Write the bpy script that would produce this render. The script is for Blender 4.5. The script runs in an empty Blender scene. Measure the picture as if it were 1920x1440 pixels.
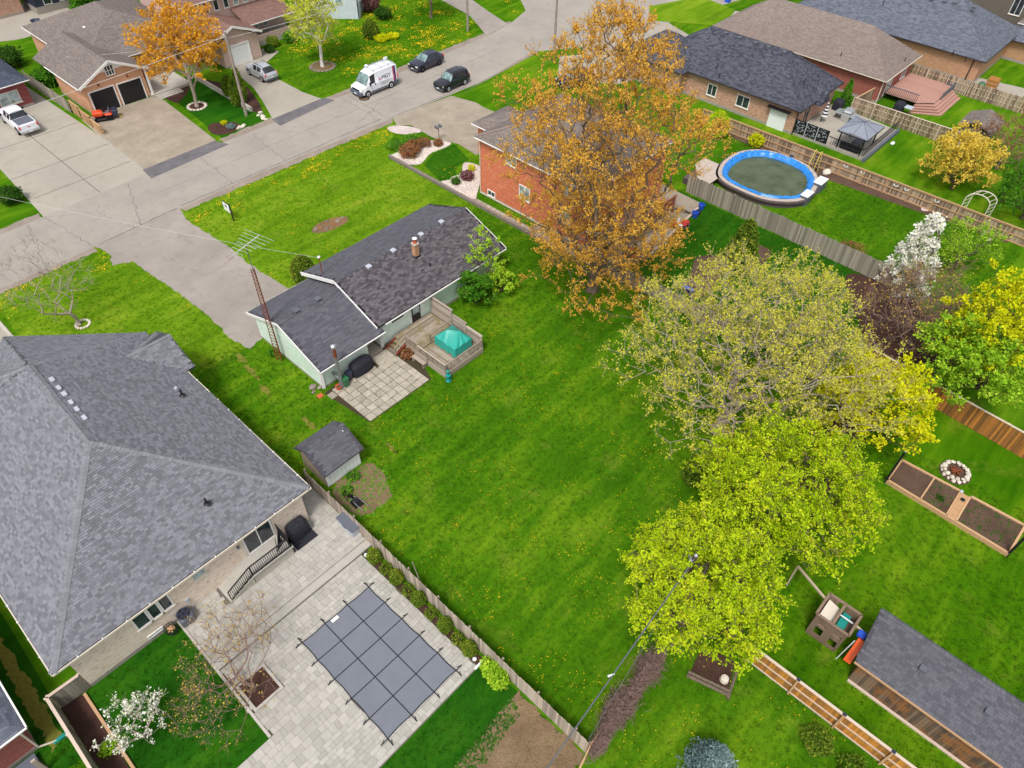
import bpy, bmesh, math, random
import numpy as np
from mathutils import Vector, Matrix

random.seed(7)
RNG = np.random.default_rng(11)
scene = bpy.context.scene
COL = scene.collection

# ------------------------------------------------------------------ camera
CAM_H = 38.0
YAW, PITCH, ROLL, FPX = math.radians(48.164), math.radians(46.680), math.radians(1.463), 1353.0
_f = np.array([math.sin(YAW) * math.cos(PITCH), math.cos(YAW) * math.cos(PITCH), -math.sin(PITCH)])
_r = np.array([math.cos(YAW), -math.sin(YAW), 0.0])
_u = np.cross(_r, _f)
RIGHT = math.cos(ROLL) * _r + math.sin(ROLL) * _u
UP = -math.sin(ROLL) * _r + math.cos(ROLL) * _u
cam_data = bpy.data.cameras.new("camera")
cam_data.sensor_width = 36.0
cam_data.lens = FPX / 1920.0 * 36.0
cam_data.clip_start = 0.1
cam_data.clip_end = 2000.0
cam = bpy.data.objects.new("camera", cam_data)
cam.matrix_world = Matrix(((RIGHT[0], UP[0], -_f[0], 0), (RIGHT[1], UP[1], -_f[1], 0),
                           (RIGHT[2], UP[2], -_f[2], CAM_H), (0, 0, 0, 1)))
COL.objects.link(cam)
scene.camera = cam

# ------------------------------------------------------------------ sky, sun, exposure
SUN_EL, SUN_AZ = math.radians(60), math.radians(-112)      # azimuth from +Y towards +X
world = bpy.data.worlds.new("World")
scene.world = world
world.use_nodes = True
wn = world.node_tree
wn.nodes.clear()
sky = wn.nodes.new("ShaderNodeTexSky")
sky.sky_type = 'NISHITA'
sky.sun_disc = False
sky.sun_elevation = SUN_EL
sky.sun_rotation = SUN_AZ
sky.dust_density = 3.0
sky.ozone_density = 0.6
hs = wn.nodes.new("ShaderNodeHueSaturation")
hs.inputs["Saturation"].default_value = 0.3
bg = wn.nodes.new("ShaderNodeBackground")
bg.inputs["Strength"].default_value = 0.115
wo = wn.nodes.new("ShaderNodeOutputWorld")
wn.links.new(sky.outputs[0], hs.inputs["Color"])
wn.links.new(hs.outputs[0], bg.inputs["Color"])
wn.links.new(bg.outputs[0], wo.inputs["Surface"])
sun_data = bpy.data.lights.new("sun", 'SUN')
sun_data.energy = 1.5
sun_data.angle = math.radians(13)
sun_data.color = (1.0, 0.96, 0.9)
sun = bpy.data.objects.new("sun", sun_data)
sdir = Vector((math.sin(SUN_AZ) * math.cos(SUN_EL), math.cos(SUN_AZ) * math.cos(SUN_EL), math.sin(SUN_EL)))
sun.rotation_euler = sdir.to_track_quat('Z', 'Y').to_euler()
COL.objects.link(sun)
scene.view_settings.view_transform = 'Standard'
scene.view_settings.look = 'None'
scene.view_settings.gamma = 1.0
scene.view_settings.exposure = 0.68
scene.cycles.max_bounces = 6
scene.cycles.diffuse_bounces = 3
scene.cycles.glossy_bounces = 2
scene.cycles.transmission_bounces = 3

# ------------------------------------------------------------------ survey helpers
def G(u, v, z=0.0):
    """Survey point: world x, y, z of a spot measured on the photograph at known height z."""
    d = RIGHT * (u - 960) + UP * (720 - v) + _f * FPX
    t = (z - CAM_H) / d[2]
    return Vector((d[0] * t, d[1] * t, z))

def GP(pts, z=0.0):
    return [G(u, v, z) for u, v in pts]

# ------------------------------------------------------------------ colours and materials
def S(r, g, b):
    def c(x):
        x /= 255.0
        return x / 12.92 if x <= 0.04045 else ((x + 0.055) / 1.055) ** 2.4
    return (c(r), c(g), c(b))

MATS = {}

class NT:
    def __init__(self, name):
        self.mat = bpy.data.materials.new(name)
        self.mat.use_nodes = True
        self.t = self.mat.node_tree
        self.bsdf = self.t.nodes["Principled BSDF"]
        MATS[name] = self.mat
    def n(self, typ, **kw):
        nd = self.t.nodes.new(typ)
        for k, v in kw.items():
            if k in nd.inputs:
                nd.inputs[k].default_value = v
            else:
                setattr(nd, k, v)
        return nd
    def l(self, a, b):
        self.t.links.new(a, b)
    def mix(self, fac, a, b, mode='MIX'):
        m = self.t.nodes.new("ShaderNodeMix")
        m.data_type = 'RGBA'
        m.blend_type = mode
        for sock, val in ((m.inputs[0], fac), (m.inputs[6], a), (m.inputs[7], b)):
            if hasattr(val, 'is_linked') or isinstance(val, bpy.types.NodeSocket):
                self.l(val, sock)
            elif isinstance(val, (int, float)):
                sock.default_value = val
            else:
                sock.default_value = tuple(val) + (1.0,) if len(val) == 3 else val
        return m.outputs[2]
    def math(self, op, a, b=None, clamp=False):
        m = self.t.nodes.new("ShaderNodeMath")
        m.operation = op
        m.use_clamp = clamp
        for sock, val in zip(m.inputs, (a, b)):
            if val is None:
                continue
            if isinstance(val, bpy.types.NodeSocket):
                self.l(val, sock)
            else:
                sock.default_value = val
        return m.outputs[0]
    def ramp(self, src, lo, hi):
        m = self.t.nodes.new("ShaderNodeMapRange")
        m.inputs[1].default_value = lo
        m.inputs[2].default_value = hi
        self.l(src, m.inputs[0])
        return m.outputs[0]
    def pos(self):
        return self.n("ShaderNodeNewGeometry").outputs["Position"]
    def uv(self):
        return self.n("ShaderNodeUVMap").outputs[0]
    def obj(self):
        return self.n("ShaderNodeTexCoord").outputs["Object"]
    def noise(self, vec, scale, detail=3.0, rough=0.55):
        nd = self.n("ShaderNodeTexNoise", Scale=scale, Detail=detail, Roughness=rough)
        if vec is not None:
            self.l(vec, nd.inputs["Vector"])
        return nd.outputs["Fac"]
    def scaled(self, vec, sx, sy, sz):
        m = self.n("ShaderNodeVectorMath", operation='MULTIPLY')
        self.l(vec, m.inputs[0])
        m.inputs[1].default_value = (sx, sy, sz)
        return m.outputs[0]
    def bump(self, h, strength=0.3, dist=0.02):
        b = self.n("ShaderNodeBump", Strength=strength, Distance=dist)
        self.l(h, b.inputs["Height"])
        self.l(b.outputs[0], self.bsdf.inputs["Normal"])
    def base(self, sock, rough=0.8, spec=0.3, metal=0.0):
        if isinstance(sock, bpy.types.NodeSocket):
            self.l(sock, self.bsdf.inputs["Base Color"])
        else:
            self.bsdf.inputs["Base Color"].default_value = tuple(sock) + (1.0,)
        self.bsdf.inputs["Roughness"].default_value = rough
        self.bsdf.inputs["Specular IOR Level"].default_value = spec
        self.bsdf.inputs["Metallic"].default_value = metal

def var01(t):
    """per piece random value: object random plus the mesh's own 'var' attribute"""
    a = t.n("ShaderNodeAttribute", attribute_name="var").outputs["Fac"]
    r = t.n("ShaderNodeObjectInfo").outputs["Random"]
    return t.math('FRACT', t.math('ADD', a, r))

def dk(c, k):
    return tuple(x * k for x in c)

def plain(name, col, rough=0.7, spec=0.3, metal=0.0, var=0.12, scale=2.0, bump=0.0, bscale=30.0, rnd=0.0):
    t = NT(name)
    p = t.pos()
    n = t.noise(p, scale, 4)
    c = t.mix(t.ramp(n, 0.3, 0.7), dk(col, 1 - var), dk(col, 1 + var))
    if rnd:
        c = t.mix(1.0, c, t.mix(var01(t), (1 - rnd,) * 3, (1 + rnd,) * 3), 'MULTIPLY')
    t.base(c, rough, spec, metal)
    if bump:
        t.bump(t.noise(p, bscale, 3), bump)
    return t.mat

def wood(name, a, b, c=None, axis='z', rnd=1.0, fine=1.0):
    """weathered board: grain along one axis of the world, tone per board"""
    t = NT(name)
    p = t.pos()
    s = {'x': (0.7, 14, 14), 'y': (14, 0.7, 14), 'z': (14, 14, 0.7)}[axis]
    g = t.noise(t.scaled(p, *s), fine, 4, 0.65)
    big = t.noise(p, 1.3, 2)
    r = var01(t)
    k = t.math('ADD', t.math('MULTIPLY', g, 0.5), t.math('MULTIPLY', t.math('SUBTRACT', r, 0.25), rnd * 0.7))
    col = t.mix(t.ramp(k, 0.1, 0.75), a, b)
    if c is not None:
        col = t.mix(t.ramp(big, 0.45, 0.65), col, c)
    t.base(col, 0.85, 0.15)
    t.bump(g, 0.25, 0.01)
    return t.mat

def shingle(name, a, b, tint=None, w=0.32, h=0.14, brickuv=True):
    """asphalt shingle roofing seen too far away to pick tabs apart: course and tab pattern as relief and tone"""
    t = NT(name)
    uv = t.uv()
    br = t.n("ShaderNodeTexBrick", offset=0.37)
    br.inputs["Color1"].default_value = (0.0, 0.0, 0.0, 1)
    br.inputs["Color2"].default_value = (1.0, 1.0, 1.0, 1)
    br.inputs["Mortar"].default_value = (0.0, 0.0, 0.0, 1)
    br.inputs["Scale"].default_value = 1.0
    br.inputs["Mortar Size"].default_value = 0.012
    br.inputs["Mortar Smooth"].default_value = 0.3
    br.inputs["Brick Width"].default_value = w
    br.inputs["Row Height"].default_value = h
    t.l(uv, br.inputs["Vector"])
    bn = t.noise(t.scaled(uv, 1.2, 2.5, 1), 1.0, 5, 0.7)
    f = t.math('ADD', t.math('MULTIPLY', br.outputs["Color"], 0.5), t.math('MULTIPLY', bn, 0.5))
    col = t.mix(t.ramp(f, 0.15, 0.85), a, b)
    grit = t.noise(t.pos(), 14, 3, 0.7)
    col = t.mix(t.ramp(grit, 0.3, 0.7), t.mix(0.16, col, (0, 0, 0)), col)
    big = t.noise(t.pos(), 0.35, 3)
    if tint is not None:
        col = t.mix(t.ramp(big, 0.42, 0.62), col, t.mix(0.6, col, tint))
    else:
        col = t.mix(t.ramp(big, 0.35, 0.7), t.mix(0.1, col, (0, 0, 0)), col)
    t.base(col, 0.95, 0.1)
    hgt = t.math('SUBTRACT', 1.0, br.outputs["Fac"])
    t.bump(t.math('ADD', hgt, t.math('MULTIPLY', grit, 0.4)), 0.5, 0.012)
    return t.mat

def tabs(name, a, b, tint=None):
    """shingle tabs that are real geometry: tone per tab plus granules"""
    t = NT(name)
    r = var01(t)
    p = t.pos()
    grit = t.noise(p, 22, 3, 0.7)
    big = t.noise(p, 0.3, 3)
    k = t.math('ADD', t.math('MULTIPLY', r, 0.65), t.math('MULTIPLY', grit, 0.35))
    col = t.mix(t.ramp(k, 0.1, 0.9), a, b)
    if tint is not None:
        col = t.mix(t.ramp(big, 0.4, 0.62), col, t.mix(0.6, col, tint))
    t.base(col, 0.95, 0.1)
    t.bump(grit, 0.3, 0.006)
    return t.mat

def brick(name, a, b, c, mortar, w=0.24, h=0.085):
    t = NT(name)
    uv = t.uv()
    br = t.n("ShaderNodeTexBrick", offset=0.5)
    br.inputs["Color1"].default_value = (0, 0, 0, 1)
    br.inputs["Color2"].default_value = (1, 1, 1, 1)
    br.inputs["Mortar"].default_value = (0.5, 0.5, 0.5, 1)
    br.inputs["Scale"].default_value = 1.0
    br.inputs["Mortar Size"].default_value = 0.009
    br.inputs["Brick Width"].default_value = w
    br.inputs["Row Height"].default_value = h
    t.l(uv, br.inputs["Vector"])
    n = t.noise(t.scaled(uv, 3.0, 9.0, 1), 1.0, 2)
    f = t.math('ADD', t.math('MULTIPLY', br.outputs["Color"], 0.6), t.math('MULTIPLY', n, 0.4))
    col = t.mix(t.ramp(f, 0.1, 0.6), a, b)
    col = t.mix(t.ramp(f, 0.74, 0.84), col, c)
    col = t.mix(br.outputs["Fac"], col, mortar)
    t.base(col, 0.9, 0.2)
    t.bump(t.math('SUBTRACT', 1.0, br.outputs["Fac"]), 0.5, 0.01)
    return t.mat

def siding(name, col, pitch=0.11, vertical=False):
    t = NT(name)
    uv = t.uv()
    sp = t.n("ShaderNodeSeparateXYZ")
    t.l(uv, sp.inputs[0])
    v = sp.outputs[0 if vertical else 1]
    fr = t.math('FRACT', t.math('DIVIDE', v, pitch))
    edge = t.ramp(fr, 0.0, 0.16)
    n = t.noise(t.pos(), 1.5, 4)
    c = t.mix(t.ramp(n, 0.3, 0.7), dk(col, 0.9), dk(col, 1.03))
    c = t.mix(edge, dk(col, 0.72), c)
    t.base(c, 0.55, 0.35)
    t.bump(fr, 0.4, 0.015)
    return t.mat

def pavement(name, a, b, stain, crack=0.0, grain=40.0, big=0.25):
    t = NT(name)
    p = t.pos()
    n1 = t.noise(p, big, 5, 0.6)
    n2 = t.noise(p, grain, 3, 0.7)
    n3 = t.noise(p, big * 5, 4, 0.6)
    c = t.mix(t.ramp(n1, 0.3, 0.7), a, b)
    c = t.mix(t.math('MULTIPLY', t.ramp(n3, 0.52, 0.75), 0.55), c, stain)
    c = t.mix(t.math('MULTIPLY', t.ramp(n2, 0.35, 0.65), 0.22), c, dk(a, 0.55))
    if crack:
        w = t.n("ShaderNodeTexNoise", Scale=0.5, Detail=3.0)
        t.l(p, w.inputs["Vector"])
        add = t.n("ShaderNodeVectorMath", operation='MULTIPLY_ADD')
        t.l(w.outputs["Color"], add.inputs[0])
        add.inputs[1].default_value = (2.6, 2.6, 0)
        t.l(p, add.inputs[2])
        vo = t.n("ShaderNodeTexVoronoi", feature='DISTANCE_TO_EDGE', Scale=crack)
        t.l(add.outputs[0], vo.inputs["Vector"])
        m = t.ramp(vo.outputs["Distance"], 0.0015, 0.004)
        gate = t.ramp(t.noise(p, 0.13, 2), 0.45, 0.58)
        c = t.mix(t.math('MULTIPLY', t.math('MULTIPLY', t.math('SUBTRACT', 1.0, m), gate), 0.55), c, dk(a, 0.45))
    t.base(c, 0.95, 0.15)
    t.bump(n2, 0.25, 0.01)
    return t.mat

def leafmat(name, a, b, c=None, trans=0.3):
    t = NT(name)
    r = var01(t)
    n = t.noise(t.pos(), 0.55, 2)
    k = t.math('ADD', t.math('MULTIPLY', r, 0.6), t.math('MULTIPLY', t.ramp(n, 0.3, 0.7), 0.4))
    col = t.mix(t.ramp(k, 0.1, 0.75), a, b)
    if c is not None:
        col = t.mix(t.ramp(k, 0.72, 0.95), col, c)
    t.base(col, 0.7, 0.05)
    tr = t.n("ShaderNodeBsdfTranslucent")
    t.l(col, tr.inputs["Color"])
    ms = t.n("ShaderNodeMixShader")
    ms.inputs[0].default_value = trans
    t.l(t.bsdf.outputs[0], ms.inputs[1])
    t.l(tr.outputs[0], ms.inputs[2])
    t.l(ms.outputs[0], t.t.nodes["Material Output"].inputs["Surface"])
    return t.mat

def grassmat(name, dark, mid, light, dry, drymix=0.25):
    t = NT(name)
    p = t.pos()
    n1 = t.noise(p, 0.11, 4, 0.6)
    n2 = t.noise(t.scaled(p, 0.28, 1.6, 1), 0.55, 5, 0.6)
    n3 = t.noise(p, 6.0, 4, 0.75)
    n4 = t.noise(p, 28.0, 3, 0.8)
    k = t.math('ADD', t.math('MULTIPLY', n1, 0.5), t.math('MULTIPLY', n2, 0.5))
    c = t.mix(t.ramp(k, 0.34, 0.5), dark, mid)
    c = t.mix(t.ramp(k, 0.49, 0.64), c, light)
    g = t.math('ADD', t.math('MULTIPLY', n3, 0.5), t.math('MULTIPLY', n4, 0.5))
    c = t.mix(t.math('MULTIPLY', t.ramp(g, 0.56, 0.36), 0.36), c, dk(dark, 0.6))
    d = t.ramp(t.noise(p, 0.45, 5, 0.7), 0.55, 0.72)
    c = t.mix(t.math('MULTIPLY', d, drymix), c, dry)
    t.base(c, 1.0, 0.0)
    t.bump(g, 0.7, 0.05)
    return t.mat

def glass(name, col=(0.02, 0.025, 0.03), rough=0.08):
    t = NT(name)
    n = t.noise(t.pos(), 1.6, 2)
    t.base(t.mix(t.ramp(n, 0.35, 0.65), col, dk(col, 2.6)), rough, 0.7)
    return t.mat

def gloss(name, col, rough=0.25, metal=0.0, coat=0.5):
    t = NT(name)
    n = t.noise(t.pos(), 3.0, 3)
    t.base(t.mix(t.ramp(n, 0.3, 0.7), dk(col, 0.93), dk(col, 1.05)), rough, 0.5, metal)
    t.bsdf.inputs["Coat Weight"].default_value = coat
    return t.mat

# ------------------------------------------------------------------ mesh builder
class MB:
    def __init__(self):
        self.v, self.f, self.a = [], [], []
        self.var = 0.0
    def face(self, pts):
        i = len(self.v)
        self.v.extend([tuple(p) for p in pts])
        self.f.append(tuple(range(i, i + len(pts))))
        self.a.append(self.var)
    def grid(self, verts, faces):
        i = len(self.v)
        self.v.extend([tuple(p) for p in verts])
        for f in faces:
            self.f.append(tuple(k + i for k in f))
            self.a.append(self.var)
    def hexa(self, b, t):
        """solid from a bottom and a top loop of the same length"""
        n = len(b)
        fs = [tuple(range(n))[::-1], tuple(range(n, 2 * n))]
        for k in range(n):
            j = (k + 1) % n
            fs.append((k, j, n + j, n + k))
        self.grid(list(b) + list(t), fs)
    def box(self, x0, y0, z0, x1, y1, z1):
        if x0 > x1: x0, x1 = x1, x0
        if y0 > y1: y0, y1 = y1, y0
        if z0 > z1: z0, z1 = z1, z0
        self.hexa([(x0, y0, z0), (x1, y0, z0), (x1, y1, z0), (x0, y1, z0)],
                  [(x0, y0, z1), (x1, y0, z1), (x1, y1, z1), (x0, y1, z1)])
    def rbox(self, x0, y0, z0, x1, y1, z1, e=0.04, top=None):
        """box with chamfered edges"""
        e = min(e, abs(x1 - x0) * .45, abs(y1 - y0) * .45, abs(z1 - z0) * .45)
        def ring(i, z):
            return [(x0 + i + e, y0 + i, z), (x1 - i - e, y0 + i, z), (x1 - i, y0 + i + e, z), (x1 - i, y1 - i - e, z),
                    (x1 - i - e, y1 - i, z), (x0 + i + e, y1 - i, z), (x0 + i, y1 - i - e, z), (x0 + i, y0 + i + e, z)]
        rs = [ring(e * .6, z0), ring(0, z0 + e), ring(0, z1 - e), ring(e * .6, z1)]
        vs = [p for r in rs for p in r]
        fs = [tuple(range(8))[::-1], tuple(range(24, 32))]
        for k in range(3):
            for j in range(8):
                a, b = k * 8 + j, k * 8 + (j + 1) % 8
                fs.append((a, b, b + 8, a + 8))
        self.grid(vs, fs)
    def prism(self, poly, z0, z1):
        p = [(q[0], q[1]) for q in poly]
        ar = sum(p[i][0] * p[(i + 1) % len(p)][1] - p[(i + 1) % len(p)][0] * p[i][1] for i in range(len(p)))
        if ar < 0:
            p = p[::-1]
        self.hexa([(x, y, z0) for x, y in p], [(x, y, z1) for x, y in p])
    def beam(self, p0, p1, w, h=None, up=(0, 0, 1)):
        h = w if h is None else h
        p0, p1 = Vector(p0), Vector(p1)
        d = (p1 - p0)
        if d.length < 1e-6: return
        d.normalize()
        u = Vector(up)
        if abs(d.dot(u)) > 0.98: u = Vector((1, 0, 0))
        s = d.cross(u).normalized()
        u = s.cross(d)
        s, u = s * w / 2, u * h / 2
        self.hexa([p0 - s - u, p0 + s - u, p0 + s + u, p0 - s + u], [p1 - s - u, p1 + s - u, p1 + s + u, p1 - s + u])
    def tube(self, p0, p1, r0, r1=None, n=8, cap=True):
        r1 = r0 if r1 is None else r1
        p0, p1 = Vector(p0), Vector(p1)
        d = (p1 - p0).normalized()
        u = Vector((0, 0, 1)) if abs(d.z) < 0.95 else Vector((1, 0, 0))
        s = d.cross(u).normalized()
        u = s.cross(d)
        vs, fs = [], []
        for p, r in ((p0, r0), (p1, r1)):
            for k in range(n):
                a = 2 * math.pi * k / n
                vs.append(p + s * (math.cos(a) * r) + u * (math.sin(a) * r))
        for k in range(n):
            j = (k + 1) % n
            fs.append((k, j, n + j, n + k))
        if cap:
            fs += [tuple(range(n))[::-1], tuple(range(n, 2 * n))]
        self.grid(vs, fs)
    def path(self, pts, r, n=6):
        for a, b in zip(pts, pts[1:]):
            self.tube(a, b, r, r, n)
    def lathe(self, c, prof, n=16, sx=1.0, sy=1.0, rot=0.0):
        vs, fs = [], []
        for r, z in prof:
            for k in range(n):
                a = 2 * math.pi * k / n + rot
                vs.append((c[0] + math.cos(a) * r * sx, c[1] + math.sin(a) * r * sy, c[2] + z))
        m = len(prof)
        for i in range(m - 1):
            for k in range(n):
                j = (k + 1) % n
                fs.append((i * n + k, i * n + j, (i + 1) * n + j, (i + 1) * n + k))
        fs.append(tuple(range(n))[::-1])
        fs.append(tuple(range((m - 1) * n, m * n)))
        self.grid(vs, fs)
    def blob(self, c, rx, ry, rz, n=10, m=7, jit=0.0, rnd=random):
        vs, fs = [], []
        for i in range(m + 1):
            ph = math.pi * i / m - math.pi / 2
            for k in range(n):
                a = 2 * math.pi * k / n
                j = 1 + (rnd.random() - .5) * jit
                vs.append((c[0] + math.cos(ph) * math.cos(a) * rx * j, c[1] + math.cos(ph) * math.sin(a) * ry * j,
                           c[2] + math.sin(ph) * rz * j))
        for i in range(m):
            for k in range(n):
                j = (k + 1) % n
                fs.append((i * n + k, i * n + j, (i + 1) * n + j, (i + 1) * n + k))
        self.grid(vs, fs)
    def build(self, name, mat, parent=None, smooth=False, local=False, **props):
        me = bpy.data.meshes.new(name)
        off = Vector((0, 0, 0))
        if parent is not None and not local:
            q = parent
            while q is not None:
                off += q.location
                q = q.parent
        V = np.array(self.v, dtype=np.float64) - np.array(off)
        me.from_pydata([tuple(x) for x in V], [], self.f)
        fill_mesh(me, V + np.array(off), np.array(self.a))
        me.materials.append(MATS[mat] if isinstance(mat, str) else mat)
        if smooth:
            me.polygons.foreach_set("use_smooth", [True] * len(me.polygons))
            me.set_sharp_from_angle(angle=math.radians(38))
        return link(name, me, parent, **props)

def fill_mesh(me, V, var):
    """UVs in metres along each face (u horizontal, v up the slope) and the per-face 'var' value"""
    me.update()
    nl = len(me.loops)
    vi = np.empty(nl, dtype=np.int64)
    me.loops.foreach_get("vertex_index", vi)
    npol = len(me.polygons)
    nrm = np.empty(npol * 3)
    me.polygons.foreach_get("normal", nrm)
    nrm = nrm.reshape(-1, 3)
    tot = np.empty(npol, dtype=np.int64)
    me.polygons.foreach_get("loop_total", tot)
    ln = np.repeat(nrm, tot, axis=0)
    P = V[vi]
    t = np.stack([-ln[:, 1], ln[:, 0], np.zeros(nl)], 1)
    L = np.linalg.norm(t, axis=1)
    flat = L < 0.05
    t[~flat] /= L[~flat][:, None]
    t[flat] = (1, 0, 0)
    s = np.cross(ln, t)
    s[flat] = (0, 1, 0)
    uv = np.stack([(P * t).sum(1), (P * s).sum(1)], 1)
    lay = me.uv_layers.new(name="UVMap")
    lay.data.foreach_set("uv", uv.ravel())
    at = me.attributes.new("var", 'FLOAT', 'FACE')
    at.data.foreach_set("value", var.astype(np.float32))

def link(name, me, parent=None, **props):
    o = bpy.data.objects.new(name, me)
    COL.objects.link(o)
    if parent is not None:
        o.parent = parent
    for k, v in props.items():
        o[k] = v
    return o

def thing(name, label, category, loc=(0, 0, 0), rz=0.0, group=None):
    o = bpy.data.objects.new(name, None)
    o.empty_display_size = 0.2
    COL.objects.link(o)
    o.location = loc
    o.rotation_euler = (0, 0, rz)
    o["label"] = label
    o["category"] = category
    if group:
        o["group"] = group
    return o

NOGRASS = []
def sheet(name, poly, z, mat, kind="structure", nograss=True, thick=0.0, parent=None, **props):
    mb = MB()
    P = [(p[0], p[1]) for p in poly]
    ar = sum(P[i][0] * P[(i + 1) % len(P)][1] - P[(i + 1) % len(P)][0] * P[i][1] for i in range(len(P)))
    if ar < 0:
        P = P[::-1]
    if thick:
        mb.prism(P, z - thick, z)
    else:
        mb.face([(x, y, z) for x, y in P])
    if nograss:
        NOGRASS.append(np.array(P))
    if kind and parent is None:
        props["kind"] = kind
    return mb.build(name, mat, parent, **props)

def rect(x0, y0, x1, y1):
    return [(x0, y0), (x1, y0), (x1, y1), (x0, y1)]

def inpoly(P, x, y):
    c = np.zeros(x.shape, bool)
    n = len(P)
    for i in range(n):
        x0, y0 = P[i]
        x1, y1 = P[(i + 1) % n]
        if y0 == y1: continue
        t = ((y0 > y) != (y1 > y)) & (x < (x1 - x0) * (y - y0) / (y1 - y0) + x0)
        c ^= t
    return c

def rag(pts, step=0.35, amp=0.12):
    """ragged outline where grass meets paving or soil"""
    out = []
    for i in range(len(pts)):
        a, b = Vector((pts[i][0], pts[i][1])), Vector((pts[(i + 1) % len(pts)][0], pts[(i + 1) % len(pts)][1]))
        n = max(1, int((b - a).length / step))
        for k in range(n):
            q = a.lerp(b, k / n)
            out.append((q.x + random.uniform(-amp, amp), q.y + random.uniform(-amp, amp)))
    return out

def smooth_poly(pts, n=5):
    out = []
    m = len(pts)
    for i in range(m):
        p0, p1, p2, p3 = [Vector((pts[(i + k) % m][0], pts[(i + k) % m][1])) for k in (-1, 0, 1, 2)]
        for j in range(n):
            t = j / n
            q = 0.5 * ((2 * p1) + (p2 - p0) * t + (2 * p0 - 5 * p1 + 4 * p2 - p3) * t * t + (3 * p1 - p0 - 3 * p2 + p3) * t ** 3)
            out.append((q.x, q.y))
    return out
# ------------------------------------------------------------------ materials used
grassmat("grass", S(48, 93, 10), S(72, 117, 15), S(108, 142, 25), S(146, 142, 60), 0.25)
grassmat("grass_front", S(72, 110, 16), S(102, 138, 24), S(130, 154, 38), S(156, 148, 66), 0.3)
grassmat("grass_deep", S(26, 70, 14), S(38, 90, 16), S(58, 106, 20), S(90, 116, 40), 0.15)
grassmat("grass_right", S(44, 92, 6), S(74, 118, 12), S(110, 142, 24), S(136, 134, 52), 0.4)
pavement("road_asphalt", S(152, 145, 137), S(168, 160, 151), S(138, 131, 124), crack=0.16)
pavement("drive_asphalt", S(146, 138, 130), S(166, 157, 149), S(130, 122, 115), crack=0.2)
pavement("drive_concrete", S(160, 153, 142), S(176, 169, 157), S(146, 139, 128), big=0.2)
pavement("stamped_concrete", S(146, 135, 120), S(172, 160, 144), S(126, 112, 97), big=0.5)
pavement("new_asphalt", S(98, 96, 100), S(122, 118, 120), S(84, 82, 86), big=0.8)
pavement("gravel", S(134, 122, 112), S(162, 149, 138), S(112, 102, 90), grain=14, big=0.6)
pavement("river_stone", S(190, 172, 168), S(214, 200, 196), S(150, 132, 128), grain=10, big=1.0)
pavement("soil", S(84, 66, 56), S(104, 84, 70), S(64, 50, 42), grain=12, big=0.8)
pavement("mulch", S(64, 44, 38), S(86, 62, 54), S(48, 34, 30), grain=16, big=1.0)
pavement("dry_garden", S(112, 92, 70), S(136, 116, 90), S(84, 84, 44), grain=9, big=0.9)
pavement("joint_sand", S(104, 98, 90), S(122, 114, 104), S(90, 82, 74))
pavement("concrete", S(176, 170, 160), S(196, 190, 180), S(150, 144, 134), big=0.8)
plain("paver", S(170, 166, 158), 0.9, 0.15, var=0.07, scale=3.0, bump=0.2, bscale=40, rnd=0.12)
plain("slab", S(166, 158, 144), 0.95, 0.1, var=0.18, scale=4.0, bump=0.3, bscale=35, rnd=0.16)
plain("dark_joint", S(70, 62, 48), 0.95, 0.1)
plain("manhole_iron", S(112, 92, 76), 0.8, 0.3, var=0.2, scale=12)
tabs("shingle_grey", S(98, 99, 105), S(134, 135, 142))
plain("shingle_grey_deck", S(76, 77, 82), 0.95, 0.1, var=0.06)
plain("ridge_grey", S(124, 125, 131), 0.95, 0.1, var=0.06, scale=9, bump=0.2, rnd=0.12)
tabs("shingle_brown", S(64, 61, 66), S(112, 107, 111))
plain("shingle_brown_deck", S(46, 42, 46), 0.95, 0.1)
tabs("shingle_slate", S(80, 80, 87), S(101, 101, 108))
plain("shingle_slate_deck", S(74, 72, 80), 0.95, 0.1)
shingle("roof_front", S(92, 92, 100), S(120, 120, 128))
shingle("roof_taupe", S(112, 102, 98), S(146, 136, 130))
shingle("roof_warm", S(124, 110, 104), S(152, 140, 132))
shingle("roof_black", S(54, 56, 66), S(104, 106, 118), w=0.36, h=0.17)
shingle("roof_bluegrey", S(84, 88, 100), S(124, 128, 140), w=0.4, h=0.16)
shingle("roof_pinkbrown", S(122, 92, 84), S(150, 120, 112))
shingle("roof_navy", S(64, 70, 84), S(96, 102, 116))
brick("brick_buff", S(212, 184, 160), S(238, 222, 206), S(176, 140, 120), S(224, 210, 196))
brick("brick_orange", S(196, 92, 62), S(222, 120, 82), S(226, 170, 136), S(190, 150, 128))
brick("brick_salmon", S(206, 148, 112), S(222, 168, 132), S(190, 128, 98), S(206, 172, 146))
brick("brick_mixed", S(160, 112, 92), S(196, 152, 128), S(216, 184, 160), S(180, 158, 144))
brick("brick_red", S(140, 72, 64), S(164, 92, 80), S(120, 56, 52), S(160, 120, 110))
brick("brick_tan", S(176, 128, 98), S(196, 150, 116), S(160, 110, 84), S(178, 148, 124))
brick("brick_pink", S(188, 156, 146), S(208, 178, 168), S(176, 140, 130), S(200, 180, 172))
brick("brick_maroon", S(120, 56, 60), S(146, 76, 76), S(98, 44, 50), S(132, 92, 90))
siding("siding_mint", S(228, 246, 235), 0.115)
siding("siding_white", S(226, 230, 236), 0.16)
siding("siding_paleblue", S(206, 216, 226), 0.14)
siding("siding_taupe", S(112, 104, 96), 0.14)
siding("siding_grey", S(122, 120, 116), 0.14)
siding("shed_white", S(248, 250, 252), 0.3, True)
siding("shed_tan", S(160, 144, 128), 0.3, True)
plain("white_trim", S(236, 234, 232), 0.5, 0.4, var=0.03)
plain("cream_trim", S(214, 204, 188), 0.6, 0.3, var=0.05)
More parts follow.
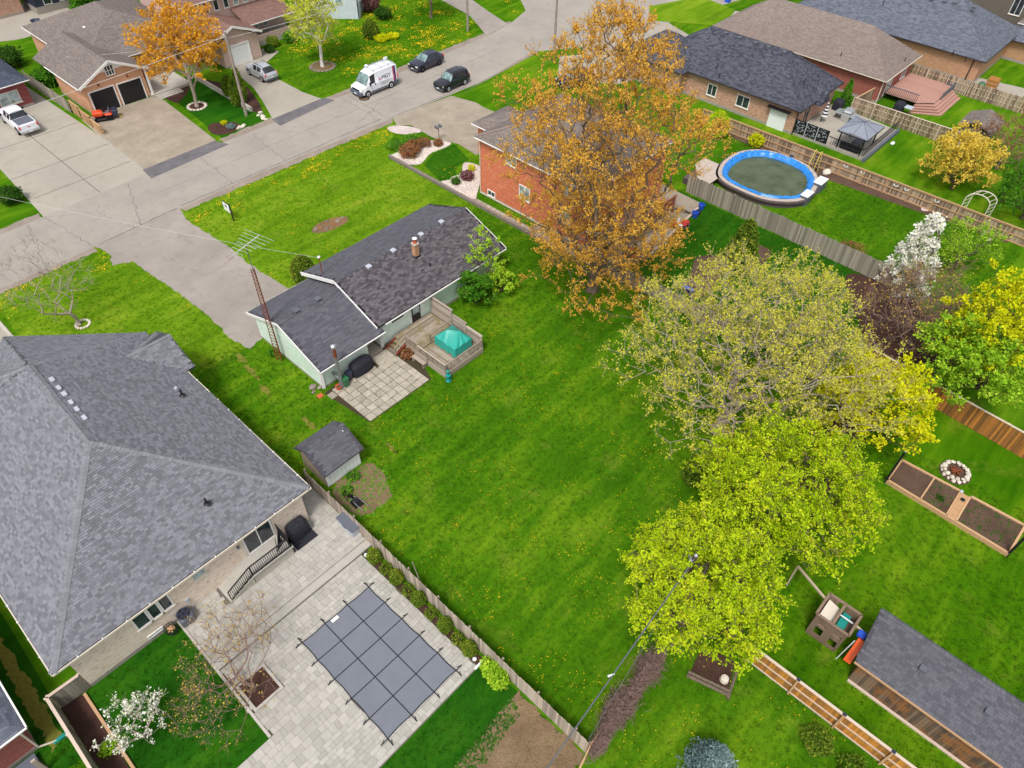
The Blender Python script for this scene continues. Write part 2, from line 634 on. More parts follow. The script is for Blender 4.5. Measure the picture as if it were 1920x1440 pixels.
plain("dark_trim", S(56, 48, 48), 0.5, 0.4, var=0.08)
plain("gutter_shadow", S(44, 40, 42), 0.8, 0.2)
plain("black_metal", S(32, 32, 36), 0.45, 0.4, var=0.1)
plain("grey_metal", S(150, 152, 156), 0.45, 0.5, metal=0.6, var=0.08)
plain("vent_grey", S(176, 180, 190), 0.6, 0.4, var=0.05)
plain("vent_dark", S(96, 98, 106), 0.6, 0.4, var=0.05)
plain("foundation", S(158, 150, 142), 0.95, 0.1, var=0.12, scale=5, bump=0.2)
plain("black_fabric", S(40, 40, 50), 0.75, 0.3, var=0.15, scale=6, bump=0.5, bscale=9)
plain("teal_tarp", S(38, 156, 142), 0.4, 0.5, var=0.08, scale=5, bump=0.5, bscale=7)
plain("cover_grey", S(112, 116, 126), 0.7, 0.3, var=0.05, scale=1.2)
plain("strap_black", S(34, 36, 44), 0.7, 0.3)
plain("label_white", S(234, 228, 228), 0.5)
plain("plastic_green", S(44, 112, 72), 0.45, 0.5, var=0.1)
plain("plastic_navy", S(44, 50, 72), 0.45, 0.5, var=0.1)
plain("plastic_blue", S(38, 84, 200), 0.4, 0.5, var=0.1)
plain("plastic_teal", S(24, 140, 132), 0.4, 0.5, var=0.08)
plain("plastic_orange", S(240, 92, 30), 0.4, 0.5, var=0.06)
plain("plastic_grey", S(96, 100, 112), 0.5, 0.4, var=0.06)
plain("plastic_lightgrey", S(176, 184, 194), 0.5, 0.4, var=0.05)
plain("plastic_red", S(192, 52, 40), 0.45, 0.5, var=0.1)
plain("plastic_white", S(230, 232, 234), 0.45, 0.5, var=0.04)
plain("rope_yellow", S(216, 198, 96), 0.8)
plain("terracotta", S(190, 98, 60), 0.85, 0.2, var=0.12, scale=8)
plain("rust", S(128, 70, 44), 0.85, 0.2, var=0.2, scale=10)
plain("red_paint", S(160, 76, 56), 0.8, 0.2, var=0.15, scale=6)
plain("pale_stone", S(206, 196, 182), 0.9, 0.2, var=0.14, scale=4, bump=0.4, bscale=12, rnd=0.16)
plain("grey_stone", S(140, 128, 120), 0.9, 0.2, var=0.18, scale=4, bump=0.4, bscale=12, rnd=0.2)
plain("bark", S(112, 98, 86), 0.95, 0.1, var=0.25, scale=6, bump=0.6, bscale=18)
plain("bark_pale", S(164, 150, 138), 0.95, 0.1, var=0.2, scale=6, bump=0.5, bscale=18)
plain("bark_dark", S(84, 70, 62), 0.95, 0.1, var=0.25, scale=6, bump=0.6, bscale=18)
plain("birch_bark", S(214, 206, 200), 0.9, 0.1, var=0.25, scale=3, bump=0.3, bscale=12)
plain("twig_pink", S(138, 114, 106), 0.95, 0.1, var=0.2, scale=3)
plain("pole_wood", S(150, 138, 128), 0.95, 0.1, var=0.15, scale=3, bump=0.4, bscale=16)
plain("wire_grey", S(96, 98, 104), 0.6, 0.3)
plain("wire_pale", S(196, 196, 196), 0.6, 0.3)
plain("canopy_grey", S(132, 138, 150), 0.85, 0.2, var=0.05, scale=2)
plain("pool_liner", S(40, 130, 214), 0.35, 0.5, var=0.22, scale=2.5, bump=0.6, bscale=4)
plain("pool_deck_white", S(186, 172, 160), 0.85, 0.2, var=0.12, scale=3)
plain("pool_wall", S(92, 80, 82), 0.8, 0.2, var=0.1)
plain("steel", S(196, 200, 202), 0.3, 0.6, metal=0.7, var=0.05)
plain("sandbrown", S(156, 132, 112), 0.8, 0.2, var=0.1)
wood("fence_grey", S(146, 134, 122), S(194, 180, 164), axis='z')
plain("worn_turf", S(118, 118, 52), 1.0, 0.0, var=0.2, scale=5, bump=0.4, bscale=14)
plain("tar", S(112, 106, 100), 0.9, 0.2)
wood("fence_old", S(122, 117, 106), S(168, 161, 146), axis='z')
wood("fence_tan", S(150, 116, 84), S(196, 160, 120), axis='z')
wood("fence_shadowbox", S(112, 94, 80), S(186, 164, 140), axis='z')
wood("fence_orange", S(150, 106, 60), S(206, 140, 60), axis='z')
wood("fence_rust", S(120, 84, 52), S(196, 128, 62), axis='z')
wood("rail_tan", S(176, 140, 104), S(206, 172, 134), axis='y', rnd=0.3)
wood("rail_pale", S(196, 176, 160), S(214, 196, 180), axis='y', rnd=0.3)
wood("rail_grey", S(140, 126, 112), S(176, 160, 144), axis='y', rnd=0.3)
wood("deck_grey", S(120, 108, 96), S(172, 160, 144), S(132, 120, 88), axis='x')
wood("deck_rail", S(140, 126, 114), S(180, 166, 152), axis='z')
wood("deck_red", S(162, 122, 108), S(190, 150, 136), axis='y', rnd=0.3)
wood("shed_old", S(88, 74, 64), S(136, 116, 98), S(150, 104, 66), axis='z')
wood("timber_tan", S(180, 140, 104), S(212, 176, 138), axis='y', rnd=0.4)
wood("timber_red", S(140, 80, 60), S(170, 106, 80), axis='y', rnd=0.4)
wood("play_wood", S(118, 98, 84), S(146, 124, 108), axis='z', rnd=0.5)
wood("plank_pale", S(186, 166, 146), S(214, 196, 176), axis='x', rnd=0.6)
glass("glass")
glass("glass_pale", S(120, 134, 136), 0.12)
gloss("paint_white", S(230, 232, 238), 0.3)
gloss("paint_silver", S(196, 200, 208), 0.28, 0.35)
gloss("paint_black", S(30, 32, 44), 0.22)
gloss("paint_charcoal", S(44, 46, 62), 0.24)
gloss("paint_orange", S(226, 80, 40), 0.3)
glass("car_glass", (0.012, 0.014, 0.018), 0.05)
glass("car_windscreen", S(84, 102, 102), 0.06)
plain("tyre", S(28, 28, 30), 0.9, 0.2)
plain("rim", S(190, 192, 198), 0.3, 0.6, metal=0.6)
plain("bumper_grey", S(84, 90, 104), 0.6, 0.4)
plain("lamp_clear", S(226, 216, 204), 0.15, 0.6)
plain("lamp_red", S(206, 52, 44), 0.2, 0.6)
plain("livery_red", S(176, 36, 82), 0.4, 0.4)
plain("livery_navy", S(58, 60, 110), 0.4, 0.4)
plain("livery_teal", S(46, 70, 84), 0.4, 0.4)
plain("dandelion", S(240, 196, 30), 0.7, 0.2, var=0.1)
leafmat("tuft", S(56, 99, 14), S(87, 131, 24), S(126, 154, 40), 0.25)
leafmat("tuft_deep", S(28, 76, 10), S(52, 104, 18), S(82, 124, 30), 0.25)
leafmat("tuft_front", S(80, 130, 16), S(116, 162, 26), S(148, 180, 46), 0.25)
leafmat("leaf_orange", S(220, 162, 48), S(244, 198, 88), S(234, 162, 64), 0.4)
leafmat("leaf_gold", S(220, 190, 62), S(244, 220, 100), S(234, 194, 76), 0.4)
leafmat("leaf_amber", S(206, 146, 36), S(238, 184, 56), S(230, 150, 48), 0.35)
leafmat("leaf_straw", S(194, 194, 52), S(224, 220, 84), S(210, 192, 70), 0.35)
leafmat("leaf_lime", S(146, 182, 12), S(214, 232, 40), S(240, 232, 60), 0.4)
leafmat("leaf_yellow", S(186, 198, 14), S(232, 230, 36), S(240, 226, 30), 0.35)
leafmat("leaf_green", S(60, 122, 28), S(108, 164, 44), S(150, 186, 56), 0.35)
leafmat("leaf_fresh", S(136, 184, 36), S(180, 216, 60), S(206, 222, 72), 0.35)
leafmat("leaf_birch", S(196, 206, 50), S(226, 230, 80), S(210, 210, 90), 0.4)
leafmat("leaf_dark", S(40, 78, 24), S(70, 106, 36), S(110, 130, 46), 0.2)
leafmat("leaf_cedar", S(74, 104, 28), S(118, 140, 44), S(164, 166, 56), 0.2)
leafmat("leaf_blossom", S(244, 242, 228), S(252, 250, 244), S(226, 226, 180), 0.3)
leafmat("leaf_blue", S(86, 112, 116), S(140, 164, 164), S(170, 190, 186), 0.15)
leafmat("leaf_rust", S(120, 84, 58), S(166, 120, 80), S(176, 90, 60), 0.2)
leafmat("leaf_plum", S(110, 66, 74), S(140, 92, 96), S(96, 50, 60), 0.2)
leafmat("leaf_bud", S(196, 160, 60), S(214, 186, 90), S(190, 170, 60), 0.3)

def water_mat():
    t = NT("pool_water")
    p = t.pos()
    n = t.noise(p, 0.8, 2)
    t.base(t.mix(t.ramp(n, 0.3, 0.7), S(56, 68, 34), S(84, 94, 62)), 0.03, 1.0)
    t.bsdf.inputs["IOR"].default_value = 1.45
    t.bump(t.noise(p, 1.5, 2), 0.02, 0.02)
water_mat()

# ------------------------------------------------------------------ ground, roads, drives
mb = MB()
mb.face([(-90, -90, 0), (260, -90, 0), (260, 300, 0), (-90, 300, 0)])
ground = mb.build("ground", "grass", kind="structure")

def lawn(name, poly, mat, z=0.004):
    return sheet(name, poly, z, mat, nograss=False)

lawn("lawn_front", [(13.0, 41.0), (41.1, 41.8), (41.1, 54.5), (47, 60.2), (47, 61.2), (5.0, 61.2), (4.2, 52.5), (9.5, 44.5)], "grass_front")
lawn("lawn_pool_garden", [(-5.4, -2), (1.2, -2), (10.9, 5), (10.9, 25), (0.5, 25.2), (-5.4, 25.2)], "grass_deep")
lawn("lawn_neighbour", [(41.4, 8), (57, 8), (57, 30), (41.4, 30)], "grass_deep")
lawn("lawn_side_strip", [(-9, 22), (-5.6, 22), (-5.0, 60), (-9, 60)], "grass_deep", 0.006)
lawn("lawn_raised_bed_garden", [(20.7, -14), (46.5, -14), (46.5, 5.5), (20.7, 4.2)], "grass_right")
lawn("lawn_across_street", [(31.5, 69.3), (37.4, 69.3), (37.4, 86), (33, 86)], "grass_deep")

road_poly = [(-60, 61.3), (8, 61.0), (30, 61.3), (47, 60.8), (60, 60.2), (71.5, 61.6), (75, 58.4), (80, 56.5), (100, 54), (170, 40), (170, 52),
             (110, 63.5), (98, 66), (94, 74), (97, 95), (104, 130), (94, 132), (86, 90), (83.6, 75), (81.2, 71.9), (76.6, 70.3), (71.2, 69.4), (48, 68.9), (30, 69.2), (10, 68.7), (-60, 69.0)]
road = sheet("road", road_poly, 0.020, "road_asphalt")
sheet("road_shoulder_near", rag([(-60, 60.2), (13.6, 60.4), (13.6, 61.25), (-60, 61.4)], .5, .13), 0.012, "gravel")
sheet("road_shoulder_middle", rag([(21.8, 60.6), (46.4, 60.0), (47.2, 60.9), (30, 61.4), (21.6, 61.4)], .5, .13), 0.012, "gravel")
sheet("road_shoulder_far", rag([(31.2, 68.9), (31.2, 70.1), (37.9, 70.2), (37.9, 68.9)], .5, .13), 0.012, "gravel")
sheet("road_shoulder_bend", rag([(44.2, 68.8), (44.2, 69.9), (71.2, 70.4), (76.6, 71.0), (76.6, 70.2), (71.2, 69.3)], .5, .13), 0.012, "gravel")
sheet("road_shoulder_left", rag([(-60, 68.9), (12.4, 68.6), (12.4, 69.6), (-60, 69.9)], .5, .13), 0.012, "gravel")
sheet("road_verge_east", [(55.6, 59.4), (72, 61.9), (72, 61.2), (60, 60.0)], 0.024, "gravel")
sheet("road_patch", [(22.5, 67.9), (31.4, 68.4), (30.7, 70.1), (22.7, 70.0)], 0.028, "new_asphalt")
sheet("road_patch", [(37.4, 68.0), (45.3, 68.7), (44.6, 70.1), (37.6, 69.9)], 0.028, "new_asphalt")
# crack filler lines and the seam along the near edge of the road
mb = MB()
def crackline(pts, w=0.05, z=0.0245):
    for a, b in zip(pts, pts[1:]):
        d = Vector((b[0] - a[0], b[1] - a[1], 0)).normalized()
        s = Vector((-d.y, d.x, 0)) * w * random.uniform(.35, .65)
        A, B = Vector((a[0], a[1], z)), Vector((b[0], b[1], z))
        mb.face([A - s, B - s, B + s, A + s])
def wiggle(a, b, n=12, j=0.25):
    a, b = Vector(a), Vector(b)
    return [(a.lerp(b, i / n) + Vector((random.uniform(-j, j), random.uniform(-j, j))) * (0 < i < n)) for i in range(n + 1)]
for a, b in (((14, 61.2), (21.6, 61.5)), ((22, 61.6), (46, 61.5)), ((47, 61.0), (58, 60.6))):
    crackline(wiggle(a, b, 22, 0.05), 0.1)
for x, sk in ((9.5, 1.5), (13.5, -1.0), (18.0, 2.5), (27.5, 0.4), (33.5, 0.8), (45.8, 0.3), (46.6, 0.5), (59, 1.5), (66, -1)):
    crackline(wiggle((x, 61.4), (x + sk, 68.6), 20, 0.14), 0.045)
crackline(wiggle((22, 65.1), (46, 65.2), 30, 0.06), 0.04)
crackline(wiggle((46.6, 65.2), (70, 65.4), 30, 0.06), 0.04)
mb.build("tar_line", "tar", road, kind="stuff")
m = thing("manhole_cover", "round rusty manhole cover in the road in front of the white van", "manhole", (47.9, 66.7, 0.02))
mb = MB(); mb.lathe((47.9, 66.7, 0.02), [(0.62, 0), (0.62, 0.02), (0.5, 0.02), (0.5, 0.012)], 24)
mb.build("frame_ring", "dark_joint", m)
mb = MB(); mb.lathe((47.9, 66.7, 0.03), [(0.48, 0), (0.48, 0.012), (0.1, 0.016), (0.02, 0.016)], 24)
mb.build("lid", "manhole_iron", m)

drv = [(13.6, 61.3), (14.0, 59.2), (13.4, 57.6), (14.9, 56.8), (15.2, 52.2), (15.6, 46.5), (15.3, 42.8), (15.7, 40.6), (17.2, 41.0), (22.0, 41.6), (21.8, 44.8), (21.5, 49), (21.6, 54), (21.2, 59), (21.8, 61.4)]
sheet("driveway_asphalt", rag(drv, .35, .1), 0.015, "drive_asphalt")
d1 = sheet("driveway_left", [(12.5, 68.7), (22.8, 68.4), (23.0, 78), (22.4, 97), (14, 97), (14, 90), (13.2, 82), (12.8, 74)], 0.016, "drive_concrete")
mb = MB()
for a, b in (((12.9, 77.2), (22.8, 77.2)), ((13.4, 83.9), (22.6, 83.9)), ((17.9, 69), (17.9, 96)), ((13.2, 72.4), (22.8, 72.4))):
    mb.beam((a[0], a[1], .0185), (b[0], b[1], .0185), 0.05, 0.006)
mb.build("joint", "dark_joint", d1)
d2 = sheet("driveway_stamped", [(22.7, 69.9), (30.9, 70.1), (31.7, 81.8), (31.6, 84.0), (24.6, 84.2), (23.2, 84.2), (22.8, 78)], 0.014, "stamped_concrete")
sheet("driveway_silver_suv", [(37.7, 69.8), (44.4, 70.1), (43.9, 73), (43.9, 79), (45.4, 82.6), (48.6, 84.4), (47.6, 86.6), (44.8, 84.8), (41.6, 84.7), (40.6, 78), (39.4, 74.3)], 0.014, "drive_concrete")
sheet("driveway_brick_house", [(46.3, 59.3), (47.2, 60.9), (55.4, 60.2), (56.2, 57), (56.0, 55.4), (56.2, 51), (47.9, 48.6), (48.2, 51.6), (47.2, 54.2), (47.4, 58.2)], 0.015, "stamped_concrete")
sheet("driveway_far", [(70.9, 69.6), (75.8, 70.4), (77.4, 76), (80, 84), (90, 100), (84, 104), (76, 86), (74.2, 76)], 0.014, "drive_asphalt")
sheet("driveway_big_house", [(-6, 40), (3.9, 40), (4.0, 61.2), (-4.5, 61.4)], 0.010, "drive_concrete")
mb = MB(); mb.box(3.9, 44, 0, 4.15, 60.4, 0.06); mb.build("driveway_kerb", "concrete", kind="structure")
sheet("driveway_far_right", [(92, 58.0), (100, 56.6), (103, 50), (110, 40), (100, 37), (97, 48)], 0.026, "drive_concrete")
sheet("driveway_black_roof_house", [(73, 58.6), (92, 55.0), (88, 44), (72, 48), (67, 54)], 0.018, "drive_concrete")
lawn("lawn_corner", [(95, 60.6), (104, 57.5), (103, 51), (96.5, 48.9), (91, 57)], "grass_front", 0.03)
lawn("lawn_pole", [(71.8, 61.4), (77, 58.2), (75.6, 56.6), (71.2, 59.2)], "grass", 0.03)

# flower beds, paths and garden soil
sheet("front_flower_bed", smooth_poly([(28.0, 49.6), (29.0, 50.2), (30.6, 50.0), (31.6, 49.3), (31.2, 48.6), (29.6, 48.5), (28.4, 48.9)], 8) , 0.02, "dry_garden")
sheet("garden_soil_patch", rag(smooth_poly([(12.2, 25.9), (14.6, 25.9), (15.2, 24.6), (14.2, 22.9), (12.6, 22.6), (11.8, 23.8)]), .2, .2), 0.008, "dry_garden")
sheet("vegetable_plot", rag([(10.9, 8.8), (6.2, 8.5), (2.5, 8.3), (2.5, 3.0), (10.9, 4.5)], .3, .2), 0.012, "dry_garden")
sheet("worn_strip", rag([(-6.6, 33), (-6.0, 33), (-5.95, 23.6), (-6.6, 23.2)], .2, .12), 0.010, "worn_turf")
sheet("gravel_bed_front", smooth_poly([(45.2, 59.5), (46.3, 59.2), (47.3, 57.6), (47.2, 56.3), (45.8, 56.9), (45.0, 58.2)]), 0.02, "river_stone")
sheet("gravel_bed_shrubs", smooth_poly([(41.5, 54.9), (43.0, 54.2), (45.2, 54.6), (47.1, 53.8), (47.8, 52.3), (46.6, 52.0), (44.8, 52.2), (42.6, 51.4), (41.5, 52.8)]), 0.02, "river_stone")
sheet("gravel_bed_wall", smooth_poly([(41.7, 47.4), (43.2, 46.6), (44.4, 47.2), (46.0, 48.4), (46.4, 46.4), (43.0, 43.6), (41.8, 43.2)]), 0.02, "river_stone")
lawn("lawn_brick_house", [(41.9, 47.6), (43.2, 46.9), (44.8, 48.4), (46.8, 48.6), (47.9, 51.9), (45.2, 51.9), (42.8, 51.1)], "grass_deep", 0.012)
sheet("side_path", [(41.55, 43.4), (42.15, 43.4), (42.3, 26.5), (41.55, 26.5)], 0.018, "gravel")
sheet("brick_house_yard", [(42.2, 27.5), (45.9, 25.6), (56.6, 27.0), (57, 36), (42.3, 36)], 0.016, "stamped_concrete")
sheet("soil_patch", smooth_poly([(46.5, 21.6), (49.0, 22.6), (50.6, 21.0), (48.8, 19.8), (46.2, 19.2), (44.2, 19.6), (44.6, 21.4)]), 0.012, "soil")
sheet("soil_patch", smooth_poly([(52.0, 20.8), (54.2, 20.4), (54.4, 18.4), (52.2, 18.0), (50.8, 19.2)]), 0.012, "soil")
sheet("garden_border", [(70.6, 3.5), (71.2, 3.5), (71.6, 34), (70.2, 33.6), (69.4, 27), (69.2, 20), (69.9, 12)], 0.012, "soil")
sheet("arbor_path", smooth_poly([(70.4, 11.2), (71.4, 9.8), (71.2, 7.2), (72.8, 6.2), (73.8, 8.6), (72.4, 11.4)]), 0.016, "river_stone")
sheet("mulch_bed", [(32.0, 82.0), (32.4, 80.4), (34.6, 82), (36.5, 84.8), (36.0, 86.6), (32.0, 84.2)], 0.014, "mulch")
sheet("mulch_bed", smooth_poly([(31.6, 72.8), (32.6, 73.6), (34.3, 72.4), (34.4, 70.9), (32.8, 70.4), (31.5, 71.2)]), 0.012, "mulch")
sheet("mulch_bed", [(37.6, 71.4), (38.9, 74.2), (40.2, 78.4), (37.6, 84.2), (37.2, 80), (36.7, 75)], 0.012, "mulch")
sheet("fence_bed", [(-5.45, 25.1), (-4.35, 24.85), (-4.35, 22), (-4.8, 14), (-5.45, 14)], 0.012, "mulch")
mb = MB(); mb.box(-4.38, 14, 0, -4.24, 24.8, 0.14); mb.build("bed_edging", "timber_tan", label="long tan timber edging beside the dark bed along the left fence", category="edging")
sheet("yard_far_left", smooth_poly([(24, 113), (28, 110.5), (33, 112.5), (36.5, 116), (34, 122), (28, 122), (24, 118)]), 0.014, "drive_concrete")
sheet("woodland_floor", smooth_poly([(33, 4.6), (40, 5.6), (46, 5.4), (50, 8), (56, 12), (57, 7), (52, 2), (47, 4), (40, 3), (33, 2.8)]), 0.010, "mulch")
sheet("patio_far_right", [(98.6, 20.2), (104.6, 19.6), (106, 12), (99, 12)], 0.014, "drive_concrete")
for i, (u, v, a, b) in enumerate(((452, 672, .9, .25), (466, 692, .8, .3), (480, 706, .6, .2), (498, 732, .9, .3), (575, 790, .7, .35), (583, 800, .5, .2), (735, 840, .5, .25)  )):
    p = G(u, v, 0); an = random.uniform(0, 3)
    sheet("worn_patch", rag([(p.x + math.cos(t) * a * random.uniform(.5, 1) * .35, p.y + math.sin(t) * b * random.uniform(.5, 1) * 3.0) for t in np.linspace(0, 6.0, 12)], .1, .09), .007 + i * .0002, "worn_turf", nograss=False)
# ------------------------------------------------------------------ building helpers
def roof_solid(polys, thick=0.14):
    mb = MB()
    key = lambda p: (round(p[0], 3), round(p[1], 3), round(p[2], 3))
    cnt = {}
    for P in polys:
        for i in range(len(P)):
            a, b = key(P[i]), key(P[(i + 1) % len(P)])
            cnt[frozenset((a, b))] = cnt.get(frozenset((a, b)), 0) + 1
    dn = lambda p: (p[0], p[1], p[2] - thick)
    for P in polys:
        mb.face(P)
        mb.face([dn(p) for p in P[::-1]])
        for i in range(len(P)):
            a, b = P[i], P[(i + 1) % len(P)]
            if cnt[frozenset((key(a), key(b)))] == 1:
                mb.face([a, dn(a), dn(b), b])
    return mb

def hip_polys(x0, y0, x1, y1, ze, slope, ends=(True, True)):
    """hip roof; ends = hipped at the low and the high end of the ridge (False makes a gable end)"""
    if (x1 - x0) >= (y1 - y0):
        run = (y1 - y0) / 2; ym = (y0 + y1) / 2; zr = ze + run * slope
        a = x0 + run if ends[0] else x0; b = x1 - run if ends[1] else x1
        R1, R2 = (a, ym, zr), (b, ym, zr)
        out = [[(x0, y0, ze), (x1, y0, ze), R2, R1], [(x1, y1, ze), (x0, y1, ze), R1, R2]]
        if ends[0]: out.append([(x0, y1, ze), (x0, y0, ze), R1])
        if ends[1]: out.append([(x1, y0, ze), (x1, y1, ze), R2])
    else:
        run = (x1 - x0) / 2; xm = (x0 + x1) / 2; zr = ze + run * slope
        a = y0 + run if ends[0] else y0; b = y1 - run if ends[1] else y1
        R1, R2 = (xm, a, zr), (xm, b, zr)
        out = [[(x1, y0, ze), (x1, y1, ze), R2, R1], [(x0, y1, ze), (x0, y0, ze), R1, R2]]
        if ends[0]: out.append([(x0, y0, ze), (x1, y0, ze), R1])
        if ends[1]: out.append([(x1, y1, ze), (x0, y1, ze), R2])
    return out

def plane_frame(P):
    P = [Vector(p) for p in P]
    n = Vector((0, 0, 0))
    for i in range(len(P)):
        a, b = P[i], P[(i + 1) % len(P)]
        n += a.cross(b)
    n.normalize()
    if n.z < 0: n = -n
    t = Vector((-n.y, n.x, 0)).normalized()
    s = n.cross(t)
    return P, n, t, s

CAMV = Vector((0, 0, CAM_H))
def shingle_tabs(polys, mat, parent, n_single=0, row=0.15, widths=(0.22, 0.28, 0.34, 0.42), lift=0.016, keep=None):
    """individual roofing tabs: the nearest n_single as parts of their own, the rest joined"""
    recs = []
    for P in polys:
        P, n, t, s = plane_frame(P)
        o = P[0]
        U = [(p - o).dot(t) for p in P]
        W = [(p - o).dot(s) for p in P]
        poly = list(zip(U, W))
        v = min(W)
        while v < max(W):
            u = min(U) - random.random() * 0.3
            cs = []
            while u < max(U):
                w = random.choice(widths)
                cs.append((u + w / 2, w))
                u += w
            if cs:
                cu = np.array([c[0] for c in cs]); cw = np.array([c[1] for c in cs])
                ok = inpoly(poly, cu, np.full(cu.shape, v + row / 2))
                ok &= inpoly(poly, cu - cw * .35, np.full(cu.shape, v + row * .6)) & inpoly(poly, cu + cw * .35, np.full(cu.shape, v + row * .6))
                for k in np.nonzero(ok)[0]:
                    recs.append((o + t * cu[k] + s * v, cw[k], n, t, s))
            v += row
    if keep:
        recs = [r for r in recs if keep(r[0])]
    recs.sort(key=lambda r: (r[0] - CAMV).length)
    off = Vector((0, 0, 0))
    q = parent
    while q is not None:
        off += q.location; q = q.parent
    meshes = {}
    for p, w, n, t, s in recs[:n_single]:
        if w not in meshes:
            b = MB(); h = w / 2 - .004
            b.grid([(-h, 0, 0), (h, 0, 0), (-h, 0, lift), (h, 0, lift), (-h, row + .01, 0.003), (h, row + .01, 0.003)],
                   [(2, 3, 5, 4), (0, 1, 3, 2), (0, 2, 4), (1, 5, 3)])
            me = bpy.data.meshes.new("shingle")
            me.from_pydata(b.v, [], b.f)
            fill_mesh(me, np.array(b.v), np.zeros(len(b.f)))
            me.materials.append(MATS[mat])
            meshes[w] = me
        o = link("shingle", meshes[w], parent)
        q = p - off + n * 0.002
        o.matrix_local = Matrix(((t.x, s.x, n.x, q.x), (t.y, s.y, n.y, q.y), (t.z, s.z, n.z, q.z), (0, 0, 0, 1)))
    mb = MB()
    for p, w, n, t, s in recs[n_single:]:
        h = w / 2 - .004
        mb.var = random.random()
        L = n * lift
        a, b, c, d = p - t * h, p + t * h, p + t * h + s * (row + .01) + n * .003, p - t * h + s * (row + .01) + n * .003
        mb.grid([a, b, a + L, b + L, d, c], [(2, 3, 5, 4), (0, 1, 3, 2), (0, 2, 4), (1, 5, 3)])
    if mb.v:
        mb.build("shingle", mat, parent, kind="stuff")

def ridge_cap(a, b, mat, parent, w=0.15, step=0.22, n0=None):
    """overlapping cap shingles along a ridge or hip"""
    a, b = Vector(a), Vector(b)
    d = (b - a); L = d.length; d.normalize()
    side = d.cross(Vector((0, 0, 1))).normalized()
    up = side.cross(d)
    mb = MB()
    k = 0.0
    while k < L:
        mb.var = random.random()
        p0, p1 = a + d * k, a + d * min(k + step * 1.05, L)
        c0, c1 = up * 0.05, up * 0.035
        drop = up * -0.035
        mb.grid([p0 - side * w + drop + up * .03, p0 + c0, p0 + side * w + drop + up * .03, p1 - side * w + drop, p1 + c1, p1 + side * w + drop],
                [(0, 1, 4, 3), (1, 2, 5, 4), (0, 2, 1)])
        k += step
    return mb.build("ridge_cap", mat, parent)

def win(root, plane, c, a0, a1, z0, z1, frame="white_trim", pane="glass", mull=1, sill=True, name="window", bars=0):
    fw, dp = 0.08, 0.05
    def bx(m, a, b, zz0, zz1, d0, d1):
        if plane == 'Y':
            m.box(a, c - d1, zz0, b, c - d0, zz1)
        else:
            m.box(c - d1, a, zz0, c - d0, b, zz1)
    m = MB(); bx(m, a0 + fw * .5, a1 - fw * .5, z0 + fw * .5, z1 - fw * .5, -0.02, 0.015)
    w = m.build(name, pane, root)
    m = MB()
    bx(m, a0, a1, z0, z0 + fw, 0, dp); bx(m, a0, a1, z1 - fw, z1, 0, dp)
    bx(m, a0, a0 + fw, z0 + fw, z1 - fw, 0, dp - .002); bx(m, a1 - fw, a1, z0 + fw, z1 - fw, 0, dp - .002)
    for k in range(mull):
        x = a0 + (a1 - a0) * (k + 1) / (mull + 1)
        bx(m, x - .03, x + .03, z0 + fw, z1 - fw, 0, dp - .006)
    for k in range(bars):
        z = z0 + (z1 - z0) * (k + 1) / (bars + 1)
        bx(m, a0 + fw, a1 - fw, z - .02, z + .02, 0, dp - .01)
    m.build("frame", frame, w)
    if sill:
        m = MB(); bx(m, a0 - .06, a1 + .06, z0 - .07, z0 - .003, 0, .09); m.build("sill", "cream_trim", w)
    return w

def roof_vent(root, x, y, z, mat="vent_grey", s=0.3, n=None, tilt=0.0, axis='x'):
    """low box vent sitting on a slope"""
    m = MB()
    m.box(x - s * .4, y - s * .4, z - .12, x + s * .4, y + s * .4, z + .1)
    m.rbox(x - s / 2, y - s / 2, z + .1, x + s / 2, y + s / 2, z + .17, 0.03)
    return m.build("roof_vent", mat, root)

def vent_pipe(root, x, y, z0, z1, mat="black_metal", r=0.05):
    m = MB()
    m.tube((x, y, z0), (x, y, z1), r, r, 10)
    m.lathe((x, y, z0 + .02), [(r * 2.2, 0), (r * 1.3, .1)], 10)
    return m.build("vent_pipe", mat, root)

def gutter(root, a, b, mat="white_trim", w=0.11):
    m = MB()
    a, b = Vector(a), Vector(b)
    m.beam(a, b, w * .7, 0.08)
    return m.build("gutter", mat, root)

def walls(root, x0, y0, x1, y1, z1, mat, z0=0.0, base=0.3):
    NOGRASS.append(np.array(rect(x0 - .1, y0 - .1, x1 + .1, y1 + .1)))
    m = MB(); m.box(x0, y0, z0 + base, x1, y1, z1)
    w = m.build("wall", mat, root)
    if base:
        m = MB(); m.box(x0 - .015, y0 - .015, z0 - .1, x1 + .015, y1 + .015, z0 + base + .004); m.build("foundation", "foundation", root)
    return w

def gable_end(root, plane, c, a0, a1, z0, z1, mat, d=0.12, am=None):
    am = (a0 + a1) / 2 if am is None else am
    m = MB()
    if plane == 'X':
        m.hexa([(c, a0, z0), (c, a1, z0), (c, am, z1)], [(c + d, a0, z0), (c + d, a1, z0), (c + d, am, z1)])
    else:
        m.hexa([(a0, c, z0), (a1, c, z0), (am, c, z1)], [(a0, c + d, z0), (a1, c + d, z0), (am, c + d, z1)])
    return m.build("gable", mat, root)

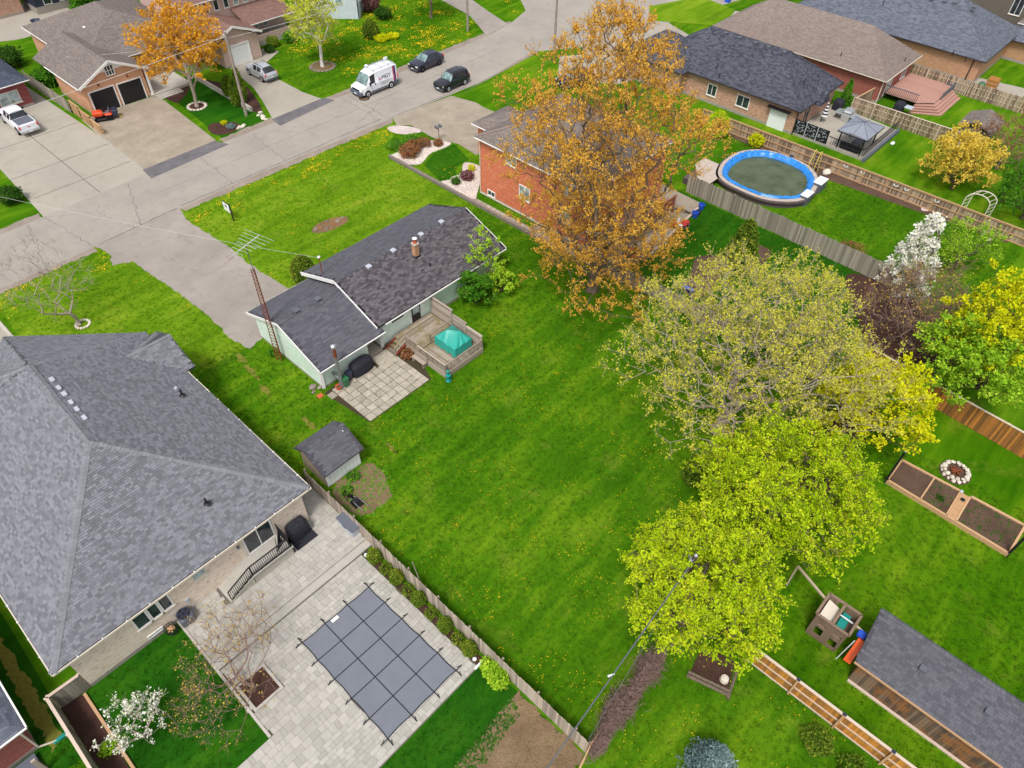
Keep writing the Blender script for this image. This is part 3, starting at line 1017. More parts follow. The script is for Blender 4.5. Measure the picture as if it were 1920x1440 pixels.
def garage_door(root, plane, c, a0, a1, z1, mat="plastic_white", trim="white_trim", rows=4, z0=0.0):
    def bx(m, a, b, zz0, zz1, d0, d1):
        if plane == 'Y': m.box(a, c - d1, zz0, b, c - d0, zz1)
        else: m.box(c - d1, a, zz0, c - d0, b, zz1)
    m = MB()
    bx(m, a0 - .12, a0, z0, z1 + .12, -.02, .09); bx(m, a1, a1 + .12, z0, z1 + .12, -.02, .09); bx(m, a0, a1, z1, z1 + .12, -.02, .088)
    d = m.build("garage_door", trim, root)
    m = MB(); bx(m, a0 - .01, a1 + .01, z0, z1 + .01, -.02, .012); m.build("door_core", mat, d)
    h = (z1 - z0) / rows
    for k in range(rows):
        m = MB(); bx(m, a0 + .005, a1 - .005, z0 + h * k + .008, z0 + h * (k + 1) - .008, -.02, .025); m.build("panel", mat, d)
    return d

# ------------------------------------------------------------------ fences
_meshcache = {}
def box_mesh(name, sx, sy, sz, mat):
    k = (name, round(sx, 3), round(sy, 3), round(sz, 3), mat)
    if k not in _meshcache:
        b = MB(); b.box(-sx / 2, -sy / 2, 0, sx / 2, sy / 2, sz)
        me = bpy.data.meshes.new(name)
        me.from_pydata(b.v, [], b.f)
        fill_mesh(me, np.array(b.v), np.zeros(len(b.f)))
        me.materials.append(MATS[mat])
        _meshcache[k] = me
    return _meshcache[k]

def fence(name, label, p0, p1, h=1.6, bw=0.14, gap=0.006, mat="fence_grey", rail="rail_grey", post="rail_grey", single=True,
          post_step=2.4, rails=(0.35, 1.25), cap=False, side=1, shadowbox=False, jitter=0.02, group=None, rail_h=0.09, kick=False, posth=0.06):
    p0, p1 = Vector((p0[0], p0[1], 0)), Vector((p1[0], p1[1], 0))
    d = p1 - p0; L = d.length; d.normalize()
    s = Vector((-d.y, d.x, 0)) * side
    rz = math.atan2(d.y, d.x)
    root = thing(name, label, "fence", tuple(p0), group=group)
    off = lambda q: Vector(q) - p0
    n = int(L / (bw + gap))
    mb = MB()
    cams = (CAMV - p0)
    for k in range(n):
        q = p0 + d * ((k + .5) * (bw + gap))
        hh = h + random.uniform(-jitter, jitter)
        fr = s * (0.03 if not (shadowbox and k % 2) else -0.07)
        if single:
            o = link("board", box_mesh("board", bw, 0.02, h, mat), root)
            o.location = off(q + fr + Vector((0, 0, 0.03 + random.uniform(-jitter, jitter))))
            o.rotation_euler = (random.uniform(-.012, .012), random.uniform(-.006, .006), rz)
        else:
            mb.var = random.random()
            a, b = q + fr - d * bw / 2, q + fr + d * bw / 2
            t = s * .02
            mb.hexa([a, b, b + t, a + t], [v + Vector((0, 0, hh)) for v in (a, b, b + t, a + t)])
    if not single:
        mb.build("board", mat, root, kind="stuff")
    for z in rails:
        m = MB(); c = -s * 0.012
        m.beam(p0 + c + Vector((0, 0, z)), p1 + c + Vector((0, 0, z)), 0.045, rail_h)
        m.build("rail", rail, root)
    if cap:
        m = MB(); m.beam(p0 + Vector((0, 0, h + .05)), p1 + Vector((0, 0, h + .05)), 0.15, 0.045); m.build("cap_rail", rail, root)
    k = 0.0
    while k <= L + .01:
        q = p0 + d * k - s * 0.075
        o = link("post", box_mesh("post", 0.1, 0.1, h + posth, post), root)
        o.location = off(q); o.rotation_euler = (0, 0, rz)
        k += post_step
    return root
# ================================================================== the white bungalow
H = thing("bungalow", "small mint-sided bungalow with dark two-level gable roof in the middle of the lot", "house", (29, 37.7, 0))
walls(H, 22.65, 33.55, 35.2, 41.9, 2.62, "siding_mint", base=0.22)
walls(H, 17.05, 33.3, 21.2, 41.1, 2.42, "siding_mint", base=0.16)
gable_end(H, 'X', 22.66, 33.6, 41.85, 2.6, 4.2, "siding_white")
gable_end(H, 'X', 35.08, 33.6, 41.85, 2.6, 4.2, "siding_mint")
gable_end(H, 'X', 17.06, 33.3, 41.1, 2.4, 3.95, "siding_mint", am=37.2)
m = MB(); m.box(21.2, 36.2, 0.1, 22.65, 36.3, 2.4); m.build("wall", "siding_mint", H)
m = MB(); m.box(21.0, 33.32, 0, 21.23, 33.28 + .2, 2.4); m.build("corner_trim", "white_trim", H)
m = MB(); m.box(22.6, 33.5, 0, 22.75, 33.64, 2.5); m.build("corner_trim", "white_trim", H)
m = MB(); m.box(17.0, 33.25, 0, 17.13, 33.4, 2.4); m.build("corner_trim", "white_trim", H)
zr = 4.32
main_back = [(22.2, 33.1, 2.62), (35.75, 33.1, 2.62), (35.75, 37.7, zr), (22.2, 37.7, zr)]
main_front = [(35.75, 42.3, 2.62), (22.2, 42.3, 2.62), (22.2, 37.7, zr), (35.75, 37.7, zr)]
R = roof_solid([main_back, main_front], 0.16).build("roof", "shingle_brown_deck", H)
gar_back = [(16.75, 32.7, 2.36), (22.5, 32.7, 2.36), (22.5, 37.15, 3.98), (16.75, 37.15, 3.98)]
gar_front = [(22.5, 41.6, 2.36), (16.75, 41.6, 2.36), (16.75, 37.15, 3.98), (22.5, 37.15, 3.98)]
R2 = roof_solid([gar_back, gar_front], 0.14).build("roof", "shingle_slate_deck", H)
shingle_tabs([main_back], "shingle_brown", R, 0, row=0.165, widths=(0.3, 0.305, 0.31), lift=0.02)
shingle_tabs([main_front], "shingle_slate", R, 0, row=0.14, widths=(0.3, 0.4, 0.5), lift=0.006)
shingle_tabs([gar_back, gar_front], "shingle_slate", R2, 0, row=0.15, widths=(0.3, 0.45, 0.6), lift=0.010)
ridge_cap((22.2, 37.7, zr), (35.75, 37.7, zr), "shingle_slate", R)
ridge_cap((16.75, 37.15, 3.98), (22.2, 37.15, 3.98), "shingle_slate", R2)
for y, z in ((36.9, 4.16), ):
    pass
for u, v in ((692, 504), (738, 475), (790, 445), (828, 422)):
    p = G(u, v, 4.05); roof_vent(R, p.x, p.y, 2.62 + (p.y - 33.1) * (zr - 2.62) / 4.6, "vent_grey", 0.42)
for u, v in ((597, 567), (557, 589)):
    p = G(u, v, 3.75); roof_vent(R2, p.x, p.y, 2.36 + (p.y - 32.7) * 1.62 / 4.45, "vent_dark", 0.45)
p = G(806, 498, 3.4); vent_pipe(R, p.x, p.y, 3.1, 3.65)
# rake boards, fascia and gutters
def rake(pts, mat="white_trim", h=0.2):
    m = MB()
    for a, b in zip(pts, pts[1:]):
        m.beam(a, b, 0.05, h)
    m.build("rake_board", mat, H)
rake([(22.17, 33.08, 2.55), (22.17, 37.7, zr - .08)]); rake([(22.17, 37.7, zr - .08), (22.17, 42.3, 2.55)], h=0.3)
rake([(16.72, 32.7, 2.29), (16.72, 37.15, 3.9)]); rake([(16.72, 37.15, 3.9), (16.72, 41.6, 2.29)])
rake([(35.78, 33.08, 2.55), (35.78, 37.7, zr - .08)])
gutter(H, (22.9, 33.03, 2.5), (35.78, 33.03, 2.5)); gutter(H, (16.7, 32.63, 2.26), (22.55, 32.63, 2.26)); gutter(H, (16.7, 41.66, 2.26), (22.5, 41.66, 2.26)); gutter(H, (22.2, 42.36, 2.5), (35.78, 42.36, 2.5))
m = MB(); m.box(22.95, 33.1, 2.44, 35.6, 33.55, 2.5); m.build("soffit", "white_trim", H)
m = MB(); m.tube((22.72, 33.42, 0.1), (22.72, 33.42, 2.45), 0.045, 0.045, 8); m.build("downpipe", "white_trim", H)
m = MB(); m.tube((17.12, 33.2, 0.1), (17.12, 33.2, 2.2), 0.045, 0.045, 8); m.build("downpipe", "white_trim", H)
# rear door and windows
m = MB(); m.box(25.62, 33.47, .58, 26.66, 33.56, 2.52); dr = m.build("door", "white_trim", H)
m = MB(); m.box(25.7, 33.44, .6, 26.58, 33.472, 2.45); m.build("storm_door", "black_metal", dr)
m = MB(); m.box(25.8, 33.425, 1.35, 26.48, 33.441, 2.3); m.build("pane", "glass_pale", dr)
m = MB(); m.box(26.44, 33.40, 1.2, 26.5, 33.44, 1.34); m.build("handle", "steel", dr)
win(H, 'Y', 33.55, 23.85, 24.95, 1.75, 2.3, "dark_trim", "glass", 1, False)
win(H, 'Y', 33.55, 27.45, 28.6, 1.95, 2.4, "dark_trim", "glass", 1, False)
win(H, 'Y', 33.55, 31.2, 32.4, 1.4, 2.3, "white_trim", "glass", 1)
win(H, 'Y', 33.3, 17.75, 19.6, 1.85, 2.18, "dark_trim", "glass", 2, False)
m = MB(); m.box(22.75, 36.22, 0.15, 22.77, 36.24, 0.2); 
# chimney
ch = thing("chimney", "tan brick chimney with clay pot and metal cap on the bungalow roof", "chimney", (28.95, 36.3, 3.5))
m = MB(); m.box(28.75, 36.1, 3.4, 29.15, 36.5, 4.85); m.build("stack", "brick_tan", ch)
m = MB(); m.rbox(28.7, 36.05, 4.85, 29.2, 36.55, 4.97, 0.03); m.build("crown", "concrete", ch)
m = MB(); m.lathe((28.95, 36.3, 4.97), [(0.15, 0), (0.16, .1), (0.13, .3), (0.15, .34)], 14); m.build("chimney_pot", "terracotta", ch, smooth=True)
m = MB(); m.lathe((28.95, 36.3, 5.31), [(0.05, 0), (0.05, .08), (0.2, .08), (0.02, .16)], 14); m.build("cap", "plastic_white", ch)
m = MB(); m.box(28.7, 36.05, 3.55, 29.2, 36.55, 3.86); m.build("flashing", "black_metal", ch)
# service mast on the roof corner
sm = thing("service_mast", "thin brown electrical service mast rising through the bungalow roof", "mast", (22.75, 40.1, 3.2))
m = MB(); m.tube((22.75, 40.1, 3.1), (22.75, 40.1, 4.9), 0.04, 0.04, 8); m.build("pipe", "rust", sm)
m = MB(); m.lathe((22.75, 40.1, 4.88), [(0.06, 0), (0.12, .05), (0.11, .14), (0.03, .2)], 12); m.build("weatherhead", "label_white", sm)
# metal flue behind the garage
fl = thing("stove_flue", "tall rusty and galvanised stove flue pipe standing at the garage back wall", "flue", (18.0, 32.95, 0))
m = MB(); m.tube((18.0, 32.4, 0.7), (18.0, 32.4, 3.1), 0.13, 0.13, 12); m.tube((18.0, 32.4, 0.85), (18.0, 33.3, 0.95), 0.11, 0.11, 12); m.build("pipe", "grey_metal", fl, smooth=True)
m = MB(); m.tube((18.0, 32.4, 3.1), (18.0, 32.4, 3.95), 0.12, 0.12, 12); m.build("rusty_section", "rust", fl, smooth=True)
m = MB(); m.lathe((18.0, 32.4, 3.95), [(0.16, 0), (0.16, .1), (0.05, .12), (0.05, .2), (0.19, .22), (0.03, .32)], 14); m.build("cap", "steel", fl)
m = MB(); m.box(17.86, 32.3, 0, 18.14, 32.5, 0.7); m.build("base", "grey_metal", fl)

# antenna tower beside the garage
tw = thing("antenna_tower", "tall rusty lattice antenna tower leaning on the garage gable", "antenna", (16.62, 38.0, 0))
bx, by = 16.62, 38.0
legs = [(bx + .24 * math.cos(a), by + .24 * math.sin(a)) for a in (0.5, 2.6, 4.7)]
for lx, ly in legs:
    m = MB(); m.tube((lx, ly, 0), (bx + (lx - bx) * .55, by + (ly - by) * .55, 8.4), 0.03, 0.026, 6); m.build("leg", "rust", tw)
m = MB()
for k in range(28):
    z = .15 + k * .295
    f0 = 1 - .45 * z / 8.4; f1 = 1 - .45 * (z + .295) / 8.4
    for i in range(3):
        a, b = legs[i], legs[(i + 1) % 3]
        m.tube((bx + (a[0] - bx) * f0, by + (a[1] - by) * f0, z), (bx + (b[0] - bx) * f1, by + (b[1] - by) * f1, z + .295), 0.015, 0.015, 4)
        m.tube((bx + (a[0] - bx) * f0, by + (a[1] - by) * f0, z), (bx + (b[0] - bx) * f0, by + (b[1] - by) * f0, z), 0.012, 0.012, 4)
m.build("lattice", "rust", tw)
m = MB(); m.tube((bx, by, 8.2), (bx, by, 10.4), 0.025, 0.025, 8); m.build("mast", "wire_grey", tw)
ant = thing("tv_antenna", "pale rooftop television antenna with many crossbars on top of the tower", "antenna", (bx, by, 10.3))
A0, A1 = Vector((14.9, 37.5, 10.25)), Vector((17.8, 38.2, 10.35))
bd = (A1 - A0).normalized(); cr = bd.cross(Vector((0, 0, 1))).normalized()
m = MB(); m.beam(A0, A1, 0.045, 0.045); m.build("boom", "wire_pale", ant)
for k in range(9):
    t = .2 + .1 * k; c = A0.lerp(A1, t); hl = .45 + .8 * k / 8
    m = MB(); m.tube(c - cr * hl, c + cr * hl, 0.011, 0.011, 5); m.build("element", "wire_pale", ant)
m = MB()
for k in range(6):
    c = A0.lerp(A1, .04 + .03 * k); m.tube(c - cr * .17 + Vector((0, 0, -.1)), c + cr * .17 + Vector((0, 0, .1)), 0.008, 0.008, 4); m.tube(c - cr * .17 + Vector((0, 0, .1)), c + cr * .17 + Vector((0, 0, -.1)), 0.008, 0.008, 4)
m.build("reflector", "rust", ant)

# ------------------------------------------------------------------ deck behind the bungalow
D = thing("deck", "weathered grey wooden deck with railings behind the bungalow", "deck", (25.6, 30.6, 0))
NOGRASS.append(np.array(rect(23.6, 27.6, 27.7, 33.6)))
k = 0
y = 33.36
while y > 30.95:
    m = box_mesh("deck_board", 3.7, 0.14, 0.035, "deck_grey")
    o = link("deck_board", m, D); o.location = Vector((25.6, y, .565)) - D.location; y -= .15
x = 23.85
while x < 27.55:
    o = link("deck_board", box_mesh("deck_board_low", 0.14, 3.15, 0.035, "deck_grey"), D); o.location = Vector((x, 29.32, .40)) - D.location; x += .15
m = MB(); m.box(23.78, 30.86, .05, 27.5, 30.93, .56); m.build("step_riser", "deck_grey", D)
m = MB(); m.box(23.76, 27.7, 0.02, 23.82, 33.4, .56); m.build("skirt", "deck_rail", D)
for k in range(5):
    z = .04 + k * .11
    m = MB(); m.box(23.8, 27.66, z, 27.56, 27.70, z + .1); m.build("skirt_board", "deck_rail", D)
    m = MB(); m.box(27.54, 27.7, z, 27.58, 33.3, z + .1); m.build("skirt_board", "deck_rail", D)
def balustrade(a, b, z0, z1, par=D, mat="deck_rail", step=.13, w=.035, cap="deck_rail"):
    a, b = Vector(a), Vector(b)
    L = (b - a).length; n = max(2, int(L / step))
    for k in range(n + 1):
        q = a.lerp(b, k / n)
        o = link("baluster", box_mesh("baluster", w, w, z1 - z0, mat), par); o.location = Vector((q.x, q.y, z0)) - par.location
    m = MB(); m.beam((a.x, a.y, z1 + .02), (b.x, b.y, z1 + .02), 0.11, 0.04); m.build("top_rail", cap, par)
    m = MB(); m.beam((a.x, a.y, z0 + .06), (b.x, b.y, z0 + .06), 0.05, 0.06); m.build("bottom_rail", mat, par)
    for q in (a, b):
        o = link("post", box_mesh("rail_post", .09, .09, z1 - z0 + .3, mat), par); o.location = Vector((q.x, q.y, z0 - .25)) - par.location
balustrade((23.8, 32.0), (23.8, 30.75), .6, 1.45); balustrade((23.8, 30.72), (23.8, 27.72), .44, 1.3); balustrade((23.85, 27.72), (27.5, 27.72), .44, 1.3)
# privacy wall on the right side, horizontal boards stepping down
for (y0, y1, zt) in ((33.3, 30.9, 2.25), (30.88, 29.4, 1.85), (29.38, 27.75, 1.6)):
    nb = int((zt - .55) / .145)
    for k in range(nb):
        z = .55 + k * .145
        m = MB(); m.box(27.53, y1, z, 27.56, y0, z + .135); m.build("privacy_board", "deck_rail", D)
    m = MB(); m.box(27.46, y1, zt, 27.64, y0, zt + .04); m.build("cap_rail", "deck_rail", D)
    m = MB(); m.box(27.44, y1, .1, 27.53, y1 + .09, zt); m.build("post", "deck_rail", D)
m = MB(); m.box(25.2, 30.9, .5, 25.3, 31.0, 1.3); m.beam((25.25, 30.95, 1.3), (27.4, 30.95, 1.35), .1, .05); m.build("inner_rail", "deck_rail", D)
st = thing("deck_steps", "short wooden steps with slanted handrail leading up to the deck", "steps", (23.1, 32.6, 0))
for k in range(3):
    m = MB(); m.box(22.75 + k * .32, 32.1, .12 + k * .15, 23.07 + k * .32, 33.1, .16 + k * .15); m.build("tread", "deck_grey", st)
m = MB(); m.beam((22.7, 33.15, .1), (23.75, 33.15, .6), .05, .2); m.build("stringer", "red_paint", st)
m = MB(); m.beam((22.7, 32.05, .1), (23.75, 32.05, .6), .05, .2); m.build("stringer", "red_paint", st)
m = MB(); m.beam((22.72, 32.05, .9), (23.78, 32.05, 1.45), .09, .05); m.beam((22.72, 32.05, 0), (22.72, 32.05, .92), .08); m.build("handrail", "deck_rail", st)
m = MB(); m.beam((22.72, 32.05, .45), (23.78, 32.05, 1.0), .07, .04); m.build("lower_rail", "deck_rail", st)
bn = thing("garden_bench", "grey plank bench against the left side of the deck", "bench", (23.5, 30.2, 0))
m = MB(); m.box(23.28, 29.6, .4, 23.62, 30.9, .45); m.build("seat", "deck_rail", bn)
m = MB(); m.box(23.66, 29.6, .42, 23.7, 30.9, .85); m.build("backrest", "deck_rail", bn)
for y in (29.7, 30.8):
    m = MB(); m.box(23.3, y - .04, 0, 23.64, y + .04, .4); m.build("leg", "deck_rail", bn)
# covered patio table and chairs
tc = thing("covered_table", "teal tarpaulin draped over patio furniture on the deck", "furniture cover", (26.35, 29.7, 0.43))
def tarp():
    """sheet thrown over a table and a furled parasol: a ridge, sloping panels and a folded skirt"""
    n = 40; R1, R2 = Vector((26.1, 30.05, 1.78)), Vector((26.75, 29.3, 1.7))
    x0, y0, x1, y1 = 25.45, 28.5, 27.25, 30.65
    per = []
    for i in range(n):
        t = 4 * i / n; k = int(t); f = t - k
        c = [(x0, y0), (x1, y0), (x1, y1), (x0, y1)]; a, b = c[k], c[(k + 1) % 4]
        per.append(Vector((a[0] + (b[0] - a[0]) * f, a[1] + (b[1] - a[1]) * f, 1.16 + .06 * math.sin(i * 1.7))))
    vs = []
    for ring, (f, z) in enumerate(((0, 0), (.45, 0), (.98, 0), (1.0, -.16), (1.03, -.42), (1.06, -.68))):
        for i, p in enumerate(per):
            d = R2 - R1; t = max(0, min(1, (p - R1).dot(d) / d.length_squared)); r = R1 + d * t
            q = r.lerp(p, min(f, 1)); cen = Vector((26.35, 29.55, 0))
            if f == .45: q.z -= .05
            if ring > 2:
                w = (.05 if ring == 4 else .08 if ring == 5 else .02) * math.sin(i * 2.3)
                o = Vector((p.x - cen.x, p.y - cen.y, 0)).normalized(); q = p + o * ((f - 1) + w); q.z = p.z + z + .04 * math.sin(i * .9)
            vs.append(q)
    fs = [(r * n + i, r * n + (i + 1) % n, (r + 1) * n + (i + 1) % n, (r + 1) * n + i) for r in range(5) for i in range(n)]
    m = MB(); m.grid(vs, fs); return m
tarp().build("tarpaulin", "teal_tarp", tc, smooth=True)
for (x, y) in ((25.6, 28.8), (27.05, 28.8), (25.6, 30.4), (27.05, 30.4)):
    m = MB(); m.tube((x, y, .43), (x, y, 1.0), .03, .03, 6); m.build("table_leg", "black_metal", tc)
# grill, bins, pots
bq = thing("covered_barbecue", "large dark covered barbecue against the garage back wall", "barbecue", (20.1, 32.75, 0))
def soft_cover(x0, y0, x1, y1, h, seed=1, n=26, roundness=.62, sag=.05, z0=0.0):
    m = MB(); cx, cy = (x0 + x1) / 2, (y0 + y1) / 2; rr = random.Random(seed); rings = []
    for zi, (k, z) in enumerate(((1.0, .05), (1.02, .35), (1.0, .7), (.93, .86), (.7, .97), (.35, 1.0), (0, 1.0))):
        for i in range(n):
            a = 2 * math.pi * i / n; ca, sa = math.cos(a), math.sin(a)
            q = max(abs(ca), abs(sa)) ** roundness
            w = 1 + .035 * math.sin(6 * a + zi * 1.3 + seed) + rr.uniform(-.015, .015)
            rings.append((cx + ca / q * (x1 - x0) / 2 * k * w, cy + sa / q * (y1 - y0) / 2 * k * w, z0 + z * h - sag * (zi > 4) * abs(ca)))
    fs = [(i * n + j, i * n + (j + 1) % n, (i + 1) * n + (j + 1) % n, (i + 1) * n + j) for i in range(6) for j in range(n)]
    m.grid(rings, fs); return m
soft_cover(19.15, 32.25, 21.0, 33.2, 1.15, 3, roundness=.5).build("cover", "black_fabric", bq, smooth=True)
for (x, y) in ((19.4, 32.45), (20.75, 32.45), (19.4, 33.0), (20.75, 33.0)):
    m = MB(); m.lathe((x, y, 0), [(.05, 0), (.05, .1)], 8); m.build("wheel", "tyre", bq)
def bin_(label, x, y, mat, h=.8, s=.42):
    t = thing("wheelie_bin", label, "bin", (x, y, 0))
    m = MB(); m.hexa([(x - s * .38, y - s * .38, 0.02), (x + s * .38, y - s * .38, 0.02), (x + s * .38, y + s * .38, 0.02), (x - s * .38, y + s * .38, 0.02)],
                     [(x - s / 2, y - s / 2, h), (x + s / 2, y - s / 2, h), (x + s / 2, y + s / 2, h), (x - s / 2, y + s / 2, h)]); m.build("body", mat, t)
    m = MB(); m.rbox(x - s * .54, y - s * .54, h, x + s * .54, y + s * .54, h + .06, .03); m.build("lid", mat, t)
    m = MB(); m.beam((x - s * .4, y + s * .58, h - .02), (x + s * .4, y + s * .58, h - .02), .04); m.build("handle", mat, t)
    return t
bin_("green lidded bin between the terracotta pot and the navy bin", 18.3, 32.35, "plastic_green")
bin_("navy lidded bin between the green bin and the covered barbecue", 18.85, 32.65, "plastic_navy")
def pot(name, label, x, y, r, h, mat="terracotta"):
    t = thing(name, label, "plant pot", (x, y, 0))
    m = MB(); m.lathe((x, y, 0), [(r * .65, 0), (r * .95, h * .8), (r * 1.08, h * .8), (r * 1.08, h), (r * .92, h), (r * .88, h * .8)], 18); m.build("pot", mat, t, smooth=True)
    m = MB(); m.lathe((x, y, h * .78), [(r * .86, 0), (r * .3, .02)], 14); m.build("soil", "soil", t)
    return t
pot("terracotta_pot", "terracotta pot by the garage corner beside the green bin", 17.75, 32.45, .22, .38)
# rock and clay paver at the garage corner
for i, (x, y, r, mt) in enumerate(((16.55, 33.9, .3, "grey_stone"), (16.9, 33.55, .2, "grey_stone"), (16.3, 33.5, .16, "grey_stone"))):
    m = MB(); m.blob((x, y, r * .35), r, r * .8, r * .55, 9, 6, .35)
    m.build("rock", "grey_stone", label=("large", "middle-sized", "smallest")[i] + " grey rock piled at the garage corner beside the downpipe", category="rock", group="rocks at the garage corner")
m = MB(); m.rbox(16.2, 32.7, 0, 16.65, 33.1, .06, .03); m.build("clay_slab", "terracotta", label="reddish clay slab lying in the grass beside the garage corner", category="slab")
# green water pump ornament at the deck corner
wp = thing("garden_ornament", "teal green metal garden ornament standing at the front deck corner", "ornament", (23.75, 27.45, 0))
m = MB(); m.lathe((23.75, 27.45, 0), [(.22, 0), (.22, .05), (.1, .1), (.08, .5), (.2, .56), (.2, .6), (.07, .64), (.05, .95), (.13, 1.0), (.02, 1.08)], 14); m.build("body", "plastic_teal", wp, smooth=True)
for k in range(6):
    a = k * math.pi / 3
    m = MB(); m.path([(23.75 + .2 * math.cos(a), 27.45 + .2 * math.sin(a), .05), (23.75 + .24 * math.cos(a), 27.45 + .24 * math.sin(a), .35), (23.75 + .18 * math.cos(a), 27.45 + .18 * math.sin(a), .6)], .014, 5); m.build("bar", "plastic_teal", wp)

# slab patio
PT = sheet("slab_patio", [(16.75, 32.9), (17.3, 28.45), (23.0, 28.45), (23.7, 30.4), (23.7, 33.5), (22.6, 36.2), (21.2, 36.2), (21.2, 33.3)], 0.012, "dark_joint")
nn = 0
for i in range(10):
    for j in range(8):
        x = 17.35 + i * .61; y = 28.5 + j * .61
        if x + .6 > 23.05 + (.0 if j < 3 else .1): continue
        if x > 20.9 and y > 31.6: continue
        if y + .6 > 33.25: continue
        o = link("slab", box_mesh("slab", .575, .575, .05, "slab"), PT)
        o.location = (x + .3 + random.uniform(-.008, .008), y + .3 + random.uniform(-.008, .008), .0 + random.uniform(0, .008))
        o.rotation_euler = (random.uniform(-.008, .008), random.uniform(-.008, .008), random.uniform(-.012, .012))
for (x, y, sx, sy) in ((22.0, 32.5, 1.5, 1.45), (21.9, 34.2, 1.3, 1.8), (17.05, 32.3, .5, .58)):
    o = link("slab", box_mesh("slab_large", sx, sy, .05, "slab"), PT); o.location = (x, y, .004)

# shed
SH = thing("garden_shed", "small white shed with dark gable roof beside the long fence", "shed", (13.4, 27.4, 0))
walls(SH, 12.05, 26.15, 14.65, 28.75, 1.62, "shed_white", base=.08)
m = MB(); m.box(12.03, 26.2, .1, 12.05, 28.7, 1.6); m.build("side_cladding", "shed_tan", SH)
gable_end(SH, 'X', 12.04, 26.15, 28.75, 1.6, 2.35, "shed_tan")
gable_end(SH, 'X', 14.5, 26.15, 28.75, 1.6, 2.35, "shed_white")
sb = [(11.8, 25.9, 1.55), (14.95, 25.9, 1.55), (14.95, 27.75, 2.5), (11.8, 27.75, 2.5)]
sf = [(14.95, 29.0, 1.75), (11.8, 29.0, 1.75), (11.8, 27.75, 2.5), (14.95, 27.75, 2.5)]
RS = roof_solid([sb, sf], .1).build("roof", "shingle_slate_deck", SH)
shingle_tabs([sb, sf], "shingle_slate", RS, 0, row=.15, widths=(.3, .45, .6), lift=.01)
ridge_cap((11.8, 27.75, 2.5), (14.95, 27.75, 2.5), "shingle_slate", RS)
# upturned barrow behind the shed
wb = thing("wheelbarrow", "black wheelbarrow tipped over on the bare patch beside the fence", "wheelbarrow", (12.5, 23.9, 0))
m = MB(); m.hexa([(12.15, 23.6, .1), (12.75, 23.5, .12), (12.8, 24.2, .1), (12.2, 24.25, .1)], [(12.3, 23.75, .42), (12.62, 23.7, .45), (12.66, 24.05, .42), (12.35, 24.08, .4)]); m.build("tray", "black_metal", wb)
m = MB(); m.tube((12.45, 24.45, .2), (12.52, 24.5, .2), .2, .2, 14); m.build("wheel", "tyre", wb)
for s in (-.22, .22):
    m = MB(); m.path([(12.5 + s * .4, 24.4, .25), (12.5 + s, 23.8, .4), (12.6 + s, 23.1, .15)], .02, 6); m.build("handle", "steel", wb)
m = MB(); m.path([(12.2, 24.4, .05), (12.15, 24.7, .6), (12.3, 24.5, .9)], .03, 6); m.build("leg", "black_metal", wb)

# sign on the front lawn
sg = thing("for_sale_sign", "white estate agent sign hanging from a dark post on the front lawn", "sign", (24.1, 56.0, 0))
m = MB(); m.box(24.05, 55.95, 0, 24.15, 56.05, 1.75); m.build("post", "dark_trim", sg)
m = MB(); m.box(24.08, 56.05, 1.6, 24.12, 57.3, 1.66); m.build("arm", "dark_trim", sg)
m = MB(); m.box(24.06, 56.15, .75, 24.12, 57.15, 1.5); bd_ = m.build("board", "plastic_white", sg)
m = MB(); m.box(24.045, 56.5, 1.2, 24.058, 56.8, 1.42); m.build("printed_portrait", "plastic_grey", bd_)
# ================================================================== big grey-roofed house at left
B = thing("brick_house", "large buff-brick house with a wide grey hipped shingle roof at left", "house", (2.8, 35, 0))
walls(B, -3.88, 24.92, 9.7, 43.2, 3.28, "brick_buff", base=.3)
walls(B, -3.6, 43.0, 2.0, 47.0, 3.28, "brick_buff", base=.3)
walls(B, 9.65, 38.6, 10.55, 42.7, 3.28, "brick_buff", base=.3)
ze = 3.4
A_, B_, C_, D_ = (-4.55, 24.62, ze), (10.2, 24.62, ze), (10.2, 43.6, ze), (3.27, 50.15, ze)
E_, F_, L_ = (1.1, 47.4, ze), (-4.2, 47.2, ze), (-4.55, 43.6, ze)
P_, Q_ = (2.72, 32.7, 7.45), (2.92, 40.65, 7.45)
R_ = (5.6, 42.4, 6.1)
bh_rear = [A_, B_, P_]
bh_right = [B_, C_, Q_, P_]
bh_fr = [C_, D_, Q_]
bh_f2 = [D_, E_, Q_]
bh_f3 = [E_, F_, Q_]
bh_l2 = [F_, L_, Q_]
bh_left = [L_, A_, P_, Q_]
polys = [bh_rear, bh_right, bh_fr, bh_f2, bh_f3, bh_l2, bh_left]
RB = roof_solid(polys, .16).build("roof", "shingle_grey_deck", B)
shingle_tabs([bh_rear], "shingle_grey", RB, 300, row=.14, widths=(.16, .2, .26, .32), lift=.03)
shingle_tabs([bh_right, bh_fr, bh_f2, bh_f3, bh_l2, bh_left], "shingle_grey", RB, 0, row=.14, widths=(.16, .2, .26, .32), lift=.01)
for a, b in ((A_, P_), (B_, P_), (P_, Q_), (C_, Q_), (E_, Q_), (F_, Q_)):
    ridge_cap(a, b, "ridge_grey", RB, w=.2)
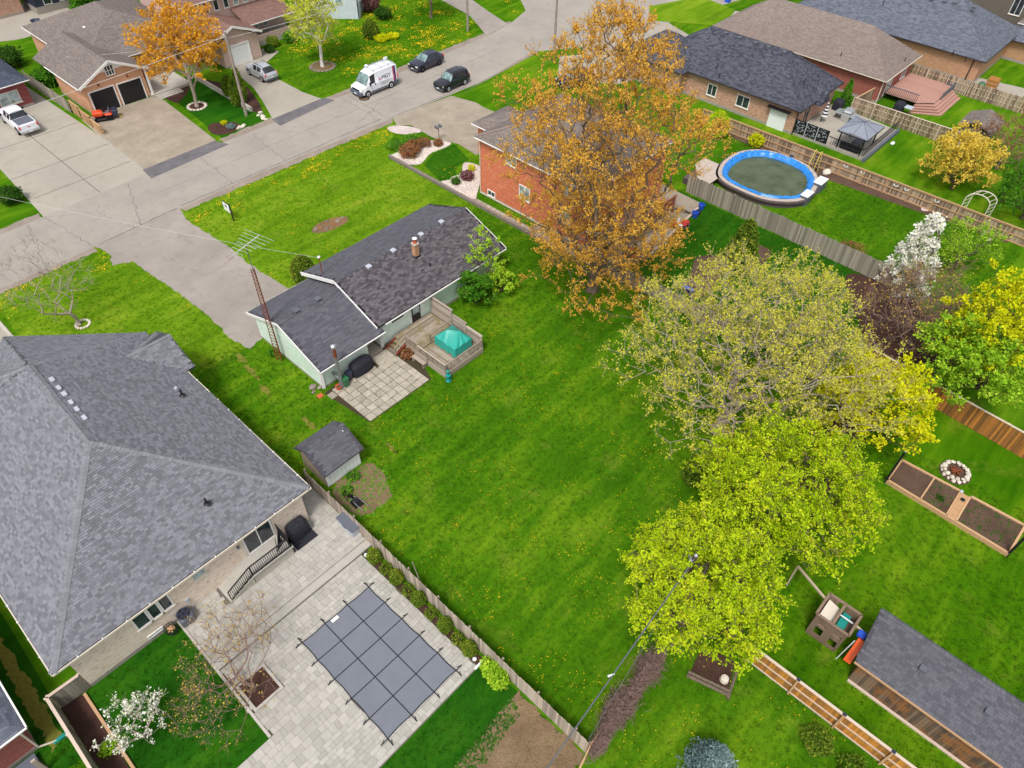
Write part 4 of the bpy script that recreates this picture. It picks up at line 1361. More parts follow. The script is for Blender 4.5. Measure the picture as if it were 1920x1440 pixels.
# side bay roof
bay = [[(10.1, 38.15, ze + .05), (10.85, 38.15, ze), (10.85, 40.6, 4.7), (7.7, 40.6, 4.75)], [(10.85, 43.1, ze), (10.1, 43.1, ze + .05), (7.7, 40.6, 4.75), (10.85, 40.6, 4.7)]]
RB2 = roof_solid(bay, .14).build("roof", "shingle_grey_deck", B)
shingle_tabs(bay, "shingle_grey", RB2, 0, row=.14, widths=(.16, .2, .26, .32), lift=.01)
ridge_cap((10.85, 40.6, 4.7), (7.8, 40.6, 4.75), "ridge_grey", RB2)
m = MB(); m.hexa([(10.5, 38.5, 3.2), (10.5, 42.7, 3.2), (10.5, 40.6, 4.5)], [(10.6, 38.5, 3.2), (10.6, 42.7, 3.2), (10.6, 40.6, 4.5)]); m.build("gable", "brick_buff", B)
# eaves with heat-cable clips along the gutter
def eave(a, b, inward, clips=True):
    a, b = Vector(a), Vector(b)
    m = MB(); m.beam(a + Vector((0, 0, -.09)), b + Vector((0, 0, -.09)), .055, .12); g = m.build("gutter", "cream_trim", B)
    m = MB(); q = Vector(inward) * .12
    m.beam(a + q * .55 + Vector((0, 0, -.04)), b + q * .55 + Vector((0, 0, -.04)), .06, .06); m.build("gutter_trough_shade", "gutter_shadow", g)  # dark bar: the shade inside the gutter put in as colour
    n = int((b - a).length / 1.2)
    if clips:
        for k in range(1, n):
            p = a.lerp(b, k / n); m = MB(); m.beam(p + q * 1.4 + Vector((0, 0, .03)), p - q * .4 + Vector((0, 0, .005)), .05, .02); m.build("clip", "white_trim", g)
eave((-4.6, 24.56, ze), (10.27, 24.56, ze), (0, 1, 0)); eave((10.27, 24.6, ze), (10.27, 38.1, ze), (-1, 0, 0)); eave((-4.61, 24.6, ze), (-4.61, 43.6, ze), (1, 0, 0)); eave(C_, D_, (-.7, -.7, 0), False)
m = MB(); m.box(-4.4, 24.66, 3.22, 10.1, 25.0, 3.26); m.build("soffit", "cream_trim", B)
for u, v in ((89, 712), (101, 728), (112, 739), (124, 755), (135, 768), (149, 784)):
    p = G(u + 3, v + 3, 7.2); roof_vent(RB, p.x + .1, p.y, 7.1, "vent_grey", .42)
for u, v, z, zz in ((387, 942, 4.8, 5.2), (341, 739, 4.5, 4.7)):
    p = G(u, v, z); m = MB(); m.tube((p.x, p.y, z - .4), (p.x, p.y, z + .35), .06, .06, 10); m.lathe((p.x, p.y, z - .1), [(.2, 0), (.1, .08)], 10); m.build("vent_pipe", "black_metal", RB)
for u, v, z in ((330, 729, 4.5), (385, 801, 4.2), (429, 845, 4.0)):
    p = G(u, v, z); m = MB(); m.rbox(p.x - .1, p.y - .1, z - .15, p.x + .1, p.y + .1, z + .12, .03); m.build("roof_vent", "vent_grey", RB)
# rear wall openings
win(B, 'Y', 24.92, -0.78, 0.0, 1.6, 2.85, "white_trim", "glass", 0); win(B, 'Y', 24.92, 0.02, 0.62, 1.6, 2.85, "white_trim", "glass", 0); win(B, 'Y', 24.92, 0.64, 1.26, 1.6, 2.85, "white_trim", "glass", 0)
win(B, 'Y', 24.92, 2.6, 3.4, 2.2, 2.9, "cream_trim", "glass_pale", 0)
win(B, 'Y', 24.92, -.66, .2, .32, .62, "white_trim", "glass_pale", 1, False)
pd = win(B, 'Y', 24.92, 5.7, 7.5, 1.13, 3.05, "white_trim", "glass", 1, False, name="patio_door")
for xa, xb in ((7.56, 7.66), (5.5, 5.68)):
    m = MB(); m.box(xa, 24.86, 1.13, xb, 24.95, 3.1); m.build("door_trim", "cream_trim", B)
m = MB(); m.box(-3.9, 24.89, 3.12, 9.72, 24.93, 3.21); m.build("frieze_board", "cream_trim", B)
for x in (5.35, ):
    m = MB(); m.lathe((x, 24.85, 2.3), [(.05, 0), (.08, .1), (.05, .25)], 10); m.build("wall_lamp", "plastic_grey", B)

# ------------------------------------------------------------------ paved pool terrace
T0, T1 = 0.004, 0.30      # lower and upper terrace levels
PA = sheet("pool_terrace", [(-3.0, 11.2), (10.9, 11.2), (10.42, 12), (10.42, 20.9), (11.25, 20.9), (11.3, 27.0), (10.0, 27.0), (10.0, 25.0), (1.0, 25.03), (1.0, 16.2), (-3.0, 16.2)], 0.006, "joint_sand")
m = MB(); m.box(1.0, 21.45, 0, 11.25, 25.01, T1 - .045); m.box(9.78, 25.01, 0, 11.3, 27.0, T1 - .045); m.build("upper_terrace_base", "joint_sand", PA)
m = MB(); m.box(1.0, 20.9, 0, 11.2, 21.0, .16); m.box(1.0, 20.88, .16, 11.22, 21.45, .2); m.build("step", "paver", PA)
m = MB(); m.box(1.0, 21.38, .2, 11.24, 21.5, T1 + .012); m.build("step_nosing", "paver", PA)
m = MB(); m.box(.86, 16.2, 0, 1.0, 25.2, .1); m.build("edge_kerb", "concrete", PA)
recs = []
def ashlar(x0, y0, x1, y1, z, ok):
    y = y0
    while y < y1 - .1:
        hh = min(random.choice((.24, .36, .36, .48)), y1 - y)
        x = x0 - random.random() * .3
        while x < x1:
            ww = random.choice((.24, .36, .48, .48, .6))
            a, b = max(x, x0), min(x + ww, x1)
            if b - a > .08 and ok((a + b) / 2, y + hh / 2):
                recs.append((a, y, b, y + hh, z))
            x += ww
        y += hh
def ok_low(x, y):
    if 1.15 < x < 2.75 and 17.75 < y < 19.45: return False
    if x < 1.0 and y > 16.1: return False
    return not (5.0 < x < 9.2 and 12.2 < y < 18.8)
ashlar(-3.0, 11.25, 10.4, 20.86, T0, ok_low)
def ok_up(x, y):
    if y > 25.3 and x < 9.8: return False
    return not (3.5 < x < 7.75 and y > 23.5)
ashlar(1.02, 21.5, 11.2, 26.95, T1 - .046, ok_up)
recs.sort(key=lambda r: (Vector(((r[0] + r[2]) / 2, (r[1] + r[3]) / 2, 0)) - CAMV).length)
def visible(r):
    c = Vector(((r[0] + r[2]) / 2, (r[1] + r[3]) / 2, r[4])) - CAMV
    w = c.dot(Vector(_f)); return abs(c.dot(Vector(RIGHT)) / w * FPX) < 960 and abs(c.dot(Vector(UP)) / w * FPX) < 720
recs = [r for r in recs if visible(r)] + [r for r in recs if not visible(r)]
mb = MB()
for i, (a, y0, b, y1, z) in enumerate(recs):
    if i < 300:
        o = link("paver", box_mesh("paver", round(b - a - .012, 2), round(y1 - y0 - .012, 2), .05, "paver"), PA)
        o.location = ((a + b) / 2, (y0 + y1) / 2, z + random.uniform(-.002, .002))
    else:
        mb.var = random.random(); mb.box(a + .006, y0 + .006, z, b - .006, y1 - .006, z + .05 + random.uniform(-.002, .002))
mb.build("paver", "paver", PA, kind="stuff")

# safety cover over the sunken pool
PC = thing("pool_cover", "slate grey mesh safety cover stretched over the sunken pool with black straps", "pool cover", (7.1, 15.5, 0.05))
c4 = [Vector((4.82, 19.0, .085)), Vector((9.38, 18.95, .085)), Vector((9.48, 11.88, .085)), Vector((4.8, 11.9, .085))]
nx, ny = 24, 36
vs, fs = [], []
def cpt(s, t):
    # scalloped edge between the strap anchors
    e = .045
    px = c4[0].lerp(c4[1], s).lerp(c4[3].lerp(c4[2], s), t)
    bx_ = e * abs(math.sin(math.pi * 5 * t)) * (1 - 2 * s) * (abs(2 * s - 1) ** 3)
    by_ = e * abs(math.sin(math.pi * 3 * s)) * (1 - 2 * t) * (abs(2 * t - 1) ** 3)
    z = .085 - .045 * (16 * s * (1 - s) * t * (1 - t)) ** .7
    return Vector((px.x + bx_, px.y - by_, z + .02))
for j in range(ny + 1):
    for i in range(nx + 1):
        vs.append(cpt(i / nx, j / ny))
for j in range(ny):
    for i in range(nx):
        k = j * (nx + 1) + i
        fs.append((k, k + nx + 1, k + nx + 2, k + 1))
m = MB(); m.grid(vs, fs); m.build("mesh_cover", "cover_grey", PC, smooth=True)
def strap(s0, t0, s1, t1):
    m = MB(); n = 20
    P = [cpt(s0 + (s1 - s0) * k / n, t0 + (t1 - t0) * k / n) + Vector((0, 0, .012)) for k in range(n + 1)]
    d = (P[-1] - P[0]).normalized()
    P = [Vector((P[0].x, P[0].y, .075)) - d * .36] + P + [Vector((P[-1].x, P[-1].y, .075)) + d * .36]
    for a, b in zip(P, P[1:]): m.beam(a, b, .05, .008)
    o = m.build("strap", "strap_black", PC)
    m = MB()
    for q, sg in ((P[0], 1), (P[-1], -1)):
        sd = Vector((-d.y, d.x, 0))
        m.beam(q, q + d * sg * .22 + sd * .1, .035, .02); m.tube((q.x, q.y, .06), (q.x, q.y, .1), .035, .035, 8)
    m.build("anchor", "strap_black", o)
for k in range(4): strap(k / 3 if 0 < k < 3 else (.004 if k == 0 else .996), 0, k / 3 if 0 < k < 3 else (.004 if k == 0 else .996), 1)
for k in range(6): strap(0, k / 5 if 0 < k < 5 else (.003 if k == 0 else .997), 1, k / 5 if 0 < k < 5 else (.003 if k == 0 else .997))
m = MB(); a = cpt(.45, .01); m.beam(a + Vector((-.22, -.1, .016)), a + Vector((.22, -.1, .016)), .2, .006); m.build("care_label", "label_white", PC)

# raised porch with steps and railing
PO = thing("porch_steps", "grey concrete porch with side steps and black iron railing behind the big house", "porch", (6, 24.3, T1))
m = MB(); m.box(5.15, 23.6, T1, 7.7, 25.01, 1.06); m.build("landing", "concrete", PO)
m = MB(); m.box(5.1, 23.52, 1.06, 7.78, 25.01, 1.13); m.build("landing_slab", "paver", PO)
for k in range(5):
    x = 5.1 - (k + 1) * .32; z = 1.13 - (k + 1) * .15
    m = MB(); m.box(x, 23.6, T1, x + .33, 25.1, z); m.build("step", "concrete", PO)
    m = MB(); m.box(x - .02, 23.55, z + .003, x + .33, 25.12, z + .05); m.build("tread", "paver", PO)
def iron(a, b, z0, z1, step=.12):
    a, b = Vector(a), Vector(b); n = int((b - a).length / step)
    for k in range(n + 1):
        q = a.lerp(b, k / n); m = MB(); m.beam((q.x, q.y, q.z + z0), (q.x, q.y, q.z + z1), .03 if 0 < k < n else .06); m.build("baluster" if 0 < k < n else "railing_post", "black_metal", PO)
    for z in (z0 + .06, z1):
        m = MB(); m.beam(a + Vector((0, 0, z)), b + Vector((0, 0, z)), .06); m.build("railing_bar", "black_metal", PO)
iron((5.15, 23.62, 1.13), (7.68, 23.62, 1.13), 0, .92); iron((5.12, 23.62, 1.13), (3.6, 23.62, .38), 0, .92); iron((7.68, 23.62, 1.13), (7.68, 25.2, 1.13), 0, .92)
gc = thing("folding_chair", "folded black mesh garden chair leaning on the porch railing", "chair", (7.3, 24.4, 1.13))
m = MB(); m.hexa([(7.0, 23.9, 1.15), (7.5, 24.2, 1.15), (7.5, 24.25, 1.15), (7.0, 23.95, 1.15)], [(7.25, 24.0, 2.0), (7.6, 24.5, 2.0), (7.6, 24.55, 2.0), (7.25, 24.05, 2.0)]); m.build("seat", "black_fabric", gc)
for (x, y) in ((6.95, 23.9), (7.5, 24.2)):
    m = MB(); m.path([(x, y, 1.13), (x + .2, y + .2, 2.1)], .02, 6); m.build("leg", "black_metal", gc)
gb = thing("covered_barbecue", "black covered barbecue on a mat beside the porch of the big house", "barbecue", (8.5, 24.4, T1))
soft_cover(8.05, 24.1, 9.35, 24.95, 1.2, 5, roundness=.7, z0=T1).build("cover", "black_fabric", gb, smooth=True)
m = MB(); m.box(7.95, 23.6, T1 + .012, 9.4, 24.9, T1 + .03); m.build("floor_mat", "black_fabric", label="black rubber mat under the covered barbecue by the porch", category="mat")
bx2 = thing("storage_box", "grey plastic deck storage box standing against the long fence", "storage box", (11.05, 22.6, T1))
m = MB(); m.rbox(10.7, 21.95, T1, 11.35, 23.35, T1 + .62, .03); m.build("body", "plastic_lightgrey", bx2)
m = MB(); m.rbox(10.64, 21.88, T1 + .63, 11.4, 23.42, T1 + .74, .04); m.build("lid", "plastic_grey", bx2)
m = MB(); m.box(10.63, 22.5, T1 + .5, 10.7, 22.8, T1 + .6); m.build("latch", "plastic_grey", bx2)
ac = thing("air_conditioner", "grey-green air conditioning unit on the terrace by the rear wall", "air conditioner", (1.35, 24.5, 0))
m = MB(); m.rbox(.95, 24.1, .05, 1.75, 24.9, .95, .12); m.build("casing", "plastic_grey", ac)
m = MB(); m.lathe((1.33, 24.5, .951), [(.36, 0), (.36, .012), (.1, .012)], 20); m.build("fan_grille", "black_metal", ac)
for k in range(5):
    a = k * 2 * math.pi / 5; m = MB(); m.beam((1.33 + .08 * math.cos(a), 24.5 + .08 * math.sin(a), .97), (1.33 + .33 * math.cos(a), 24.5 + .33 * math.sin(a), .97), .14, .01); m.build("fan_blade", "plastic_navy", ac)
m = MB(); m.box(1.75, 24.85, 1.0, 1.95, 24.925, 1.3); m.path([(1.85, 24.84, 1.0), (1.95, 24.82, .6), (1.75, 24.7, .3)], .02, 6); m.build("power_conduit", "plastic_lightgrey", ac)
fp = thing("wire_basket", "round black wire basket with firewood beside the air conditioning unit", "basket", (.45, 24.95, 0))
m = MB()
for k in range(14):
    a = 2 * math.pi * k / 14; m.path([(.45 + .2 * math.cos(a), 24.55 + .2 * math.sin(a), .05), (.45 + .34 * math.cos(a), 24.55 + .34 * math.sin(a), .55)], .012, 4)
for r, z in ((.22, .08), (.29, .3), (.34, .55)):
    m.path([(.45 + r * math.cos(2 * math.pi * k / 18), 24.55 + r * math.sin(2 * math.pi * k / 18), z) for k in range(19)], .018, 5)
m.build("frame", "black_metal", fp)
for k in range(5):
    a = k * 1.3; m = MB(); m.tube((.45 - .2 * math.cos(a), 24.55 - .2 * math.sin(a), .3 + .03 * k), (.45 + .2 * math.cos(a), 24.55 + .2 * math.sin(a), .4 + .03 * k), .045, .04, 7); m.build("log", "timber_tan", fp)
m = MB(); m.box(1.1, 17.7, 0, 2.8, 17.84, .16); m.box(1.1, 19.4, 0, 2.8, 19.54, .16); m.box(2.66, 17.84, 0, 2.8, 19.4, .16); m.box(1.1, 17.84, 0, 1.24, 19.4, .16); m.build("planter_kerb", "concrete", PA)
m = MB(); m.box(1.24, 17.84, 0, 2.66, 19.4, .1); m.build("planter_soil", "mulch", PA)
m = MB(); m.box(10.44, 11.3, 0, 10.9, 20.85, .03); m.build("hedge_bed_soil", "mulch", PA)
m = MB(); m.box(10.2, 11.18, 0, 10.95, 11.3, .12); m.build("bed_kerb", "plastic_white", PA)
for i, (x, y) in enumerate(((10.55, 20.6), (10.55, 11.6))):
    t = thing("garden_globe", ("white globe lamp in the hedge bed beside the step", "white globe lamp at the lower end of the hedge bed")[i], "garden lamp", (x, y, .03))
    m = MB(); m.blob((x, y, .16), .12, .12, .12, 14, 9); m.build("globe", "plastic_white", t, smooth=True)
    m = MB(); m.lathe((x, y, .02), [(.06, 0), (.05, .05)], 10); m.build("base", "black_metal", t)
# gate between house and fence
fence("slat_gate", "short dark slatted gate between the big house and the long fence", (9.8, 27.0), (11.2, 27.0), 1.3, .07, .04, "dark_trim", "dark_trim", "dark_trim", rails=(.3, 1.1))

# long fence along the lot line
FL = fence("board_fence", "long weathered board fence running down the lot beside the pool terrace", (11.3, 27.3), (11.05, 4.4), 1.5, .14, .004, "fence_grey", "rail_grey", "rail_grey", side=-1, post_step=2.45, rails=(.3, 1.2), posth=.04)
pq = thing("thin_post", "thin leaning wooden stake standing against the long fence", "post", (11.35, 16.6, 0))
m = MB(); m.tube((11.4, 16.55, 0), (11.2, 16.9, 3.0), .035, .03, 7); m.build("stake", "pole_wood", pq)
m = MB(); m.tube((11.45, 16.5, 0), (11.45, 16.5, .5), .05, .05, 8); m.build("footing", "grey_metal", pq)
# lower-left corner: fence, neighbour house, downpipe
fence("board_fence", "old board fence turning from the big house wall to the left bed", (-3.95, 24.95), (-5.5, 25.0), 1.5, .17, .004, "fence_old", "rail_pale", "rail_pale", side=1, post_step=1.5, rails=(.75,), cap=True)
fence("board_fence", "old board fence with cap rail along the dark bed at lower left", (-5.5, 25.0), (-5.5, 13.0), 1.5, .17, .004, "fence_old", "rail_pale", "rail_pale", side=1, rails=(.4, 1.1), cap=True)
N1 = thing("brick_house", "corner of a red-brick house with dark roof at the lower left edge", "house", (-9, 26, 0))
walls(N1, -14, 23.95, -7.0, 38, 2.7, "brick_red")
pl = hip_polys(-14.5, 23.5, -6.55, 38.6, 2.85, .5)
rr_ = roof_solid(pl, .15).build("roof", "roof_bluegrey", N1)
gutter(N1, (-14.5, 23.45, 2.78), (-6.5, 23.45, 2.78)); gutter(N1, (-6.5, 23.5, 2.78), (-6.5, 38.6, 2.78))
m = MB(); m.path([(-6.75, 23.6, 2.7), (-6.95, 23.9, 2.2), (-6.95, 23.9, .2)], .05, 6); m.path([(-6.95, 23.9, .15), (-6.2, 23.6, .05)], .05, 6); m.build("downpipe", "cream_trim", N1)
m = MB(); m.box(-12, 21.2, .0, -7.2, 23.7, .3); m.build("deck_platform", "plastic_grey", N1)
for y in (21.5, 22.6):
    m = MB(); m.box(-7.25, y, 0, -7.05, y + .12, 1.5); m.build("rail_post", "deck_rail", N1)
m = MB(); m.box(-6.4, 23.5, .02, -5.7, 23.7, .1); m.build("splash_block", "plastic_teal", label="green plastic splash block under the downpipe at lower left", category="splash block")
# ================================================================== neighbouring houses
def hip_house(name, label, x0, y0, x1, y1, zw, wallmat, roofmat, slope, over=.45, ends=(True, True), base=.3, gut="white_trim", root=None):
    t = root or thing(name, label, "house", ((x0 + x1) / 2, (y0 + y1) / 2, 0))
    walls(t, x0, y0, x1, y1, zw, wallmat, base=base)
    pl = hip_polys(x0 - over, y0 - over, x1 + over, y1 + over, zw + .12, slope, ends)
    r = roof_solid(pl, .16).build("roof", roofmat, t)
    z = zw + .04
    gutter(t, (x0 - over - .05, y0 - over - .05, z), (x1 + over, y0 - over - .05, z), gut)
    gutter(t, (x0 - over - .06, y0 - over, z), (x0 - over - .06, y1 + over, z), gut)
    return t, r, pl

# two-storey orange brick house behind the maple
O, RO, pl = hip_house("brick_house", "two-storey orange brick house with taupe roof behind the big maple", 43.1, 30.6, 54.6, 43.3, 5.75, "brick_orange", "roof_taupe", .42, over=.35)
zt = 5.87 + 6.1 * .42
ridge_cap((42.75, 43.65, 5.87), (48.85, 37.55, zt), "roof_warm", RO, .2); ridge_cap((42.75, 30.25, 5.87), (48.85, 36.35, zt), "roof_warm", RO, .2)
hip_house("", "", 48.2, 43.0, 52.6, 48.6, 3.3, "brick_orange", "roof_taupe", .45, root=O)
win(O, 'X', 43.1, 38.7, 40.0, 4.5, 5.6, "white_trim", "glass_pale", 1); win(O, 'X', 43.1, 37.0, 38.3, 1.75, 3.15, "white_trim", "glass_pale", 1); win(O, 'X', 43.1, 41.3, 42.3, .3, .9, "white_trim", "glass", 1)
win(O, 'X', 43.1, 32.2, 33.4, 1.6, 3.0, "white_trim", "glass_pale", 1); win(O, 'X', 43.1, 32.2, 33.4, 4.3, 5.5, "white_trim", "glass_pale", 1)
m = MB(); m.tube((43.03, 43.2, .2), (43.03, 43.2, 5.7), .05, .05, 8); m.build("downpipe", "cream_trim", O)
m = MB(); m.box(43.02, 30.7, .12, 43.09, 43.3, .2); m.build("brick_ledge", "cream_trim", O)
dk_ = thing("rear_deck", "reddish wooden deck with red railing behind the orange brick house", "deck", (50, 29.5, 0))
NOGRASS.append(np.array(rect(46.5, 27.5, 55, 30.5)))
for k in range(17):
    m = MB(); m.box(46.6, 28.0 + k * .15, .95, 53.4, 28.14 + k * .15, .99); m.build("deck_board", "deck_red", dk_)
for k in range(42):
    x = 46.7 + k * .16; m = MB(); m.box(x, 28.02, .99, x + .05, 28.07, 1.85); m.build("baluster", "timber_red", dk_)
m = MB(); m.box(46.6, 27.98, 1.85, 53.4, 28.12, 1.91); m.build("top_rail", "timber_red", dk_)
for x in (46.7, 50, 53.2):
    m = MB(); m.box(x, 28.0, 0, x + .12, 28.12, 1.0); m.build("post", "timber_red", dk_)
m = MB(); m.beam((53.6, 28.2, .9), (54.6, 26.4, .1), .5, .08); m.build("ramp", "deck_rail", dk_)
for i, (u, v, mat, r, h) in enumerate(((1314, 392, "plastic_blue", .3, .5), (1302, 407, "plastic_blue", .3, .5), (1308, 402, "plastic_navy", .25, .35))):
    p = G(u, v, 0)
    t = thing("water_barrel", ("round bright blue tub beside the orange brick house yard edge", "lower blue tub on the yard edge under the maple", "small navy tub between the two blue tubs")[i], "tub", (p.x, p.y, 0))
    m = MB(); m.lathe((p.x, p.y, 0), [(r * .8, 0), (r, h), (r * 1.06, h), (r * 1.06, h + .04), (r * .92, h + .04), (r * .85, .12)], 18); m.build("tub", mat, t, smooth=True)
    m = MB(); m.lathe((p.x, p.y, h * .5), [(r * .9, 0), (r * .2, .01)], 14); m.build("contents", "plastic_grey", t)
for i, (u, v) in enumerate(((1283, 425), (1266, 425))):
    p = G(u, v, 0)
    t = thing("toy_wagon", ("red plastic ride-on toy on the pavement edge under the maple", "second red plastic toy beside the white chair under the maple")[i], "toy", (p.x, p.y, 0))
    m = MB(); m.rbox(p.x - .45, p.y - .3, .2, p.x + .45, p.y + .3, .55, .12); m.build("body", "plastic_red", t)
    for a in (-.3, .3):
        for b in (-.3, .3):
            m = MB(); m.tube((p.x + a, p.y + b - .04, .18), (p.x + a, p.y + b + .04, .18), .16, .16, 10); m.build("wheel", "plastic_grey", t)
p = G(1275, 428, 0)
t = thing("garden_chair", "white plastic garden chair among toys under the maple", "chair", (p.x, p.y, 0))
m = MB(); m.rbox(p.x - .25, p.y - .25, .38, p.x + .25, p.y + .25, .43, .02); m.build("seat", "plastic_white", t)
m = MB(); m.hexa([(p.x - .25, p.y + .2, .43), (p.x + .25, p.y + .2, .43), (p.x + .25, p.y + .24, .43), (p.x - .25, p.y + .24, .43)], [(p.x - .22, p.y + .34, .9), (p.x + .22, p.y + .34, .9), (p.x + .22, p.y + .38, .9), (p.x - .22, p.y + .38, .9)]); m.build("backrest", "plastic_white", t)
for a in (-.22, .22):
    for b in (-.22, .22):
        m = MB(); m.beam((p.x + a, p.y + b, 0), (p.x + a, p.y + b, .4), .04); m.build("leg", "plastic_white", t)
# pale plank walk and yard edge planks
pk = thing("plank_walk", "pale plank walk on the pavement edge under the maple", "boardwalk", (47.5, 26.8, 0))
for k in range(13):
    m = MB(); y = 27.3 - k * .13 + .02 * (k % 3); m.box(46.9, y, .03, 49.4, y + .1, .07); m.build("plank", "plank_pale", pk)
m = MB(); m.beam((46.2, 25.7, .08), (56.2, 26.8, .08), .2, .14); m.build("yard_edging", "plank_pale", label="long pale timber edging between the yard pavement and the lawn under the maple", category="edging")
rt = thing("patio_table", "round rust-coloured table top at the end of the fence under the maple", "table", (44.8, 26.5, 0))
m = MB(); m.lathe((44.8, 26.5, .72), [(.75, 0), (.75, .04), (.1, .05)], 22); m.build("table_top", "terracotta", rt)
m = MB(); m.lathe((44.8, 26.5, 0), [(.25, 0), (.05, .06), (.05, .72)], 10); m.build("pedestal", "black_metal", rt)

# bungalow with black roof
K, RK, pl = hip_house("brick_bungalow", "mixed-brick bungalow with a steep black shingle roof at upper right", 75.1, 27.4, 84.3, 46.4, 2.75, "brick_mixed", "roof_black", .68, gut="dark_trim")
for a, b in ((pl[2][0], pl[2][2]), (pl[2][1], pl[2][2])):
    ridge_cap(a, b, "roof_black", RK, .2)
hip_house("", "", 74.0, 41.5, 80.5, 49.5, 2.75, "brick_mixed", "roof_black", .68, gut="dark_trim", root=K)
for u, v in ((1364, 64), (1391, 72), (1421, 82), (1448, 88), (1483, 94)):
    p = G(u, v, 5.9); roof_vent(RK, min(p.x, 79.3), p.y, 2.87 + (min(p.x, 79.3) - 74.6) * .68, "vent_dark", .42)
for u, v in ((1352, 128), (1346, 120), (1505, 163)):
    p = G(u, v, 4.2); z_ = 2.87 + (p.x - 74.6) * .68; vent_pipe(RK, p.x, p.y, z_ - .2, z_ + .4)
win(K, 'X', 75.1, 33.0, 34.6, .9, 2.2, "white_trim", "glass", 1); win(K, 'X', 75.1, 37.2, 38.4, .9, 2.2, "white_trim", "glass", 1)
m = MB(); m.box(75.0, 28.4, .0, 75.09, 30.4, 2.1); d = m.build("door", "plastic_white", K)
m = MB(); m.box(74.55, 28.1, 2.2, 75.1, 30.7, 2.3); m.build("door_hood", "black_metal", K)
win(K, 'Y', 27.4, 77.2, 78.2, .3, 2.2, "dark_trim", "glass", 0, False)
m = MB(); m.hexa([(78.0, 26.3, 2.5), (80.2, 26.3, 2.5), (79.1, 26.3, 3.9)], [(78.0, 27.4, 2.5), (80.2, 27.4, 2.5), (79.1, 28.6, 3.9)]); m.build("porch_gable", "roof_black", K)
m = MB(); m.tube((75.0, 27.3, .1), (75.0, 27.3, 2.7), .06, .06, 8); m.build("downpipe", "black_metal", K)
# bungalow with brown roof
W, RW, pl = hip_house("brick_bungalow", "red-brick bungalow with a plain brown hipped roof at upper right", 88.9, 24.0, 98.2, 46.0, 2.75, "brick_red", "roof_warm", .66, gut="cream_trim")
for u, v in ((1641, 48), (1582, 88), (1565, 101), (1705, 92)):
    p = G(u, v, 4.6); z_ = 2.87 + min((p.x - 88.4) * .66, (p.y - 23.5) * .66); vent_pipe(RW, p.x, p.y, z_ - .2, z_ + .4)
win(W, 'Y', 24.0, 90.5, 92.2, .3, 2.2, "white_trim", "glass_pale", 1, False); win(W, 'Y', 24.0, 95, 96.4, .9, 2.1, "white_trim", "glass", 1)
m = MB(); m.tube((88.8, 23.9, .1), (88.8, 23.9, 2.7), .06, .06, 8); m.build("downpipe", "cream_trim", W)
# bungalow with blue-grey roof
Y, RY, pl = hip_house("brick_bungalow", "tan-brick bungalow with a broad blue-grey roof near the upper right corner", 102.6, 17.7, 115.6, 42, 2.75, "brick_tan", "roof_bluegrey", .56, gut="dark_trim")
for u, v in ((1746, 2), (1770, 7), (1788, 11), (1824, 20)):
    p = G(u, v, 5.9); roof_vent(RY, p.x, p.y, 2.87 + (p.x - 102.1) * .56, "vent_dark", .5)
for u, v in ((1798, 75), (1823, 84), (1686, 47)):
    p = G(u, v, 4.4); z_ = 2.87 + (p.x - 102.1) * .56; vent_pipe(RY, p.x, p.y, z_ - .2, z_ + .4)
m = MB(); m.tube((102.5, 18.6, .1), (102.5, 18.6, 2.7), .07, .07, 8); m.build("downpipe", "dark_trim", Y)
hip_house("", "", 113.2, 14.0, 117.5, 19.0, 2.4, "brick_tan", "roof_bluegrey", .4, gut="dark_trim", root=Y)
# far house at top right corner
F4, RF4, pl = hip_house("siding_house", "dark taupe house with white window trim at the top right corner", 122, 18, 136, 42, 5.5, "siding_taupe", "roof_taupe", .5)
win(F4, 'X', 122, 19.4, 20.8, 2.5, 4.8, "white_trim", "glass", 1); win(F4, 'X', 122, 27.0, 31.0, 3.2, 5.2, "white_trim", "glass", 2)
hip_house("", "", 118, 8, 126, 18, 3.0, "brick_pink", "roof_taupe", .5, root=F4)

# ------------------------------------------------------------------ across the street
# salmon brick house with double garage
Q, RQ, pl = hip_house("brick_house", "salmon-brick house with two black garage doors across the street", 27.2, 88.2, 40.0, 104.0, 3.25, "brick_salmon", "roof_taupe", .42)
walls(Q, 24.6, 84.2, 31.2, 92.0, 3.3, "brick_salmon", base=.15)
gable_end(Q, 'Y', 84.21, 24.6, 31.2, 3.28, 5.0, "brick_salmon", am=27.9)
g1 = [(24.0, 83.7, 3.2), (24.0, 95.0, 3.2), (27.9, 95.0, 5.1), (27.9, 83.7, 5.1)][::-1]
g2 = [(31.8, 83.7, 3.2), (27.9, 83.7, 5.1), (27.9, 95.0, 5.1), (31.8, 95.0, 3.2)][::-1]
RQ2 = roof_solid([g1, g2], .16).build("roof", "roof_taupe", Q)
m = MB(); m.beam((24.0, 83.66, 3.14), (27.9, 83.66, 5.04), .06, .26); m.beam((27.9, 83.66, 5.04), (31.8, 83.66, 3.14), .06, .26); m.build("rake_board", "white_trim", Q)
m = MB(); m.hexa([(26.0, 83.98, 4.05), (29.8, 83.98, 4.05), (27.9, 83.98, 4.98)], [(26.0, 84.2, 4.05), (29.8, 84.2, 4.05), (27.9, 84.2, 4.98)]); m.build("gable_panel", "white_trim", Q)
gutter(Q, (23.95, 83.8, 3.12), (23.95, 92, 3.12))
garage_door(Q, 'Y', 84.2, 24.98, 27.6, 2.35, "black_metal", "white_trim"); garage_door(Q, 'Y', 84.2, 28.1, 30.7, 2.3, "black_metal", "white_trim")
win(Q, 'Y', 83.97, 27.3, 28.3, 3.5, 4.6, "white_trim", "glass", 2, False, bars=1)
